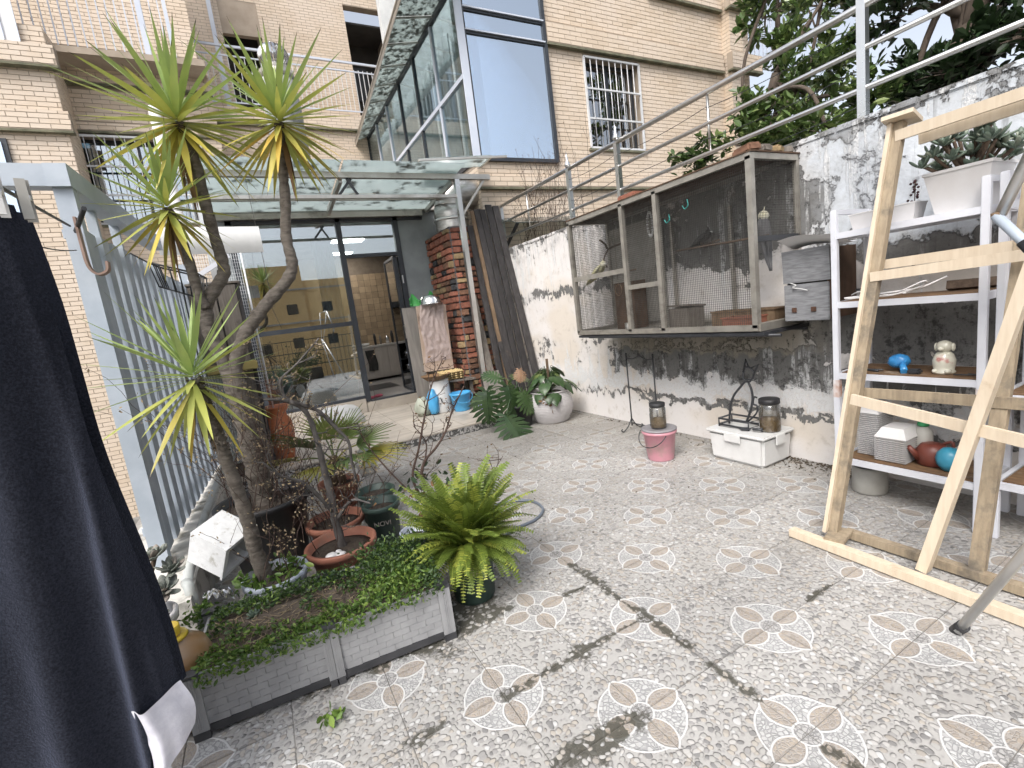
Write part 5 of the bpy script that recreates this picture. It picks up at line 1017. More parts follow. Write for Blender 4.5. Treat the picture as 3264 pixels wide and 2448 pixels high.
MB().ico((3.548, 1.268, 1.055), .038, 3, (1, 1.1, .92)).build('head', 'pearl_glaze', dg); MB().ico((3.512, 1.272, 1.045), .018, 2, (1.1, 1, .8)).build('muzzle', 'pearl_glaze', dg)
for s_ in (-1, 1): MB().ico((3.55, 1.268 + s_ * .040, 1.05), .02, 2, (.8, .5, 1.3)).build('ear', 'pearl_glaze', dg); MB().ico((3.515, 1.268 + s_ * .03, .91), .02, 2, (1.4, .8, .8)).build('paw', 'pearl_glaze', dg)
solo('hand_pruner', MB().tube([(3.52, 1.68, .90), (3.48, 1.58, .9)], .007, 6).tube([(3.52, 1.66, .9), (3.50, 1.56, .905)], .006, 6), 'black_iron', 'thin dark pruning tool on the tool shelf', 'tool')
solo('whetstone', MB().bbox((3.46, 1.355, .893), (3.51, 1.42, .922), .008), 'black_iron', 'dark rounded whetstone beside the blue toy hammer', 'stone')
solo('iron_hook', MB().tube(spline([(3.48, 1.20, .90), (3.46, 1.14, .905), (3.5, 1.10, .9), (3.52, 1.15, .9)], 4), .005, 6), 'black_iron', 'bent black iron hook beside the dog figurine', 'hook')
# tray shelf
for y0, y1, x0, x1, n_, lb in ((1.60, 1.73, 3.52, 3.74, 22, 'tall stack of white nursery trays on the low shelf'), (1.42, 1.60, 3.46, 3.70, 12, 'short stack of white nursery trays beside the tall stack')):
    tk = thing('tray_stack', lb, 'trays', ((x0 + x1) / 2, (y0 + y1) / 2, .30), 'stacked trays')
    for k in range(n_):
        z = .298 + k * .0135; w_ = .012
        MB().hexa([(x0 + w_, y0 + w_, z), (x1 - w_, y0 + w_, z), (x1 - w_, y1 - w_, z), (x0 + w_, y1 - w_, z), (x0, y0, z + .010), (x1, y0, z + .010), (x1, y1, z + .010), (x0, y1, z + .010)]).build('tray', 'white_pot', tk)
    MB().hexa([(x0, y0, .298 + n_ * .0135), (x1, y0, .298 + n_ * .0135), (x1, y1, .298 + n_ * .0135), (x0, y1, .298 + n_ * .0135)] + [(x0 + .04, y0 + .03, .36 + n_ * .0135), (x1 - .04, y0 + .03, .36 + n_ * .0135), (x1 - .04, y1 - .03, .36 + n_ * .0135), (x0 + .04, y1 - .03, .36 + n_ * .0135)]).build('top_tray', 'white_pot', tk)
surf('teal_blue', (.05, .30, .42), (.04, .24, .36), 5, .3)
rc = thing('watering_can', 'dark red plastic watering can on the low shelf', 'watering can', (3.58, 1.34, .298)); surf('dark_red', (.16, .045, .03), (.12, .03, .022), 6, .4, 0)
MB().lathe([(.001, 0), (.07, 0), (.078, .01), (.085, .09), (.06, .13), (.03, .14)], (3.58, 1.33, .298), 24).build('body', 'dark_red', rc); MB().tube([(3.53, 1.38, .34), (3.49, 1.42, .42)], [.022, .014], 10).build('spout', 'dark_red', rc); MB().tube(spline([(3.60, 1.29, .43), (3.60, 1.24, .45), (3.60, 1.24, .36)], 4), .009, 8).build('handle', 'dark_red', rc)
gb = thing('spray_bottle', 'clear spray bottle with a green cap behind the watering can', 'bottle', (3.66, 1.41, .298)); MB().lathe([(.001, 0), (.05, 0), (.052, .02), (.05, .18), (.025, .22)], (3.66, 1.41, .298), 20).build('body', 'jar_haze', gb); surf('cap_green', (.03, .24, .09), None, 5, .35); MB().lathe([(.03, 0), (.032, .01), (.022, .07), (.001, .072)], (3.66, 1.41, .518), 16).build('cap', 'cap_green', gb)
solo('blue_ball', MB().lathe([(.001, 0), (.035, .004), (.062, .04), (.068, .075), (.06, .11), (.035, .138), (.001, .146)], (3.52, 1.225, .298), 24), 'teal_blue', 'round blue plastic ball beside the watering can', 'ball')
storage_jar((3.62, 1.70, .002), .105, .22, 'dusty glass jar on the floor under the white shelf', .1, 'jar_haze')

# ================================================================== PALE WOOD FRAMES
surf('pine', (.64, .545, .42), (.57, .47, .35), 5, .7, .15, stretch=(8, 8, .8), dirt=(.42, .31, .20), dirt_scale=9, dirt_lo=.6, dirt_hi=.8, rand=.06)
surf('pine_old', (.36, .29, .20), (.26, .205, .14), 6, .8, .3, stretch=(8, 8, .8), dirt=(.12, .105, .085), dirt_scale=5, dirt_lo=.5, dirt_hi=.75)
lf = thing('wood_rack_frame', 'pale pine frame with a capped post leaning towards the white shelf', 'frame', (2.85, 1.2, 0))
def lx(z): return 2.77 + .235 * z
def ly(z): return 1.50 - .045 * z
MB().beam((lx(0.05), ly(0), .05), (lx(2.33), ly(2.33), 2.33), .055, .045, (1, 0, 0)).build('post', 'pine_old', lf); MB().beam((lx(.05) - .02, ly(0) + .03, .05), (lx(2.33) - .02, ly(2.33) + .03, 2.33), .02, .05, (1, 0, 0)).build('post_cheek', 'pine', lf)
MB().beam((lx(.05) + .10, .89, .05), (lx(2.33) + .02, .84, 2.33), .06, .04, (1, 0, 0)).build('post', 'pine_old', lf)
MB().cbox((lx(2.33), ly(2.33) - .01, 2.345), (.17, .14, .022), (0, R(10), R(8))).build('cap_board', 'pine', lf)
for z, dx in ((2.26, -.02), (2.22, .06)): MB().beam((lx(z) + dx, ly(z) + (.0 if dx < 0 else -.08), z), (lx(z) + dx, .30, z + .02), .022, .055).build('rail', 'pine', lf)
for z, z2_, dx in ((1.575, 1.60, .05), (1.515, 1.565, -.025)): MB().beam((lx(z) + dx, ly(z) + .01, z), (lx(z) + dx, .30, z2_), .02, .052).build('rail', 'pine', lf)
MB().beam((lx(.86) + .05, ly(.86) + .01, .86), (lx(.86) + .05, .30, .875), .02, .055).build('rail', 'pine_old', lf)
MB().beam((2.86, 1.47, .035), (2.86, .20, .035), .05, .045).build('base_rail', 'pine_old', lf)
lf2 = thing('wood_rack_frame', 'pale pine frame with a long base rail and slanting upright standing in front', 'frame', (2.68, 1.0, 0))
MB().beam((2.665, 1.68, .03), (2.60, .10, .03), .055, .045).build('base_rail', 'pine', lf2)
MB().beam((2.70, 1.035, .055), (2.86, .60, 2.1), .045, .062, (1, 0, 0)).build('upright', 'pine', lf2)
MB().beam((2.80, 1.40, .872), (2.74, .25, .70), .02, .055).build('rail', 'pine', lf2)
MB().cbox((2.76, 1.46, .055), (.18, .1, .02), (0, 0, .2)).build('foot_block', 'pine_old', lf2)
# ================================================================== STEEL DRYING RACK at the edge
dr = thing('drying_rack', 'stainless tube drying rack with black foot cap and black joint', 'drying rack', (2.37, .79, 0))
MB().tube([(2.365, .785, .02), (1.95, .20, 1.35)], .017, 14).build('leg', 'stainless', dr); MB().tube([(2.385, .80, 0.0), (2.355, .765, .06)], .023, 14).build('foot_cap', 'black_matte', dr)
MB().tube([(2.29, .675, 1.70), (2.2, .42, 2.30)], .017, 14).build('arm', 'stainless', dr); MB().tube([(2.285, .685, 1.70), (2.25, .55, 1.52)], .015, 14).build('lower_arm', 'galv_steel', dr); MB().tube([(2.265, .61, 1.60), (2.22, .45, 1.38)], .019, 14).build('joint_sleeve', 'black_matte', dr)
MB().lathe([(.001, 0), (.018, .004), (.02, .02), (.001, .024)], (2.29, .68, 1.688), 14).build('end_cap', 'tan_plank', dr)
MB().tube([(1.95, .20, 1.35), (2.2, .42, 2.30)], .012, 10).build('brace', 'stainless', dr)
MB().tube([(2.0, -.6, 1.4), (1.95, .20, 1.35)], .012, 10).build('rail', 'stainless', dr); MB().tube([(2.2, .42, 2.30), (2.1, -.6, 2.30)], .012, 10).build('rail', 'stainless', dr); MB().tube([(2.0, -.6, 1.4), (2.2, -.8, 0.0)], .017, 12).tube([(2.1, -.6, 2.3), (2.0, -.6, 1.4)], .012, 10).build('rear_leg', 'stainless', dr)
# ================================================================== KERB, FENCE, CLOTHES LINE (left side)
random.seed(21)
kb = thing('low_kerb_wall', 'rough whitewashed concrete kerb wall carrying the grey fence', 'kerb', (-.8, 4.4, 0))
def kerb_top(x, y): return .30 + .012 * mnoise.noise((x * 6, y * 4, 1)) + .008 * mnoise.noise((x * 17, y * 15, 5))
m_ = MB().grid(lambda u, v: (lerp(-1.06, -.56, u), lerp(2.92, 6.4, v), kerb_top(lerp(-1.06, -.56, u), lerp(2.92, 6.4, v))), 12, 60)
m_.grid(lambda u, v: (-.56 + .02 * mnoise.noise((9, u * 14, v * 3)) * math.sin(v * 3.1), lerp(2.92, 6.4, u), lerp(-.02, kerb_top(-.56, lerp(2.92, 6.4, u)), v)), 60, 8)
m_.grid(lambda u, v: (lerp(-1.06, -.56, u), 2.92 + .015 * mnoise.noise((u * 5, 3, v * 4)) * math.sin(v * 3.1) * math.sin(u * 3.1), lerp(-1.6, kerb_top(lerp(-1.06, -.56, u), 2.92), v)), 12, 14)
m_.box((-1.06, 2.94, -1.6), (-.575, 6.4, .27)); m_.build('kerb', 'kerb_paint', kb)
def fx(y): return -.775 + (y - 3.57) * .062
fe = thing('steel_fence', 'blue-grey steel fence of upright slats with a heavy top beam', 'fence', (fx(3.57), 3.57, .3))
MB().beam((fx(3.57), 3.57, .29), (fx(3.57), 3.57, 2.56), .085, .085).build('post', 'galv_steel', fe)
MB().beam((fx(6.55), 6.55, .11), (fx(6.55), 6.55, 2.55), .08, .08).build('post', 'galv_steel', fe)
MB().beam((fx(3.50), 3.50, 2.62), (fx(5.5), 5.5, 2.60), .10, .12).build('top_beam', 'galv_steel', fe); MB().beam((-2.6, 3.555, 2.63), (fx(3.5) + .05, 3.555, 2.62), .095, .115).build('top_beam', 'galv_steel', fe)
for z in (2.33, .52): MB().beam((fx(3.6) - .05, 3.6, z), (fx(6.5) - .05, 6.5, z), .04, .05).build('rail', 'galv_steel', fe)
for k in range(14):
    y = 3.76 + k * .205
    MB().beam((fx(y), y, .335), (fx(y) + random.uniform(-.006, .006), y + random.uniform(-.008, .008), 2.36 if y < 5.5 else 2.30), .155, .035, (1, 0, 0)).build('slat', 'galv_steel', fe)
for y in (4.05, 4.5): MB().beam((fx(y) - .04, y, 2.36), (fx(y) - .04, y, 2.56), .05).build('strut', 'galv_steel', fe)
surf('copper_strip', (.30, .20, .16), (.22, .15, .12), 9, .6)
hk = MB(); hp = spline([(-.735, 3.44, 2.38), (-.735, 3.44, 2.22), (-.73, 3.44, 2.12), (-.70, 3.44, 2.075), (-.655, 3.44, 2.09), (-.645, 3.44, 2.14)], 5)
for a, b in zip(hp[:-1], hp[1:]): hk.beam(a, b, .012, .055, (0, 1, 0))
solo('hanging_hook', hk, 'copper_strip', 'flat brownish metal hook hanging from the fence wire', 'hook')
ln = thing('clothes_line', 'black cord and thin wires stretched from the fence post to the garment', 'clothes line', (-.7, 3.4, 2.3))
MB().tube([(fx(3.5), 3.50, 2.35), (-.52, 1.75, 2.085), (-.30, -.8, 1.75)], .006, 6).build('cord', 'black_matte', ln); MB().tube([(fx(3.5) + .02, 3.50, 2.32), (-.64, 3.2, 2.37)], .012, 6).build('knot', 'black_matte', ln)
MB().tube(sag((fx(3.5), 3.50, 2.22), (-.6, 1.7, 2.0), .03), .003, 5).build('wire', 'mesh_wire', ln)
# hanging garment
def velvet():
    m, t, b = nodes('velvet'); n_ = NOISE(t, POS(t), 160, 3, .7); n2 = NOISE(t, POS(t, (1, 1, .25)), 4, 4)
    L(t, MIX(t, SSTEP(t, MATH(t, 'ADD', MATH(t, 'MULTIPLY', n_, .6), MATH(t, 'MULTIPLY', n2, .4)), .35, .65), (.008, .009, .013), (.026, .029, .041)), b.inputs['Base Color']); b.inputs['Roughness'].default_value = .95; b.inputs['Specular IOR Level'].default_value = .1
    b.inputs['Sheen Weight'].default_value = .7; b.inputs['Sheen Roughness'].default_value = .4; b.inputs['Sheen Tint'].default_value = (.30, .34, .48, 1); BUMP(t, b, n_, .8, .003)
velvet(); surf('white_lining', (.66, .66, .72), (.58, .58, .65), 40, .9, .4)
ga = thing('hanging_garment', 'dark navy velvet garment with a white hem hanging on the clothes line', 'garment', (-.7, 1.7, .4))
def gsurf(u, v, off=0.0):
    xr = lerp(-.425, -.505, v ** 1.3) + .006 * math.sin(v * 9); x = lerp(-1.5, xr, u); k = min(1, max(0, (x + .60) / .12)); zb = lerp(.02, .50, k * k * (3 - 2 * k)); z = lerp(zb, 2.04, v)
    amp = lerp(1.0, .5, v); xs = x - .10 * v      # folds fan out a little towards the hem
    y = 1.74 - amp * (.045 * math.exp(-((xs + .53) / .030) ** 2) + .06 * math.exp(-((xs + .70) / .06) ** 2) + .05 * math.exp(-((xs + .93) / .08) ** 2) + .012 * math.sin(xs * 23)) + .02 * mnoise.noise((x * 4, z * 1.4, 2)) + .006 * mnoise.noise((x * 16, z * 5, 7)) + off
    if u > .97: y += (u - .97) * 1.5
    return (x, y, z)
MB().grid(gsurf, 150, 50).build('body', 'velvet', ga); MB().grid(lambda u, v: gsurf(1 - u, v, .10), 60, 24).build('back', 'velvet', ga)
MB().grid(lambda u, v: (lerp(-.525, -.408, u) + .012 * math.sin(v * 4), 1.70 + .02 * math.sin(u * 7 + v) + .05 * u - .05 * math.exp(-((u - .25) / .2) ** 2), lerp(.30 + .10 * u, .56, v)), 20, 12).build('hem', 'white_lining', ga)
for k, (x, y) in enumerate(((-.515, 1.74), (-.478, 1.80))):
    pg = thing('clothes_peg', ['white plastic clothes peg gripping the top of the dark garment', 'clear plastic clothes peg next to the white one'][k], 'clothes peg', (x, y, 2.0))
    for s_ in (-1, 1): MB().cbox((x, y + s_ * .012, 2.055), (.022, .006, .11), (s_ * .12, 0, .3)).build('jaw', 'white_plastic' if k == 0 else 'jar_haze', pg)
    MB().tube([(x - .012, y, 2.06), (x + .012, y, 2.06)], .008, 8).build('spring', 'stainless', pg)
# wire basket on the fence, pipe along the kerb
ba = thing('wire_basket', 'black wire basket hooked on the grey fence', 'basket', (-.45, 4.55, 2.0)); P4 = [(-.60, 4.45, 2.28), (-.30, 4.45, 2.17), (-.27, 4.75, 2.17), (-.57, 4.75, 2.28)]; Q4 = [(x + .03 * (1 if x < -.45 else -1), y + .02 * (1 if y < 4.6 else -1), z - .18) for x, y, z in P4]
MB().tube(P4 + [P4[0]], .007, 6).build('rim', 'black_iron', ba); MB().tube(Q4 + [Q4[0]], .006, 6).build('base_ring', 'black_iron', ba)
for e in range(4):
    for k in range(5 if e % 2 == 0 else 4):
        t_ = k / 5; MB().tube([Vector(P4[e]).lerp(Vector(P4[(e + 1) % 4]), t_), Vector(Q4[e]).lerp(Vector(Q4[(e + 1) % 4]), t_)], .0045, 5).build('wire', 'black_iron', ba)
for k in range(1, 4): MB().tube([Vector(Q4[0]).lerp(Vector(Q4[1]), k / 4), Vector(Q4[3]).lerp(Vector(Q4[2]), k / 4)], .0045, 5).build('wire', 'black_iron', ba)
MB().tube([(-.60, 4.5, 2.28), (-.70, 4.5, 2.36), (-.73, 4.5, 2.33)], .006, 5).build('hook', 'black_iron', ba)
surf('pvc', (.46, .48, .47), (.38, .40, .39), 6, .5, 0, dirt=(.25, .25, .22), dirt_scale=5)
solo('kerb_pipe', MB().tube([(-.585, 3.05, .345), (-.60, 3.9, .345), (-.545, 5.9, .36)], .027, 14).tube([(-.585, 3.05, .345), (-.57, 3.0, .345), (-.56, 2.98, .2), (-.555, 2.97, .01)], .027, 14), 'pvc', 'pale plastic drain pipe running along the kerb beside the fence', 'pipe')
solo('down_pipe', MB().tube([(-.70, 9.0, -1.55), (-.70, 9.0, 5.2)], .075, 18), 'white_pot', 'thick white drain pipe standing behind the yucca', 'pipe')
# old wooden cabinet, mesh panel, corrugated sheet, white board
cbn = thing('wooden_cabinet', 'tall weathered brown wooden cabinet behind the yucca trunk', 'cabinet', (-.3, 6.25, .112))
MB().box((-.54, 6.12, .112), (-.07, 6.42, 2.26)).build('carcass', 'dark_room', cbn)
for x0, x1 in ((-.545, -.30), (-.285, -.10)): MB().bbox((x0, 6.10, .14), (x1, 6.119, 2.25), .004).build('plank', 'weathered_wood', cbn)
MB().bbox((-.095, 6.10, .13), (-.06, 6.125, 2.25), .004).build('plank', 'dark_plank', cbn); MB().bbox((-.56, 6.09, 2.26), (-.05, 6.44, 2.285), .004).build('top', 'weathered_wood', cbn)
solo('corrugated_sheet', MB().grid(lambda u, v: (lerp(-.60, -.20, u), 5.98 + .011 * math.sin(u * 110), lerp(.30, 1.30, v)), 120, 1), 'pvc', 'grey corrugated sheet standing before the wooden cabinet', 'sheet')
surf('mustard', (.36, .29, .10), (.30, .24, .085), 6, .5); solo('yellow_tray', MB().bbox((-.52, 5.86, 1.31), (-.04, 6.07, 1.40), .01), 'mustard', 'flat mustard yellow tray on top of the corrugated sheet', 'tray')
wg = thing('wire_grid_panel', 'white wire grid panel standing behind the wooden cabinet', 'wire panel', (-.3, 6.55, .11)); gm = MB()
for k in range(28): gm.tube([(-.62 + k * .0235, 6.55, .95), (-.62 + k * .0235, 6.55, 2.72)], .0022, 4)
for k in range(44): gm.tube([(-.62, 6.55, .96 + k * .0405), (.02, 6.55, .96 + k * .0405)], .0022, 4)
tag(gm.build('wires', 'white_bar', wg), kind='stuff')
for a, b in (((-.63, .112), (-.63, 2.74)), ((.025, .112), (.025, 2.74)), ((-.63, 2.73), (.025, 2.73))): MB().tube([(a[0], 6.55, a[1]), (b[0], 6.55, b[1])], .009, 8).build('frame', 'white_bar', wg)
MB().beam((-.55, 6.5, 2.35), (-.1, 6.5, 2.62), .03, .05).build('brace', 'shelf_white', wg)
wb = thing('white_board', 'long white plastic board hung on strings below the awning', 'board', (-.2, 5.7, 2.5)); MB().grid(lambda u, v: (lerp(-.66, .235, u), 5.7 - .03 * math.sin(v * 3.1), lerp(2.53, 2.79, v) - .02 * u), 30, 8).grid(lambda u, v: (lerp(.235, -.66, u), 5.712 - .03 * math.sin(v * 3.1), lerp(2.53, 2.79, v) - .02 * (1 - u)), 30, 8).build('panel', 'white_plastic', wb)
for x in (-.4, .21): MB().tube([(x, 5.70, 2.77), (x + .04, 7.05, 3.66)], .0025, 4).build('string', 'mesh_wire', wb)
MB().tube(spline([(.215, 5.7, 2.52), (.22, 5.72, 2.1), (.24, 5.75, 1.95), (.21, 5.74, 1.93), (.26, 5.75, 1.70)], 5), .003, 4).build('string', 'mesh_wire', wb)

# ================================================================== YUCCAS
leafmat('yucca_young', (.37, .46, .15), (.30, .40, .14), None, .4, .22, 5, .15, edge=(.03, .022, .015)); leafmat('yucca_mid', (.47, .48, .12), (.38, .42, .11), None, .4, .22, 5, .18, edge=(.03, .022, .015)); leafmat('yucca_old', (.56, .47, .09), (.48, .45, .11), (.52, .36, .07), .45, .22, 4, .18, edge=(.05, .03, .015)); leafmat('yucca_dead', (.20, .12, .055), (.14, .085, .04), None, .8, .1, 5, .2)
surf('yucca_bark', (.155, .135, .115), (.085, .072, .06), 16, .9, .8, stretch=(1, 1, 3.2), dirt=(.055, .045, .035), dirt_scale=14, dirt_lo=.52, dirt_hi=.72, bdist=.012)
def sword(L_, W_, droop, twist=0.0, n=9):
    m_ = MB(); vs = []; tips = []
    for i in range(n + 1):
        t_ = i / n; w_ = W_ * (min(1, .45 + t_ * 2.2) * (1 - max(0, t_ - .45) / .55) ** .9 + .02 * (1 - t_)); y = L_ * t_; z = -droop * L_ * t_ * t_; tw = twist * t_
        for s_ in (-1, 0, 1):
            a = s_ * w_ * .5; fold = .22 * abs(a); vs.append((a * math.cos(tw), y, z + fold + a * math.sin(tw))); tips.append(t_)
    fs = []
    for i in range(n):
        for s_ in (0, 1): a = i * 3 + s_; fs.append((a, a + 1, a + 4, a + 3))
    return m_.add(vs, fs, True, tips)
sw = {}
def sword_me(mat, k):
    if (mat, k) not in sw:
        L_, W_, d_ = [(.50, .034, .02), (.46, .037, .05), (.54, .032, .0), (.46, .036, .05), (.50, .033, .09)][k]; me = sword(L_, W_, d_, [.2, -.3, .1, .4, -.2][k]).mesh('leaf'); me.materials.append(MATS[mat]); sw[(mat, k)] = me
    return sw[(mat, k)]
def yucca_head(root, c, n, s, tilt=(0, 0), lo=-1.0, yellow=1.0, seed=0):
    rnd = random.Random(seed); c = Vector(c)
    for i in range(n):
        f = i / (n - 1); el = lerp(1.45, lo, f ** .95) + rnd.uniform(-.1, .1); az = i * 2.39996 + rnd.uniform(-.2, .2)
        d = Vector((math.cos(az) * math.cos(el) + tilt[0] * .3, math.sin(az) * math.cos(el) + tilt[1] * .3, math.sin(el)))
        q = f * yellow + rnd.uniform(-.12, .12); mat = 'yucca_young' if q < .45 else 'yucca_mid' if q < .80 else 'yucca_old'
        k = rnd.choice((0, 1, 2)) if f < .6 else rnd.choice((1, 3, 4)); ss = s * (lerp(.72, 1.0, min(1, f * 3.5)) * rnd.uniform(.88, 1.08))
        up = Vector((0, 0, 1)) if abs(el) < 1.2 else Vector((math.cos(az), math.sin(az), 0))
        p = c + Vector((0, 0, .05 - .13 * f)) + Vector((d.x, d.y, 0)) * .018
        place_leaf(sword_me(mat, k), None, root, p, d, up, ss)
    for i in range(4):
        az = rnd.uniform(0, 6.28); place_leaf(sword_me('yucca_dead', 4), None, root, c + Vector((0, 0, -.10)), (math.cos(az) * .25, math.sin(az) * .25, -1), (math.cos(az), math.sin(az), 0), s * rnd.uniform(.55, .9), 'dead_leaf')
def bark_tube(pts, r0, r1, n=7, seg=14):
    P = spline(pts, n); m = len(P); return MB().tube(P, [lerp(r0, r1, k / (m - 1)) * (1 + .07 * math.sin(k * 2.1) + .05 * math.sin(k * 5.3)) for k in range(m)], seg)
def pot(name, label, c, r_, h_, mat, lip=.012, taper=.78, soil=True, soil_mat='soil', cat='pot', seg=36, group=None, oval=1.0):
    t_ = thing(name, label, cat, c, group)
    MB().lathe([(.001, 0), (r_ * taper, 0), (r_ * taper + .004, .008), (r_ * .97, h_ - .045), (r_ + lip, h_ - .042), (r_ + lip + .003, h_ - .005), (r_ + lip - .004, h_), (r_ - .006, h_ - .003), (r_ * .93, h_ - .06)], c, seg, 1, oval).build('shell', mat, t_)
    if soil: MB().lathe([(r_ * .95, 0), (r_ * .6, .012), (.001, .016)], (c[0], c[1], c[2] + h_ - .055), 24, 1, oval).build('soil', soil_mat, t_)
    return t_
surf('black_pot', (.016, .016, .018), (.028, .028, .03), 6, .4, .02); surf('green_pot', (.022, .045, .038), (.035, .06, .05), 7, .45, .02, dirt=(.12, .12, .10), dirt_scale=7, dirt_lo=.6, dirt_hi=.85); surf('pale_pot', (.42, .46, .54), (.36, .40, .47), 6, .4, 0, dirt=(.25, .25, .22), dirt_scale=5)
pot('plant_pot', 'very large black plastic pot holding the branching yucca', (-.17, 3.75, .002), .295, .50, 'black_pot', .02, .74)
yu = thing('yucca', 'tall branching yucca with three leafy heads in the black pot', 'yucca', (-.17, 3.75, .45))
Y3 = 3.75
def P3(l, y=Y3, dy=0.0): return [(x, y + dy * i, z) for i, (x, z) in enumerate(l)]
bark_tube(P3([(-.16, .43), (-.17, .70), (-.17, 1.0), (-.18, 1.2), (-.19, 1.43)]), .078, .066, 7, 18).build('trunk', 'yucca_bark', yu)
bark_tube(P3([(-.18, 1.28), (-.17, 1.42), (-.09, 1.61), (-.02, 1.71), (.10, 1.84), (.26, 1.99), (.315, 2.10), (.31, 2.28), (.35, 2.53), (.375, 2.78), (.40, 3.02)], Y3, -.008), .050, .030).build('limb', 'yucca_bark', yu)
bark_tube(P3([(-.19, 1.28), (-.215, 1.45), (-.25, 1.63), (-.27, 1.74), (-.24, 1.90), (-.12, 2.06), (-.105, 2.16), (-.125, 2.42), (-.136, 2.80), (-.18, 3.04)], Y3, .008), .050, .030).build('limb', 'yucca_bark', yu)
bark_tube(P3([(-.25, 1.86), (-.275, 1.95), (-.29, 2.2), (-.315, 2.40), (-.335, 2.49)], Y3, -.012), .033, .026).build('limb', 'yucca_bark', yu)
yucca_head(yu, (-.185, Y3 + .07, 3.07), 92, 1.20, seed=1); yucca_head(yu, (.405, Y3 - .08, 3.05), 90, 1.10, seed=2); yucca_head(yu, (-.335, Y3 - .05, 2.51), 70, .96, seed=3)
pot('plant_pot', 'pale blue-grey basin holding the small leaning yucca and weeds', (-.155, 2.985, .002), .165, .27, 'pale_pot', .012, .8)
y2 = thing('yucca', 'smaller single-headed yucca with a thin leaning trunk in the pale basin', 'yucca', (-.21, 2.95, .22))
bark_tube([(-.20, 2.97, .20), (-.225, 2.96, .43), (-.23, 2.955, .64), (-.25, 2.95, .86), (-.27, 2.95, 1.04), (-.29, 2.95, 1.25), (-.318, 2.95, 1.44)], .043, .026, 8).build('trunk', 'yucca_bark', y2)
sc_ = MB(); random.seed(4)
for k in range(60):
    t_ = k / 60; z = lerp(1.05, 1.46, t_); x = lerp(-.272, -.322, t_); a = k * 2.4; r_ = .032
    sc_.cbox((x + r_ * math.cos(a), 2.95 + r_ * math.sin(a), z), (.028, .012, .016), (0, .5, a + 1.57))
sc_.build('leaf_scars', 'yucca_bark', y2)
yucca_head(y2, (-.328, 2.95, 1.47), 62, 1.0, lo=-1.05, yellow=.85, seed=9)

# ================================================================== POTS AND SHRUBS
pot('plant_pot', 'wide terracotta pot with white stones holding the bare shrub', (.235, 3.16, .002), .205, .25, 'terracotta', .018, .72)
pot('plant_pot', 'wide terracotta pot standing behind the one with white stones', (.26, 3.60, .002), .19, .25, 'terracotta', .018, .72)
gp = pot('plant_pot', 'dark green pot with raised lettering among the terracotta pots', (.575, 3.46, .002), .125, .32, 'green_pot', .012, .8)
Mx = Matrix.Translation((.545, 3.46 - .117, .20)) @ Euler((R(90), 0, R(-14))).to_matrix().to_4x4(); text_mb('NOVI', .05, Mx).build('lettering', 'board_grey', gp)
pot('plant_pot', 'dark green pot further back behind the lettered pot', (.63, 3.95, .002), .15, .26, 'green_pot', .012, .8); pot('plant_pot', 'brown pot at the foot of the fan palm', (.42, 4.55, .002), .17, .24, 'terracotta', .015, .78)
pot('plant_pot', 'small pale pot squeezed between the green pot and the fern', (.70, 3.08, .002), .09, .2, 'pale_pot', .01, .8); pot('plant_pot', 'black pot of the thorny bare stems behind the fern', (.86, 2.98, .002), .13, .30, 'black_pot', .01, .8)
for i, (x, y, s_) in enumerate(((.16, 3.06, .035), (.215, 3.045, .027), (.205, 3.10, .018))):
    solo('white_stone', MB().ico((x, y, .215), s_, 2, (1.2, .9, .75), .04), 'white_pot', ['largest white stone lying in the terracotta pot', 'middle white stone lying in the terracotta pot', 'smallest white stone lying in the terracotta pot'][i], 'stone', 'stones in the pot')
surf('grey_bark', (.13, .12, .115), (.065, .058, .055), 22, .9, .7, stretch=(1, 1, .4)); surf('thorn_bark', (.075, .045, .035), (.045, .028, .022), 22, .85, .5)
leafmat('seedhead', (.34, .27, .17), (.24, .18, .11), None, .9, .1); leafmat('dry_leaf', (.16, .09, .04), (.10, .06, .03), None, .9, .1); leafmat('dull_leaf', (.05, .085, .04), (.035, .06, .03), None, .5, .15)
def twiggy(root, mat, base, d, l, r_, depth, rnd, ends, spread=.7, mb=None, seg=6):
    """a crooked branch with side twigs, all into one mesh"""
    p = Vector(base); d = Vector(d).normalized(); pts = [p.copy()]; n = 5
    for i in range(n):
        d = (d + Vector((rnd.gauss(0, .2), rnd.gauss(0, .2), rnd.gauss(0, .16) + .05))).normalized(); p = p + d * l / n; pts.append(p.copy())
        if depth > 0 and i > 0 and rnd.random() < .75:
            sd = (d + Vector((rnd.gauss(0, spread), rnd.gauss(0, spread), rnd.gauss(0, spread * .6)))).normalized(); twiggy(root, mat, p, sd, l * rnd.uniform(.35, .6), r_ * .55, depth - 1, rnd, ends, spread, mb, 5)
    mb.tube(pts, [lerp(r_, r_ * .5, k / n) for k in range(n + 1)], seg); ends.append(p)
def leaf_quads(mb, p, n, s, rnd, jit=.02):
    for _ in range(n):
        c = p + Vector((rnd.gauss(0, jit), rnd.gauss(0, jit), rnd.gauss(0, jit))); a = Euler((rnd.uniform(0, 6), rnd.uniform(0, 6), rnd.uniform(0, 6))).to_matrix(); k = s * rnd.uniform(.6, 1.3); mb.cr = rnd.random() * .999 + .001
        mb.add([c + a @ Vector(q) * k for q in ((0, -1, 0), (.45, -.2, .12), (.35, .5, .1), (0, 1, 0), (-.35, .5, .1), (-.45, -.2, .12))], [(0, 1, 2, 3), (0, 3, 4, 5)])
rnd = random.Random(3)
bs = thing('bare_shrub', 'bare crooked grey shrub growing from the terracotta pot with stones', 'shrub', (.235, 3.16, .2)); mb = MB(); ends = []
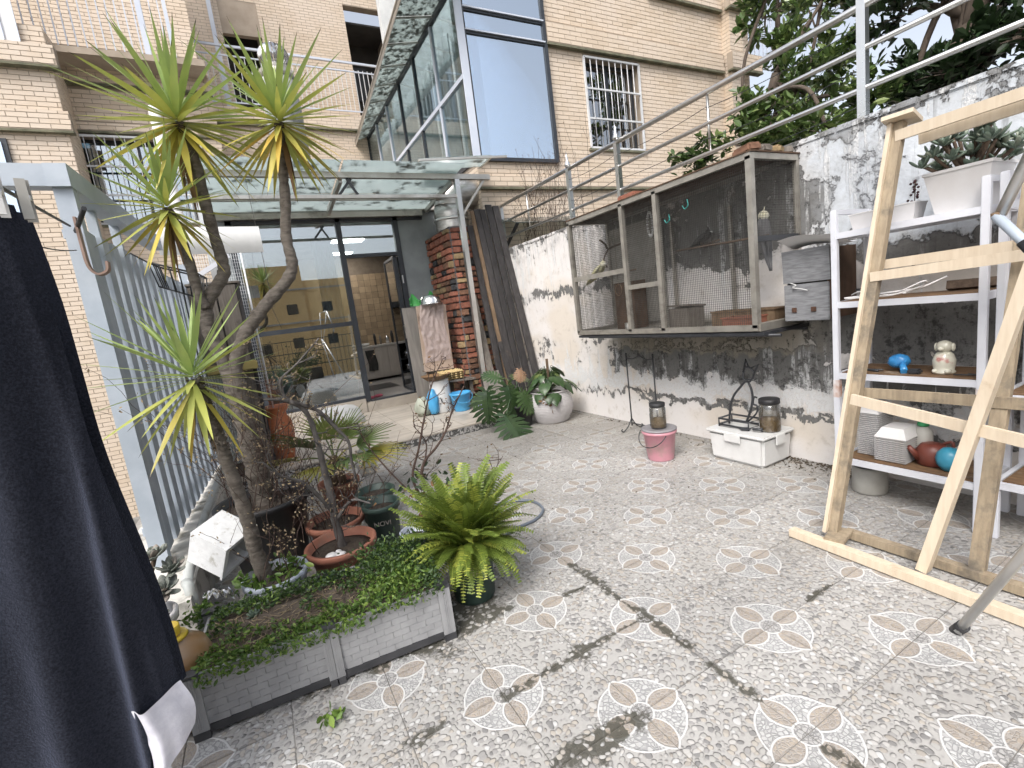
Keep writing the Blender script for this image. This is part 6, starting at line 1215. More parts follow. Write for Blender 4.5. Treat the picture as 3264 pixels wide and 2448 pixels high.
for pts, r0, r1 in (([(.245, 3.18, .18), (.23, 3.17, .37), (.23, 3.16, .60), (.22, 3.15, .76), (.21, 3.12, .96), (.18, 3.10, 1.14), (.09, 3.08, 1.23), (-.03, 3.05, 1.27)], .030, .008), ([(.10, 3.08, 1.22), (.075, 3.08, 1.28), (.08, 3.08, 1.36), (.18, 3.05, 1.44), (.32, 3.0, 1.57)], .012, .004), ([(.10, 3.08, 1.225), (.24, 3.1, 1.14), (.32, 3.12, 1.02), (.39, 3.12, .90), (.39, 3.14, .76), (.40, 3.15, .61)], .013, .008), ([(.23, 3.16, .45), (.10, 3.1, .70), (-.02, 3.05, .80), (-.10, 3.0, .92)], .014, .005), ([(.235, 3.16, .40), (.34, 3.1, .52), (.44, 3.0, .50)], .013, .005)):
    P = spline(pts, 5); mb.tube(P, [lerp(r0, r1, k / (len(P) - 1)) * (1 + .12 * math.sin(k * 2.3)) for k in range(len(P))], 8)
    for k in range(3, len(P), 2): twiggy(bs, None, P[k], (rnd.gauss(0, 1), rnd.gauss(0, 1), rnd.gauss(.2, .5)), rnd.uniform(.07, .2), .0045, 1, rnd, ends, .7, mb, 5)
mb.build('branches', 'grey_bark', bs); mb = MB()
for e in ends: leaf_quads(mb, e, 3, .008, rnd, .008)
tag(mb.build('dry_buds', 'seedhead', bs), kind='stuff')
tb = thing('thorny_stems', 'thorny bare brown stems rising behind the fern', 'shrub', (.86, 2.98, .28)); mb = MB(); ends = []
for pts, r0 in (([(.86, 2.98, .27), (.82, 3.0, .46), (.79, 3.0, .58), (.83, 3.0, .68), (.92, 3.0, .75), (1.0, 3.0, .84), (1.07, 3.0, .97), (1.18, 3.0, 1.12)], .013), ([(.84, 2.98, .27), (.73, 3.0, .56), (.80, 3.0, .77), (.88, 3.0, .99), (.96, 3.0, 1.18), (1.06, 3.0, 1.33)], .010), ([(.83, 3.0, .68), (.86, 3.02, .80), (.80, 3.05, .92)], .006), ([(.87, 2.97, .3), (1.10, 3.0, .36), (1.31, 3.0, .40), (1.32, 3.0, .47), (1.40, 3.0, .56)], .006), ([(.84, 2.98, .28), (.62, 3.1, .62), (.50, 3.15, .86), (.47, 3.15, 1.0)], .007)):
    P = spline(pts, 5); mb.tube(P, [lerp(r0, r0 * .35, k / (len(P) - 1)) for k in range(len(P))], 7)
    for k in range(3, len(P), 2):
        twiggy(tb, None, P[k], (rnd.gauss(0, 1), rnd.gauss(0, .7), rnd.gauss(.4, .5)), rnd.uniform(.05, .18), .0035, 1, rnd, ends, .7, mb, 5)
mb.build('stems', 'thorn_bark', tb); mb = MB()
for e in ends: leaf_quads(mb, e, 1, .010, rnd, .006)
tag(mb.build('dry_buds', 'dry_leaf', tb), kind='stuff'); mb = MB(); mb2 = MB()
for k in range(60): leaf_quads(mb, Vector((.84 + rnd.gauss(0, .09), 3.0 + rnd.gauss(0, .05), .50 + rnd.gauss(0, .07))), 1, .026, rnd, .0)
for k in range(50): leaf_quads(mb2, Vector((.80 + rnd.gauss(0, .1), 2.96 + rnd.gauss(0, .05), .46 + rnd.gauss(0, .06))), 1, .022, rnd, .0)
tag(mb.build('foliage', 'dull_leaf', tb), kind='stuff'); tag(mb2.build('dead_foliage', 'dry_leaf', tb), kind='stuff')
# dry weeds round the big yucca trunk
dw = thing('dry_weeds', 'tangle of dry seed-headed weeds around the yucca trunk', 'weeds', (-.17, 3.7, .45)); mb = MB(); ends = []
for k in range(46):
    a = rnd.uniform(0, 6.28); r_ = rnd.uniform(.08, .25); twiggy(dw, None, (-.15 + r_ * math.cos(a), 3.68 + .8 * r_ * math.sin(a), .44), (rnd.gauss(0, .25), rnd.gauss(-.15, .25), 1), rnd.uniform(.35, 1.05), .003, 1, rnd, ends, .6, mb, 4)
for k in range(26): twiggy(dw, None, (.28 + rnd.gauss(0, .14), 3.55 + rnd.gauss(0, .12), .22), (rnd.gauss(0, .35), rnd.gauss(0, .3), 1), rnd.uniform(.2, .6), .0035, 1, rnd, ends, .7, mb, 4)
for k in range(12): twiggy(dw, None, (-.02 + rnd.gauss(0, .12), 2.98 + rnd.gauss(0, .06), .24), (rnd.gauss(0, .3), rnd.gauss(0, .2), 1), rnd.uniform(.2, .5), .003, 1, rnd, ends, .6, mb, 4)
tag(mb.build('stems', 'thorn_bark', dw), kind='stuff'); mb = MB()
for e in ends: leaf_quads(mb, e, 4, .0095, rnd, .014)
tag(mb.build('seed_heads', 'seedhead', dw), kind='stuff')
# fan palm
leafmat('palm', (.13, .18, .05), (.09, .14, .045), (.26, .25, .05), .45, .2, 7, .25); leafmat('palm_yellow', (.33, .28, .045), (.26, .26, .05), None, .45, .2, 7, .2)
pm = thing('fan_palm', 'low fan palm with stiff green and yellowing fans', 'palm', (.42, 4.55, .2)); surf('palm_fibre', (.10, .065, .04), (.05, .035, .02), 40, .95, .8)
MB().lathe([(.06, 0), (.075, .06), (.06, .2), (.03, .3)], (.42, 4.55, .18), 16).build('trunk', 'palm_fibre', pm)
def fan(n, L_, seed):
    m_ = MB(); rr = random.Random(seed)
    for k in range(n):
        a = lerp(-1.25, 1.25, k / (n - 1)); l = L_ * (1 - .25 * abs(a) / 1.25) * rr.uniform(.9, 1.05); d = Vector((math.sin(a), math.cos(a), 0)); sd = Vector((math.cos(a), -math.sin(a), 0)); m_.cr = .001; vs = []
        for i in range(6):
            t_ = i / 5; w_ = .016 * (min(1, .3 + t_ * 2) if t_ < .5 else (1 - (t_ - .5) / .5) ** .8 + .03); c = d * l * t_ + Vector((0, 0, -.18 * l * t_ * t_ + .12 * l * t_)); vs += [c - sd * w_ + Vector((0, 0, .006)), c, c + sd * w_ + Vector((0, 0, .006))]
        m_.add(vs, [(i * 3 + s_, i * 3 + s_ + 1, i * 3 + s_ + 4, i * 3 + s_ + 3) for i in range(5) for s_ in (0, 1)], True)
    return m_
fans = {}
for i, (tx, ty, tz, mt) in enumerate(((-.10, 4.35, .62, 'palm_yellow'), (.15, 4.4, .72, 'palm'), (.42, 4.5, .78, 'palm'), (.60, 4.55, .74, 'palm'), (.76, 4.45, .62, 'palm'), (.82, 4.3, .48, 'palm_yellow'), (.55, 4.25, .5, 'palm'), (.25, 4.2, .48, 'palm'), (.38, 4.85, .75, 'palm'), (.62, 4.85, .66, 'palm'))):
    b = Vector((.42, 4.55, .42)); tp = b.lerp(Vector((tx, ty, tz)), .62)
    MB().tube(spline([b, b.lerp(tp, .5) + Vector((0, 0, .03)), tp], 4), .007, 6).build('leaf_stalk', 'palm', pm)
    key = (i % 3, mt)
    if key not in fans: fans[key] = fan(15, .40, i).mesh('fan'); fans[key].materials.append(MATS[mt])
    place_leaf(fans[key], None, pm, tp, tp - b + Vector((0, 0, -.04)), (0, 0, 1), rnd.uniform(.85, 1.1), 'fan', rnd.uniform(-.5, .5))
# fern
leafmat('fern', (.19, .26, .045), (.13, .19, .035), (.30, .33, .06), .45, .25, 9, .28)
fp_ = pot('plant_pot', 'dark green pot with a brown sticker holding the bushy fern', (.835, 2.42, .002), .135, .31, 'green_pot', .008, .84)
MB().grid(lambda u, v: (.835 + .137 * math.cos(lerp(-1.95, -1.15, u)), 2.42 + .137 * math.sin(lerp(-1.95, -1.15, u)), lerp(.19, .27, v)), 10, 2).build('sticker', 'cardboard', fp_)
fn = thing('fern', 'bushy bright green sword fern spilling over its dark green pot', 'fern', (.835, 2.42, .28))
def frond(L_, arch, seed):
    m_ = MB(); rr = random.Random(seed); n = 26
    def pt(t_): return Vector((.03 * math.sin(t_ * 4 + seed) * t_, L_ * (t_ - .18 * arch * t_ * t_), L_ * (.22 * t_ - arch * t_ * t_)))
    m_.cr = .001; m_.tube([pt(k / 8) for k in range(9)], [.0028] * 4 + [.0018] * 5, 4)
    for i in range(2, n + 1):
        t_ = i / n; p = pt(t_); d = (pt(min(1, t_ + .02)) - pt(t_ - .02)).normalized(); sd = d.cross(Vector((0, 0, 1))).normalized(); nz = sd.cross(d); l = .047 * (min(1, .45 + t_ * 3) * (1 - max(0, t_ - .6) / .4 * .6)) * rr.uniform(.85, 1.1); hw = L_ / n * .40
        for s_ in (-1, 1):
            o = sd * s_; tip = p + o * l + d * l * .15 - nz * l * rr.uniform(.05, .35); m_.cr = rr.random() * .3 + .001
            m_.add([p - d * hw, p + d * hw, p + o * l * .6 + d * (hw * .9 + l * .1), tip, p + o * l * .6 - d * (hw * .7 - l * .05)], [(0, 1, 2, 4), (4, 2, 3)])
    return m_
fr_me = [frond(.42, .42, 1).mesh('frond'), frond(.38, .62, 2).mesh('frond'), frond(.46, .28, 3).mesh('frond'), frond(.36, .85, 4).mesh('frond'), frond(.30, .5, 5).mesh('frond')]
for m__ in fr_me: m__.materials.append(MATS['fern'])
rnd = random.Random(8)
for k in range(240):
    f = k / 239; az = k * 2.39996 + rnd.uniform(-.2, .2); el = lerp(1.35, -.05, f ** .95) + rnd.uniform(-.12, .12); d = Vector((math.cos(az) * math.cos(el), math.sin(az) * math.cos(el), math.sin(el)))
    place_leaf(fr_me[rnd.choice((0, 2, 4)) if f < .5 else rnd.choice((0, 1, 1, 3))], None, fn, (.835 + math.cos(az) * .05, 2.42 + math.sin(az) * .05, .30 + .05 * (1 - f)), d, (0, 0, 1), rnd.uniform(.8, 1.12) * (1.0 if f < .55 else .76), 'frond', rnd.uniform(-.35, .35))
# hose
surf('hose_grey', (.15, .175, .21), (.12, .14, .17), 6, .4)
solo('garden_hose', MB().tube(spline([(1.0, 3.35, .012), (1.3, 3.45, .012), (1.58, 3.43, .012), (1.74, 3.30, .012), (1.73, 3.10, .012), (1.59, 2.98, .012), (1.40, 2.95, .012), (1.1, 2.85, .012)], 8), .0115, 10), 'hose_grey', 'grey-blue garden hose looping out from behind the fern', 'hose')

# ================================================================== GREY PLANTER BOX
surf('planter_plastic', (.33, .333, .34), (.26, .263, .27), 7, .55, .06, dirt=(.36, .36, .36), dirt_scale=5, dirt_lo=.55, dirt_hi=.85); surf('planter_dark', (.035, .036, .04), (.06, .06, .065), 8, .5, .05)
surf('dry_soil_mix', (.125, .098, .075), (.055, .042, .032), 26, .95, 1.0, bdist=.02)
pb = thing('planter_box', 'long grey plastic planter of two woven-pattern modules overgrown with mint', 'planter', (.04, 2.44, 0)); RZ = R(-4.2)
def PL(x, y, z):
    v = Vector((x, y, 0)); v.rotate(Euler((0, 0, RZ))); return Vector((.04 + v.x, 2.20 + v.y, z))
def plbox(m_, a, b):
    x0, x1 = sorted((a[0], b[0])); y0, y1 = sorted((a[1], b[1])); return m_.hexa([PL(*p) for p in [(x0, y0, a[2]), (x1, y0, a[2]), (x1, y1, a[2]), (x0, y1, a[2]), (x0, y0, b[2]), (x1, y0, b[2]), (x1, y1, b[2]), (x0, y1, b[2])]])
def weave(x0, x1, y, z0, z1, out):
    m_ = plbox(MB(), (x0, y - .004, z0), (x1, y + .004, z1)); rows, cols = 7, 6
    for j in range(rows):
        for i in range(-1, cols + 1):
            a = lerp(x0, x1, (i + (j % 2) * .5) / cols); b = lerp(x0, x1, (i + 1 + (j % 2) * .5) / cols); a, b = max(a, x0), min(b, x1)
            if b - a < .01: continue
            za, zb = lerp(z0, z1, j / rows), lerp(z0, z1, (j + 1) / rows); s_ = .0055 * out; k = .4
            m_.add([PL(a, y + .0042 * out, za), PL(b, y + .0042 * out, za), PL(b, y + .0042 * out, zb), PL(a, y + .0042 * out, zb), PL(lerp(a, b, .01), y + .0042 * out + s_ * (1 if j % 2 else .3), lerp(za, zb, .03)), PL(lerp(a, b, .99), y + .0042 * out + s_ * (.3 if j % 2 else 1), lerp(za, zb, .03)), PL(lerp(a, b, .99), y + .0042 * out + s_ * (.15 if j % 2 else .75), lerp(za, zb, .97)), PL(lerp(a, b, .01), y + .0042 * out + s_ * (.75 if j % 2 else .15), lerp(za, zb, .97))], [(4, 5, 6, 7), (0, 1, 5, 4), (1, 2, 6, 5), (2, 3, 7, 6), (3, 0, 4, 7)])
    return m_
W2 = .54
for x0, x1 in ((-W2 + .03, -.035), (.035, W2 - .03)):
    weave(x0, x1, 0, .05, .275, -1).build('panel', 'planter_plastic', pb); weave(x0, x1, .50, .05, .275, 1).build('panel', 'planter_plastic', pb)
for x in (-W2, W2): plbox(MB(), (x - .006, .03, .05), (x + .006, .47, .275)).build('end_panel', 'planter_plastic', pb)
for x in (-W2, -.018, .018, W2):
    for y in (0, .5):
        m_ = plbox(MB(), (x - .017 if abs(x) < .1 else x - .03, y - .022, .035), (x + .017 if abs(x) < .1 else x + .03, y + .022, .285))
        for k in (-.6, 0, .6): plbox(m_, (x + k * .014 - .0025, y - .0245, .04), (x + k * .014 + .0025, y + .0245, .28))
        m_.build('corner_post', 'planter_plastic', pb); plbox(MB(), (x - .015 if abs(x) < .1 else x - .033, y - .025, .283), (x + .015 if abs(x) < .1 else x + .033, y + .025, .296)).build('post_cap', 'planter_dark', pb); plbox(MB(), (x - .015 if abs(x) < .1 else x - .03, y - .025, 0.001), (x + .015 if abs(x) < .1 else x + .03, y + .025, .036)).build('foot', 'planter_dark', pb)
for y in (0, .5): plbox(MB(), (-W2 + .03, y - .012, .015), (W2 - .03, y + .012, .05)).build('base_rail', 'planter_dark', pb); plbox(MB(), (-W2 + .03, y - .009, .275), (W2 - .03, y + .009, .284)).build('rim', 'planter_plastic', pb)
MB().grid(lambda u, v: PL(lerp(-W2 + .01, W2 - .01, u), lerp(.01, .49, v), .245 + .018 * mnoise.noise((u * 9, v * 5, 2)) + .03 * math.sin(v * 3.14)), 40, 20).build('soil', 'dry_soil_mix', pb)
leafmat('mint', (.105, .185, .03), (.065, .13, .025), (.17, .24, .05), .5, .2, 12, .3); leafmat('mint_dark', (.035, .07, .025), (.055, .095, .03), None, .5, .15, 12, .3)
mt_ = thing('mint_plants', 'low green mint growing along the planter edges and over its right end', 'herbs', (.04, 2.44, .25)); mt_['kind'] = 'stuff'; mb = MB(); mb2 = MB(); rnd = random.Random(17)
def mint_at(m, x, y, z, s): leaf_quads(m, PL(x, y, z), 1, s, rnd, .004)
for k in range(15000):
    x = rnd.uniform(-W2 + .02, W2); y = rnd.uniform(-.03, .5); f = .35 + .65 * (x + W2) / (2 * W2); edge = max(0, 1 - abs(y) / .16); dens = max(edge * .95, max(0, (x + .05) / .45) * .95, .55 if y > .38 else .30)
    if mnoise.noise((x * 9, y * 9, 1)) * .5 + .5 > dens + .18: continue
    if rnd.random() > dens: continue
    h_ = .02 + .05 * f * rnd.random() + (.06 * rnd.random() if x > .15 else 0)
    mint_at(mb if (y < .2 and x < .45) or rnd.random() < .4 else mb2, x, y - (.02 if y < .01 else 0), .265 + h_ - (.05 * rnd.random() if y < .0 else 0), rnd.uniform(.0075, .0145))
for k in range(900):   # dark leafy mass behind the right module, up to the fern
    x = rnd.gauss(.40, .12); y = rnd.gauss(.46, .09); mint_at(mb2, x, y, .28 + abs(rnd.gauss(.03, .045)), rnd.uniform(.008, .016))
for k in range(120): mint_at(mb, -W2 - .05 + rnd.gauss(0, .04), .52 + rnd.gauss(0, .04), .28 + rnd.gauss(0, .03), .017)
tag(mb.build('leaves', 'mint', mt_), kind='stuff'); tag(mb2.build('shaded_leaves', 'mint_dark', mt_), kind='stuff')  # second mesh uses a darker copy of the mint, its shade painted in
mb = MB()
for k in range(190): leaf_quads(mb, Vector((-.16 + .19 * math.cos(k * 2.4) * rnd.uniform(.4, 1.05), 2.97 + .19 * math.sin(k * 2.4) * rnd.uniform(.4, 1.05) - .03, .265 + rnd.uniform(-.03, .06))), 1, rnd.uniform(.016, .03), rnd, .008)
tag(mb.build('pot_weeds', 'mint'), 'round-leaved green weeds growing around the small yucca in the basin', 'weeds', kind='stuff')
mb = MB()
for k in range(9):
    a = k * .7; leaf_quads(mb, Vector((-.02 + .03 * math.cos(a), 1.98 + .03 * math.sin(a), .025)), 2, .024, rnd, .012)
tag(mb.build('floor_weed', 'mint'), 'small green weed sprouting from the floor before the planter', 'weed', kind='stuff')
mb = MB()
for k in range(420):
    q = PL(rnd.uniform(-.48, .5), rnd.uniform(.06, .45), .268 + rnd.uniform(-.005, .02)); a = rnd.uniform(0, 6.28); l = rnd.uniform(.015, .07); mb.tube([q, q + Vector((math.cos(a) * l, math.sin(a) * l, rnd.uniform(-.006, .012)))], .0016, 4)
tag(mb.build('straw', 'seedhead', mt_), kind='stuff')
leafmat('purple_leaf', (.10, .07, .085), (.07, .055, .06), None, .5, .1); rs_ = thing('rosette', 'small purple-grey succulent rosette in the planter soil', 'succulent', PL(-.33, .34, .25))
for k in range(16):
    a = k * 2.4; el = lerp(1.0, .1, k / 16); place_leaf(sl_me[1], 'purple_leaf' if k == 0 else None, rs_, PL(-.33, .34, .265), (math.cos(a) * math.cos(el), math.sin(a) * math.cos(el), math.sin(el)), s=.75)
# ================================================================== KERB END: foam box, jerrycan, succulents
surf('foam', (.74, .75, .76), (.66, .67, .68), 30, .8, .3, dirt=(.40, .39, .36), dirt_scale=12, dirt_lo=.54, dirt_hi=.7)
fb = thing('foam_box', 'dirty white polystyrene box tipped on its side against the black pot', 'foam box', (-.41, 3.10, .36)); Mr = Euler((R(10), R(30), R(-38))).to_matrix(); cc = Vector((-.39, 3.13, .475))
def fbx(a, b): return MB().hexa([cc + Mr @ Vector(p) for p in [(a[0], a[1], a[2]), (b[0], a[1], a[2]), (b[0], b[1], a[2]), (a[0], b[1], a[2]), (a[0], a[1], b[2]), (b[0], a[1], b[2]), (b[0], b[1], b[2]), (a[0], b[1], b[2])]])
Mr = Mr * .92
for nm, a, b in (('side', (-.13, -.12, -.12), (.11, -.098, .12)), ('side', (-.13, .098, -.12), (.11, .12, .12)), ('side', (-.13, -.098, -.12), (.11, .098, -.098)), ('side', (-.13, -.098, .098), (.11, .098, .12)), ('bottom', (-.13, -.097, -.097), (-.108, .097, .097)), ('rim', (.111, -.128, -.128), (.125, .128, -.10)), ('rim', (.111, -.128, .10), (.125, .128, .128)), ('rim', (.111, -.128, -.099), (.125, -.1, .099))): fbx(a, b).build(nm, 'foam', fb)
jc = thing('jerrycan', 'cloudy brown plastic jerrycan with a yellow cap behind the planter end', 'jerrycan', (-.575, 2.42, .002)); m, t, b = nodes('cloudy_plastic'); L(t, MIX(t, SSTEP(t, NOISE(t, POS(t, (1, 1, 2)), 3, 3), .35, .65), (.30, .17, .07), (.36, .30, .24)), b.inputs['Base Color']); b.inputs['Roughness'].default_value = .35; b.inputs['Subsurface Weight'].default_value = .2; b.inputs['Subsurface Radius'].default_value = (.05, .03, .02)
m_ = MB().lathe([(.001, 0), (.14, 0), (.15, .02), (.152, .26), (.13, .33), (.065, .38), (.045, .395)], (-.575, 2.42, .002), 28, 1.0, .9); m_.build('body', 'cloudy_plastic', jc)
surf('yellow_cap', (.62, .46, .05), (.54, .38, .04), 6, .4); MB().lathe([(.048, 0), (.05, .005), (.05, .04), (.042, .042), (.04, .012), (.001, .01)], (-.575, 2.42, .395), 24).build('cap', 'yellow_cap', jc); MB().lathe([(.05, 0), (.075, .003), (.07, .012), (.05, .015)], (-.575, 2.42, .378), 20).build('collar', 'yellow_cap', jc)
solo('black_hose_ring', MB().tube([(-.66 + .05 * math.cos(a), 2.26, .26 + .07 * math.sin(a)) for a in [2 * math.pi * k / 18 for k in range(19)]], .022, 10).tube([(-.62, 2.26, .22), (-.60, 2.28, .02)], .022, 10), 'black_matte', 'coiled black rubber hose end beside the jerrycan', 'hose')
wp_ = pot('plant_pot', 'white swirled pot with a grey succulent half hidden by the garment', (-.70, 2.62, .10), .13, .32, 'white_pot', .01, .7); 
solo('pot_stand', MB().lathe([(.12, 0), (.12, .095), (.10, .1), (.001, .1)], (-.70, 2.62, .0), 20), 'concrete', 'round concrete block under the white swirled pot', 'block')
leafmat('ghost_leaf', (.20, .225, .19), (.25, .26, .23), (.26, .22, .19), .6, .06, 20, .2)
def broad_leaf(l, w_):
    m_ = MB(); m_.tube([(0, l * t_, .22 * l * t_ * t_) for t_ in (0, .2, .5, .75, .92, 1)], [w_ * .35, w_ * .6, w_, w_ * .95, w_ * .5, w_ * .05], 8, flat=.32); return m_
gl_me = broad_leaf(.075, .020).mesh('leaf'); gl_me.materials.append(MATS['ghost_leaf'])
gs = thing('ghost_succulent', 'pale grey-green rosette succulents sprawling over the kerb end', 'succulent', (-.62, 2.75, .45)); rnd = random.Random(2)
for (x, y, z, d0) in ((-.575, 2.76, .55, (.3, -.3, 1)), (-.63, 2.78, .63, (-.1, 0, 1)), (-.60, 2.66, .50, (.4, -.5, .8)), (-.66, 2.66, .42, (.2, -.7, .6))):
    Fm = frame_from(d0, (1, 0, 0)); Mq = Matrix((Fm.col[0], Fm.col[2], Fm.col[1])).transposed()
    MB().tube(spline([(-.69, 2.64, .38), ((x - .69) / 2, (y + 2.64) / 2, z - .1), (x, y, z)], 4), .011, 7).build('stem', 'twig', gs)
    for k in range(18):
        a = k * 2.4; el = lerp(1.2, .05, k / 18); place_leaf(gl_me, None, gs, (x, y, z), Mq @ Vector((math.cos(a) * math.cos(el), math.sin(a) * math.cos(el), math.sin(el))), s=lerp(.6, 1.15, k / 18))
solo('silver_foil', MB().grid(lambda u, v: (-.50 + .16 * u, 2.86 + .07 * v, .31 + .04 * mnoise.noise((u * 9, v * 9, 6)) - .06 * u * u), 14, 10), 'steel_bowl', 'crumpled silver strip lying over the kerb corner', 'foil')
sack('rag_bundle', (.72, 4.75, .28), (.10, .10, .16), 'curtain_white', 'crumpled pale rag bundle behind the fan palm', 31)
# ================================================================== MONSTERA AND PHILODENDRON by the step
leafmat('monstera', (.045, .085, .028), (.03, .062, .024), (.075, .10, .03), .35, .12, 8, .22); leafmat('philo', (.05, .10, .03), (.035, .07, .025), (.09, .12, .035), .35, .15, 8, .25); leafmat('brown_leaf', (.26, .15, .085), (.18, .10, .055), None, .6, .15)
def monstera_leaf(Ln, seed):
    rr = random.Random(seed); m_ = MB(); m_.cr = .001
    def mid(t_): return Vector((0, Ln * t_, -.22 * Ln * t_ * t_))
    n = 8
    for s_ in (-1, 1):
        core_ = []
        for i in range(n + 1): t_ = i / n; core_.append((mid(t_), mid(t_) + Vector((s_ * Ln * .17 * math.sin(math.pi * min(1, .12 + t_ * .9)), .02 * Ln, -.01))))
        for i in range(n): a, b = core_[i]; c, d = core_[i + 1]; m_.add([a, b, d, c] if s_ > 0 else [a, c, d, b], [(0, 1, 2, 3)], True)
        for i in range(n):     # finger lobes
            t_ = (i + .5) / n; wd = Ln * .62 * math.sin(math.pi * (.16 + .80 * t_)) ** .8 * rr.uniform(.92, 1.06); p0, p1 = core_[i][1], core_[i + 1][1]; dirv = Vector((s_, lerp(-.35, 1.15, t_), 0)).normalized(); dr = -.25
            a0, a1 = p0.lerp(p1, .08), p0.lerp(p1, .92); e = dirv * max(.02, wd - Ln * .17); q0 = a0.lerp(a1, -.12) + e * .62 + Vector((0, 0, dr * .3 * e.length)); q1 = a0.lerp(a1, 1.1) + e * .66 + Vector((0, 0, dr * .3 * e.length)); tp = a0.lerp(a1, .62) + e + Vector((0, 0, dr * .75 * e.length))
            m_.add([a0, a1, q1, tp, q0], [(0, 1, 2, 3, 4)] if s_ < 0 else [(0, 4, 3, 2, 1)], True)
        m_.add([core_[0][0], core_[0][1], core_[0][0] + Vector((s_ * Ln * .30, -.17 * Ln, -.02)), core_[0][0] + Vector((s_ * Ln * .10, -.16 * Ln, 0))], [(0, 1, 2, 3)], True)
    m_.tube([mid(k / 6) + Vector((0, 0, .002)) for k in range(7)], [.006, .005, .004, .004, .003, .002, .001], 5)
    return m_
mn_me = [monstera_leaf(.46, k) for k in range(3)]; mn_me = [m_.mesh('leaf') for m_ in mn_me]
pot('plant_pot', 'dark pot of the monstera beside the step', (2.99, 5.62, .002), .16, .30, 'black_pot', .01, .8)
mo = thing('monstera', 'monstera with large split leaves hanging over the step edge', 'monstera', (2.99, 5.62, .25)); base = Vector((2.97, 5.62, .28))
for k, (p, d, up, s_) in enumerate((((2.50, 5.60, .58), (-.12, -.25, -1), (-.15, -1, .3), .92), ((2.80, 5.56, .60), (.05, -.28, -1), (.1, -1, .3), .95), ((2.66, 5.44, .24), (.02, -.75, -.45), (0, -.35, 1), 1.05), ((2.96, 5.50, .48), (.35, -.4, -.8), (.2, -1, .3), .7), ((3.06, 5.78, .62), (.4, .3, .1), (0, -.6, 1), .6), ((2.86, 5.85, .66), (-.3, .2, .2), (0, -.7, 1), .6), ((2.62, 5.78, .50), (-.6, .2, -.2), (0, -.7, 1), .62))):
    place_leaf(mn_me[k % 3], 'monstera', mo, p, d, up, s_); p = Vector(p); MB().tube(spline([base, base.lerp(p, .5) + Vector((0, 0, .16)), p], 5), .008, 6).build('stalk', 'monstera', mo)
place_leaf(mn_me[1], None, mo, (3.0, 5.55, .78), (-.2, -.4, -.6), (-.3, -1, .2), .38, 'withered_leaf').data
bl_ = bpy.data.objects['withered_leaf']; bl_.data = bl_.data.copy(); bl_.data.materials[0] = MATS['brown_leaf']
surf('ribbed_glaze', (.52, .50, .50), (.45, .43, .43), 5, .3, 0, dirt=(.33, .31, .29), dirt_scale=4, dirt_lo=.56, dirt_hi=.85)
rp_ = thing('ribbed_pot', 'big pale ribbed ceramic pot in the corner by the wall', 'pot', (3.40, 5.50, .002)); prof = [(.001, 0), (.19, 0)]
for k in range(60):
    t_ = k / 59; r_ = .20 + .11 * math.sin(math.pi * (.08 + .72 * t_)) + .004 * math.sin(k * 1.9); prof.append((r_, .005 + t_ * .40))
MB().lathe(prof + [(.275, .42), (.285, .43), (.265, .435), (.25, .40)], (3.40, 5.50, .002), 40).build('body', 'ribbed_glaze', rp_); MB().lathe([(.26, 0), (.15, .02), (.001, .025)], (3.40, 5.50, .385), 24).build('soil', 'soil', rp_)
def heart(Ln, W_):
    m_ = MB(); m_.cr = .001; pr_o = [(0, -.12, .30), (.12, -.02, .48), (.3, .0, .5), (.55, .0, .40), (.8, 0, .2), (1, 0, .01)]; vs = []
    for t_, _, w_ in pr_o: vs += [(-w_ * W_ * 2, Ln * (t_ - (.16 if t_ < .05 else 0)), -.06 * Ln - .3 * Ln * t_ * t_), (0, Ln * t_, .02 * Ln - .3 * Ln * t_ * t_), (w_ * W_ * 2, Ln * (t_ - (.16 if t_ < .05 else 0)), -.06 * Ln - .3 * Ln * t_ * t_)]
    return m_.add(vs, [(i * 3 + s_, i * 3 + s_ + 1, i * 3 + s_ + 4, i * 3 + s_ + 3) for i in range(5) for s_ in (0, 1)], True)
ht = [heart(.17, .075).mesh('leaf'), heart(.14, .06).mesh('leaf')]
ph = thing('philodendron', 'heart-leaved climbing plant filling the pale ribbed pot', 'plant', (3.40, 5.50, .38)); rnd = random.Random(6)
MB().tube([(3.42, 5.52, .38), (3.43, 5.52, .86)], [.022, .018], 8).build('moss_pole', 'palm_fibre', ph)
for k in range(44):
    a = k * 2.39996; r_ = rnd.uniform(.12, .36); z = lerp(.80, .40, r_ / .36) + rnd.uniform(-.08, .1); p = Vector((3.40 + r_ * math.cos(a), 5.50 + r_ * math.sin(a) * .9, max(.40, z)))
    if p.x > 3.86: p.x = 3.86
    d = Vector((math.cos(a), math.sin(a), -.35 - rnd.random() * .5)); place_leaf(ht[k % 2], 'philo', ph, p, d, (0, 0, 1), rnd.uniform(.8, 1.15)); MB().tube(spline([(3.41, 5.51, .42), (3.40 + r_ * .5 * math.cos(a), 5.50 + r_ * .5 * math.sin(a), p.z + .02), p], 4), .004, 5).build('stalk', 'philo', ph)
mb = MB()
for k in range(16): leaf_quads(mb, Vector((3.20 + rnd.gauss(0, .05), 5.26 + rnd.gauss(0, .03), .36 + rnd.gauss(-.04, .06))), 1, .035, rnd)
tag(mb.build('withered_leaves', 'dry_leaf', ph), kind='stuff')
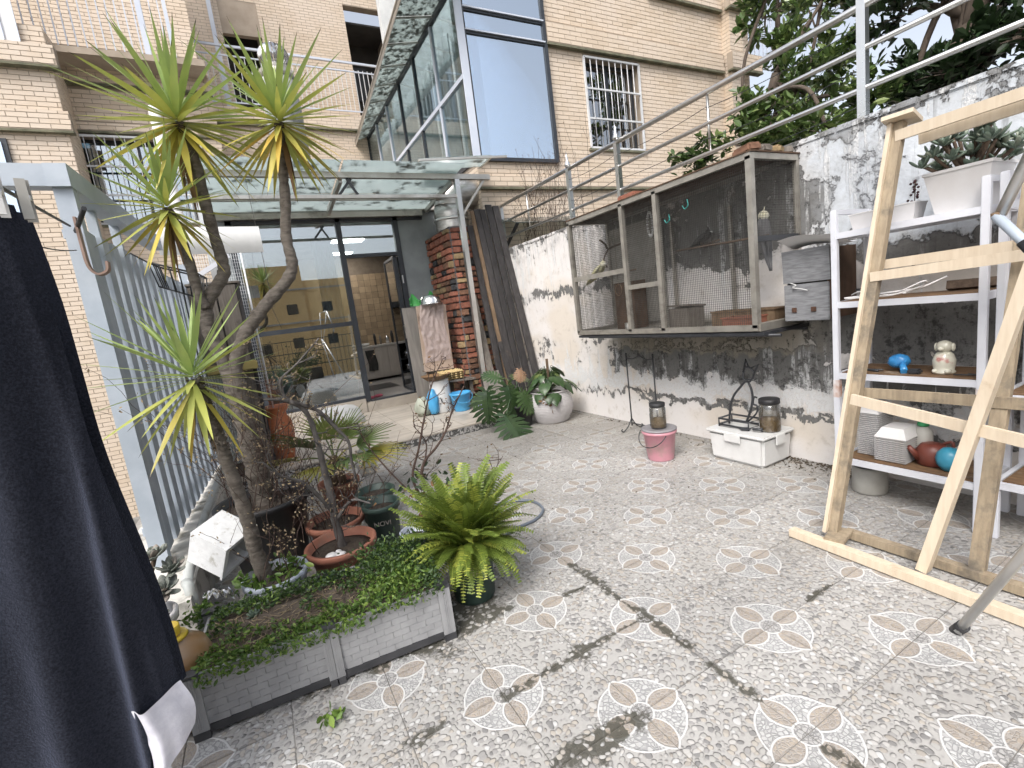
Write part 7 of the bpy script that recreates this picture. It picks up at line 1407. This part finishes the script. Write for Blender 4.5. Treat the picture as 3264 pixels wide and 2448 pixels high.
# ================================================================== BEHIND THE GARDEN WALL: weeds, canopy, trees
rnd = random.Random(12); wd = thing('dry_wall_weeds', 'tall dry brown weed stalks rising behind the garden wall', 'weeds', (4.3, 6.3, 2.5)); mb = MB(); ends = []
for k in range(58):
    y = rnd.uniform(5.3, 7.3); h_ = rnd.uniform(.6, 1.75); x = 4.28 + rnd.uniform(-.08, .15); pts = [(x, y, 2.4)]; dx, dy = rnd.gauss(0, .06), rnd.gauss(0, .09)
    for i in range(1, 6): pts.append((x + dx * i * i / 8, y + dy * i * i / 8 + .02 * math.sin(i * 1.7 + k), 2.4 + h_ * i / 5))
    mb.tube(pts, [.0035, .003, .003, .0025, .002, .0015], 4); ends.append(Vector(pts[-1])); 
    for q in range(3): e = Vector(pts[rnd.choice((3, 4))]); f = e + Vector((rnd.gauss(0, .05), rnd.gauss(0, .08), rnd.uniform(.05, .2))); mb.tube([e, f], .0016, 4); ends.append(f)
tag(mb.build('stalks', 'thorn_bark', wd), kind='stuff'); mb = MB()
for e in ends: leaf_quads(mb, e, 1, .013, rnd, .006)
tag(mb.build('seed_heads', 'dry_leaf', wd), kind='stuff')
cn = thing('glass_canopy', 'small dark glass canopy on black brackets low on the wing wall', 'canopy', (4.7, 7.4, 2.7)); MB().hexa([(3.95, 6.75, 2.92), (5.7, 6.75, 2.92), (5.7, 7.58, 3.16), (3.95, 7.58, 3.16), (3.95, 6.75, 2.932), (5.7, 6.75, 2.932), (5.7, 7.58, 3.172), (3.95, 7.58, 3.172)]).build('pane', 'eave_glass', cn)
for x in (4.1, 5.5): MB().beam((x, 7.56, 2.58), (x, 7.56, 3.1), .05).beam((x, 7.55, 2.62), (x, 7.0, 2.97), .04).build('bracket', 'black_iron', cn)
leafmat('glossy_leaf', (.06, .105, .03), (.09, .145, .04), (.14, .18, .06), .3, .18, 3, .35); leafmat('dark_leaf', (.018, .036, .014), (.03, .055, .02), None, .35, .15, 3, .35); surf('tree_bark', (.11, .085, .065), (.06, .045, .035), 14, .95, .7, stretch=(1, 1, .4))
def tree(name, label, trunk, clumps, nl, ls, mat, seed, limbs=8, r0=.09):
    t_ = thing(name, label, 'tree', trunk[0]); rr = random.Random(seed); P = spline(trunk, 5); MB().tube(P, [lerp(r0, r0 * .45, k / (len(P) - 1)) for k in range(len(P))], 10).build('trunk', 'tree_bark', t_); mb = MB(); lf_ = MB(); tips = []
    for (c, r_) in clumps:
        c = Vector(c); st_ = P[rr.randrange(len(P) // 2, len(P))]; mb.tube(spline([st_, st_.lerp(c, .5) + Vector((rr.gauss(0, .1), rr.gauss(0, .1), .1)), c], 5), [r0 * .35] * 3 + [r0 * .2] * 8, 6)
        for k in range(max(6, int(22 * r_))):
            d = Vector((rr.gauss(0, 1), rr.gauss(0, 1), rr.gauss(.1, .8))).normalized() * r_ * rr.uniform(.45, 1.05); e = c + d; mb.tube([c + d * .1, c + d * .55 + Vector((0, 0, .03)), e], [.008, .005, .002], 4); tips.append((e, d.normalized()))
    per = max(1, nl // len(tips))
    for e, d in tips:
        for k in range(per):
            p = e - d * rr.uniform(0, .22) + Vector((rr.gauss(0, .04), rr.gauss(0, .04), rr.gauss(0, .04))); dd = (d * .7 + Vector((rr.gauss(0, .6), rr.gauss(0, .6), rr.gauss(.25, .5)))).normalized(); Fm = frame_from(dd, (rr.gauss(0, .5), rr.gauss(0, .5), 1)); s_ = ls * rr.uniform(.6, 1.25); lf_.cr = rr.random() * .999 + .001
            lf_.add([p + Fm @ Vector(q) * s_ for q in ((0, 0, 0), (.2, .3, .05), (.22, .65, .03), (0, 1, -.08), (-.22, .65, .03), (-.2, .3, .05))], [(0, 1, 2, 3), (0, 3, 4, 5)])
    mb.build('limbs', 'tree_bark', t_); tag(lf_.build('crown', mat, t_), kind='stuff'); return t_
tree('glossy_shrub', 'bright glossy-leaved tree growing over the garden wall beside the wing', [(5.0, 3.6, -1.6), (4.95, 3.5, 1.5), (5.0, 3.4, 2.8), (5.1, 3.2, 3.6)], [((4.75, 3.75, 2.95), .40), ((4.7, 3.2, 2.85), .42), ((4.8, 2.75, 2.9), .40), ((5.0, 3.4, 3.25), .38), ((5.1, 3.0, 3.35), .40), ((5.5, 3.5, 4.6), .42), ((5.6, 3.0, 4.3), .38), ((5.3, 3.2, 3.9), .26), ((4.7, 2.5, 2.75), .34), ((5.2, 2.7, 3.5), .34), ((5.9, 2.9, 4.9), .45), ((5.0, 2.4, 3.0), .36)], 5200, .095, 'glossy_leaf', 4)
tree('garden_tree', 'dark spreading tree with a thick leaning trunk behind the garden wall', [(5.6, 2.35, -1.6), (5.6, 2.3, 1.2), (5.5, 2.2, 2.6), (5.55, 1.9, 3.3), (5.7, 1.6, 4.2)], [((5.4, 2.2, 3.05), .42), ((5.3, 1.8, 3.0), .42), ((5.4, 1.4, 3.1), .45), ((5.5, 2.25, 3.7), .45), ((5.6, 1.75, 3.75), .5), ((5.7, 1.3, 3.7), .5), ((5.9, 2.1, 4.5), .55), ((5.9, 1.5, 4.5), .55), ((5.6, .9, 3.5), .5), ((5.8, .5, 4.0), .6), ((6.3, 2.3, 4.6), .6), ((6.6, 1.7, 4.0), .6), ((6.2, 2.6, 5.3), .55), ((5.5, .9, 4.6), .6), ((6.8, 2.2, 3.4), .6), ((7.2, 1.4, 3.2), .7)], 9500, .11, 'dark_leaf', 5, r0=.13)
tree('leafy_sapling', 'leafy sapling whose top shows against the sky next to the wing corner', [(9.3, 5.6, -1.6), (9.3, 5.6, 3.0), (9.2, 5.7, 5.0), (9.2, 5.7, 7.0)], [((9.0, 5.8, 6.2), .6), ((9.2, 5.2, 6.9), .7), ((9.3, 6.0, 7.4), .7), ((9.0, 4.9, 5.8), .6), ((9.6, 5.5, 8.0), .8), ((9.4, 5.0, 5.0), .6)], 1500, .2, 'glossy_leaf', 8, r0=.08)
# end balcony grille on the wing
gr_ = thing('balcony_grille', 'white barred balcony grille standing out beyond the wing corner', 'grille', (12.0, 8.0, 6.6))
for k in range(9): MB().beam((11.15 + k * .16, 7.9, 6.6), (11.15 + k * .16, 7.9, 7.75), .025).build('bar', 'alu_white', gr_)
for z in (6.6, 7.45, 7.75): MB().beam((11.1, 7.9, z), (12.5, 7.9, z), .05).build('rail', 'alu_white', gr_)
# ================================================================== ACROSS THE LANE (behind the viewpoint, seen in the glass)
surf('orange_render', (.80, .55, .25), (.74, .50, .23), 1.5, .9, .05); surf('pale_render', (.50, .47, .42), None, 1.5, .9)
ob = thing('orange_building', 'orange rendered house across the lane mirrored in the glass front', 'building', (3, -14, -1.6))
MB().box((-6, -22, -1.6), (3.0, -14, 5.75)).box((3.0, -22, -1.6), (9.5, -14.2, 4.85)).build('wall', 'orange_render', ob)
for x, z in ((.4, 3.2), (2.2, 3.2), (4.2, 3.2), (6.2, 3.2), (.4, 1.0), (2.2, 1.2), (4.2, 1.2), (6.2, 1.2), (-2, 3.2), (-2, 1.2)): MB().bbox((x - .3, -14.06 if x < 3 else -14.26, z - .3), (x + .3, -13.97 if x < 3 else -14.17, z + .3), .02).build('window', 'dark_room', ob)
for z in (2.35, 4.3): MB().box((-6, -13.98, z), (9.5, -13.9, z + .1)).build('string_course', 'pale_render', ob)
rf = thing('yard_railing', 'dark wire railing at the open end of the yard seen in the glass', 'railing', (1, -1.75, 0))
for z in (.5, 1.0, 1.45): MB().beam((-1.5, -1.72, z), (3.9, -1.72, z), .03).build('rail', 'black_iron', rf)
for k in range(37): MB().beam((-1.5 + k * .15, -1.72, 0), (-1.5 + k * .15, -1.72, 1.45), .014).build('bar', 'black_iron', rf)
sb = thing('railing_shrub', 'dark potted shrub at the yard railing mirrored in the glass', 'shrub', (1.4, -1.4, 0)); MB().bbox((.9, -1.6, 0), (1.9, -1.2, .4), .02).build('trough', 'black_pot', sb); mb = MB()
for k in range(700): leaf_quads(mb, Vector((1.4 + rnd.gauss(0, .3), -1.4 + rnd.gauss(0, .13), .5 + abs(rnd.gauss(0, .25)))), 1, .04, rnd)
tag(mb.build('foliage', 'mint_dark', sb), kind='stuff')
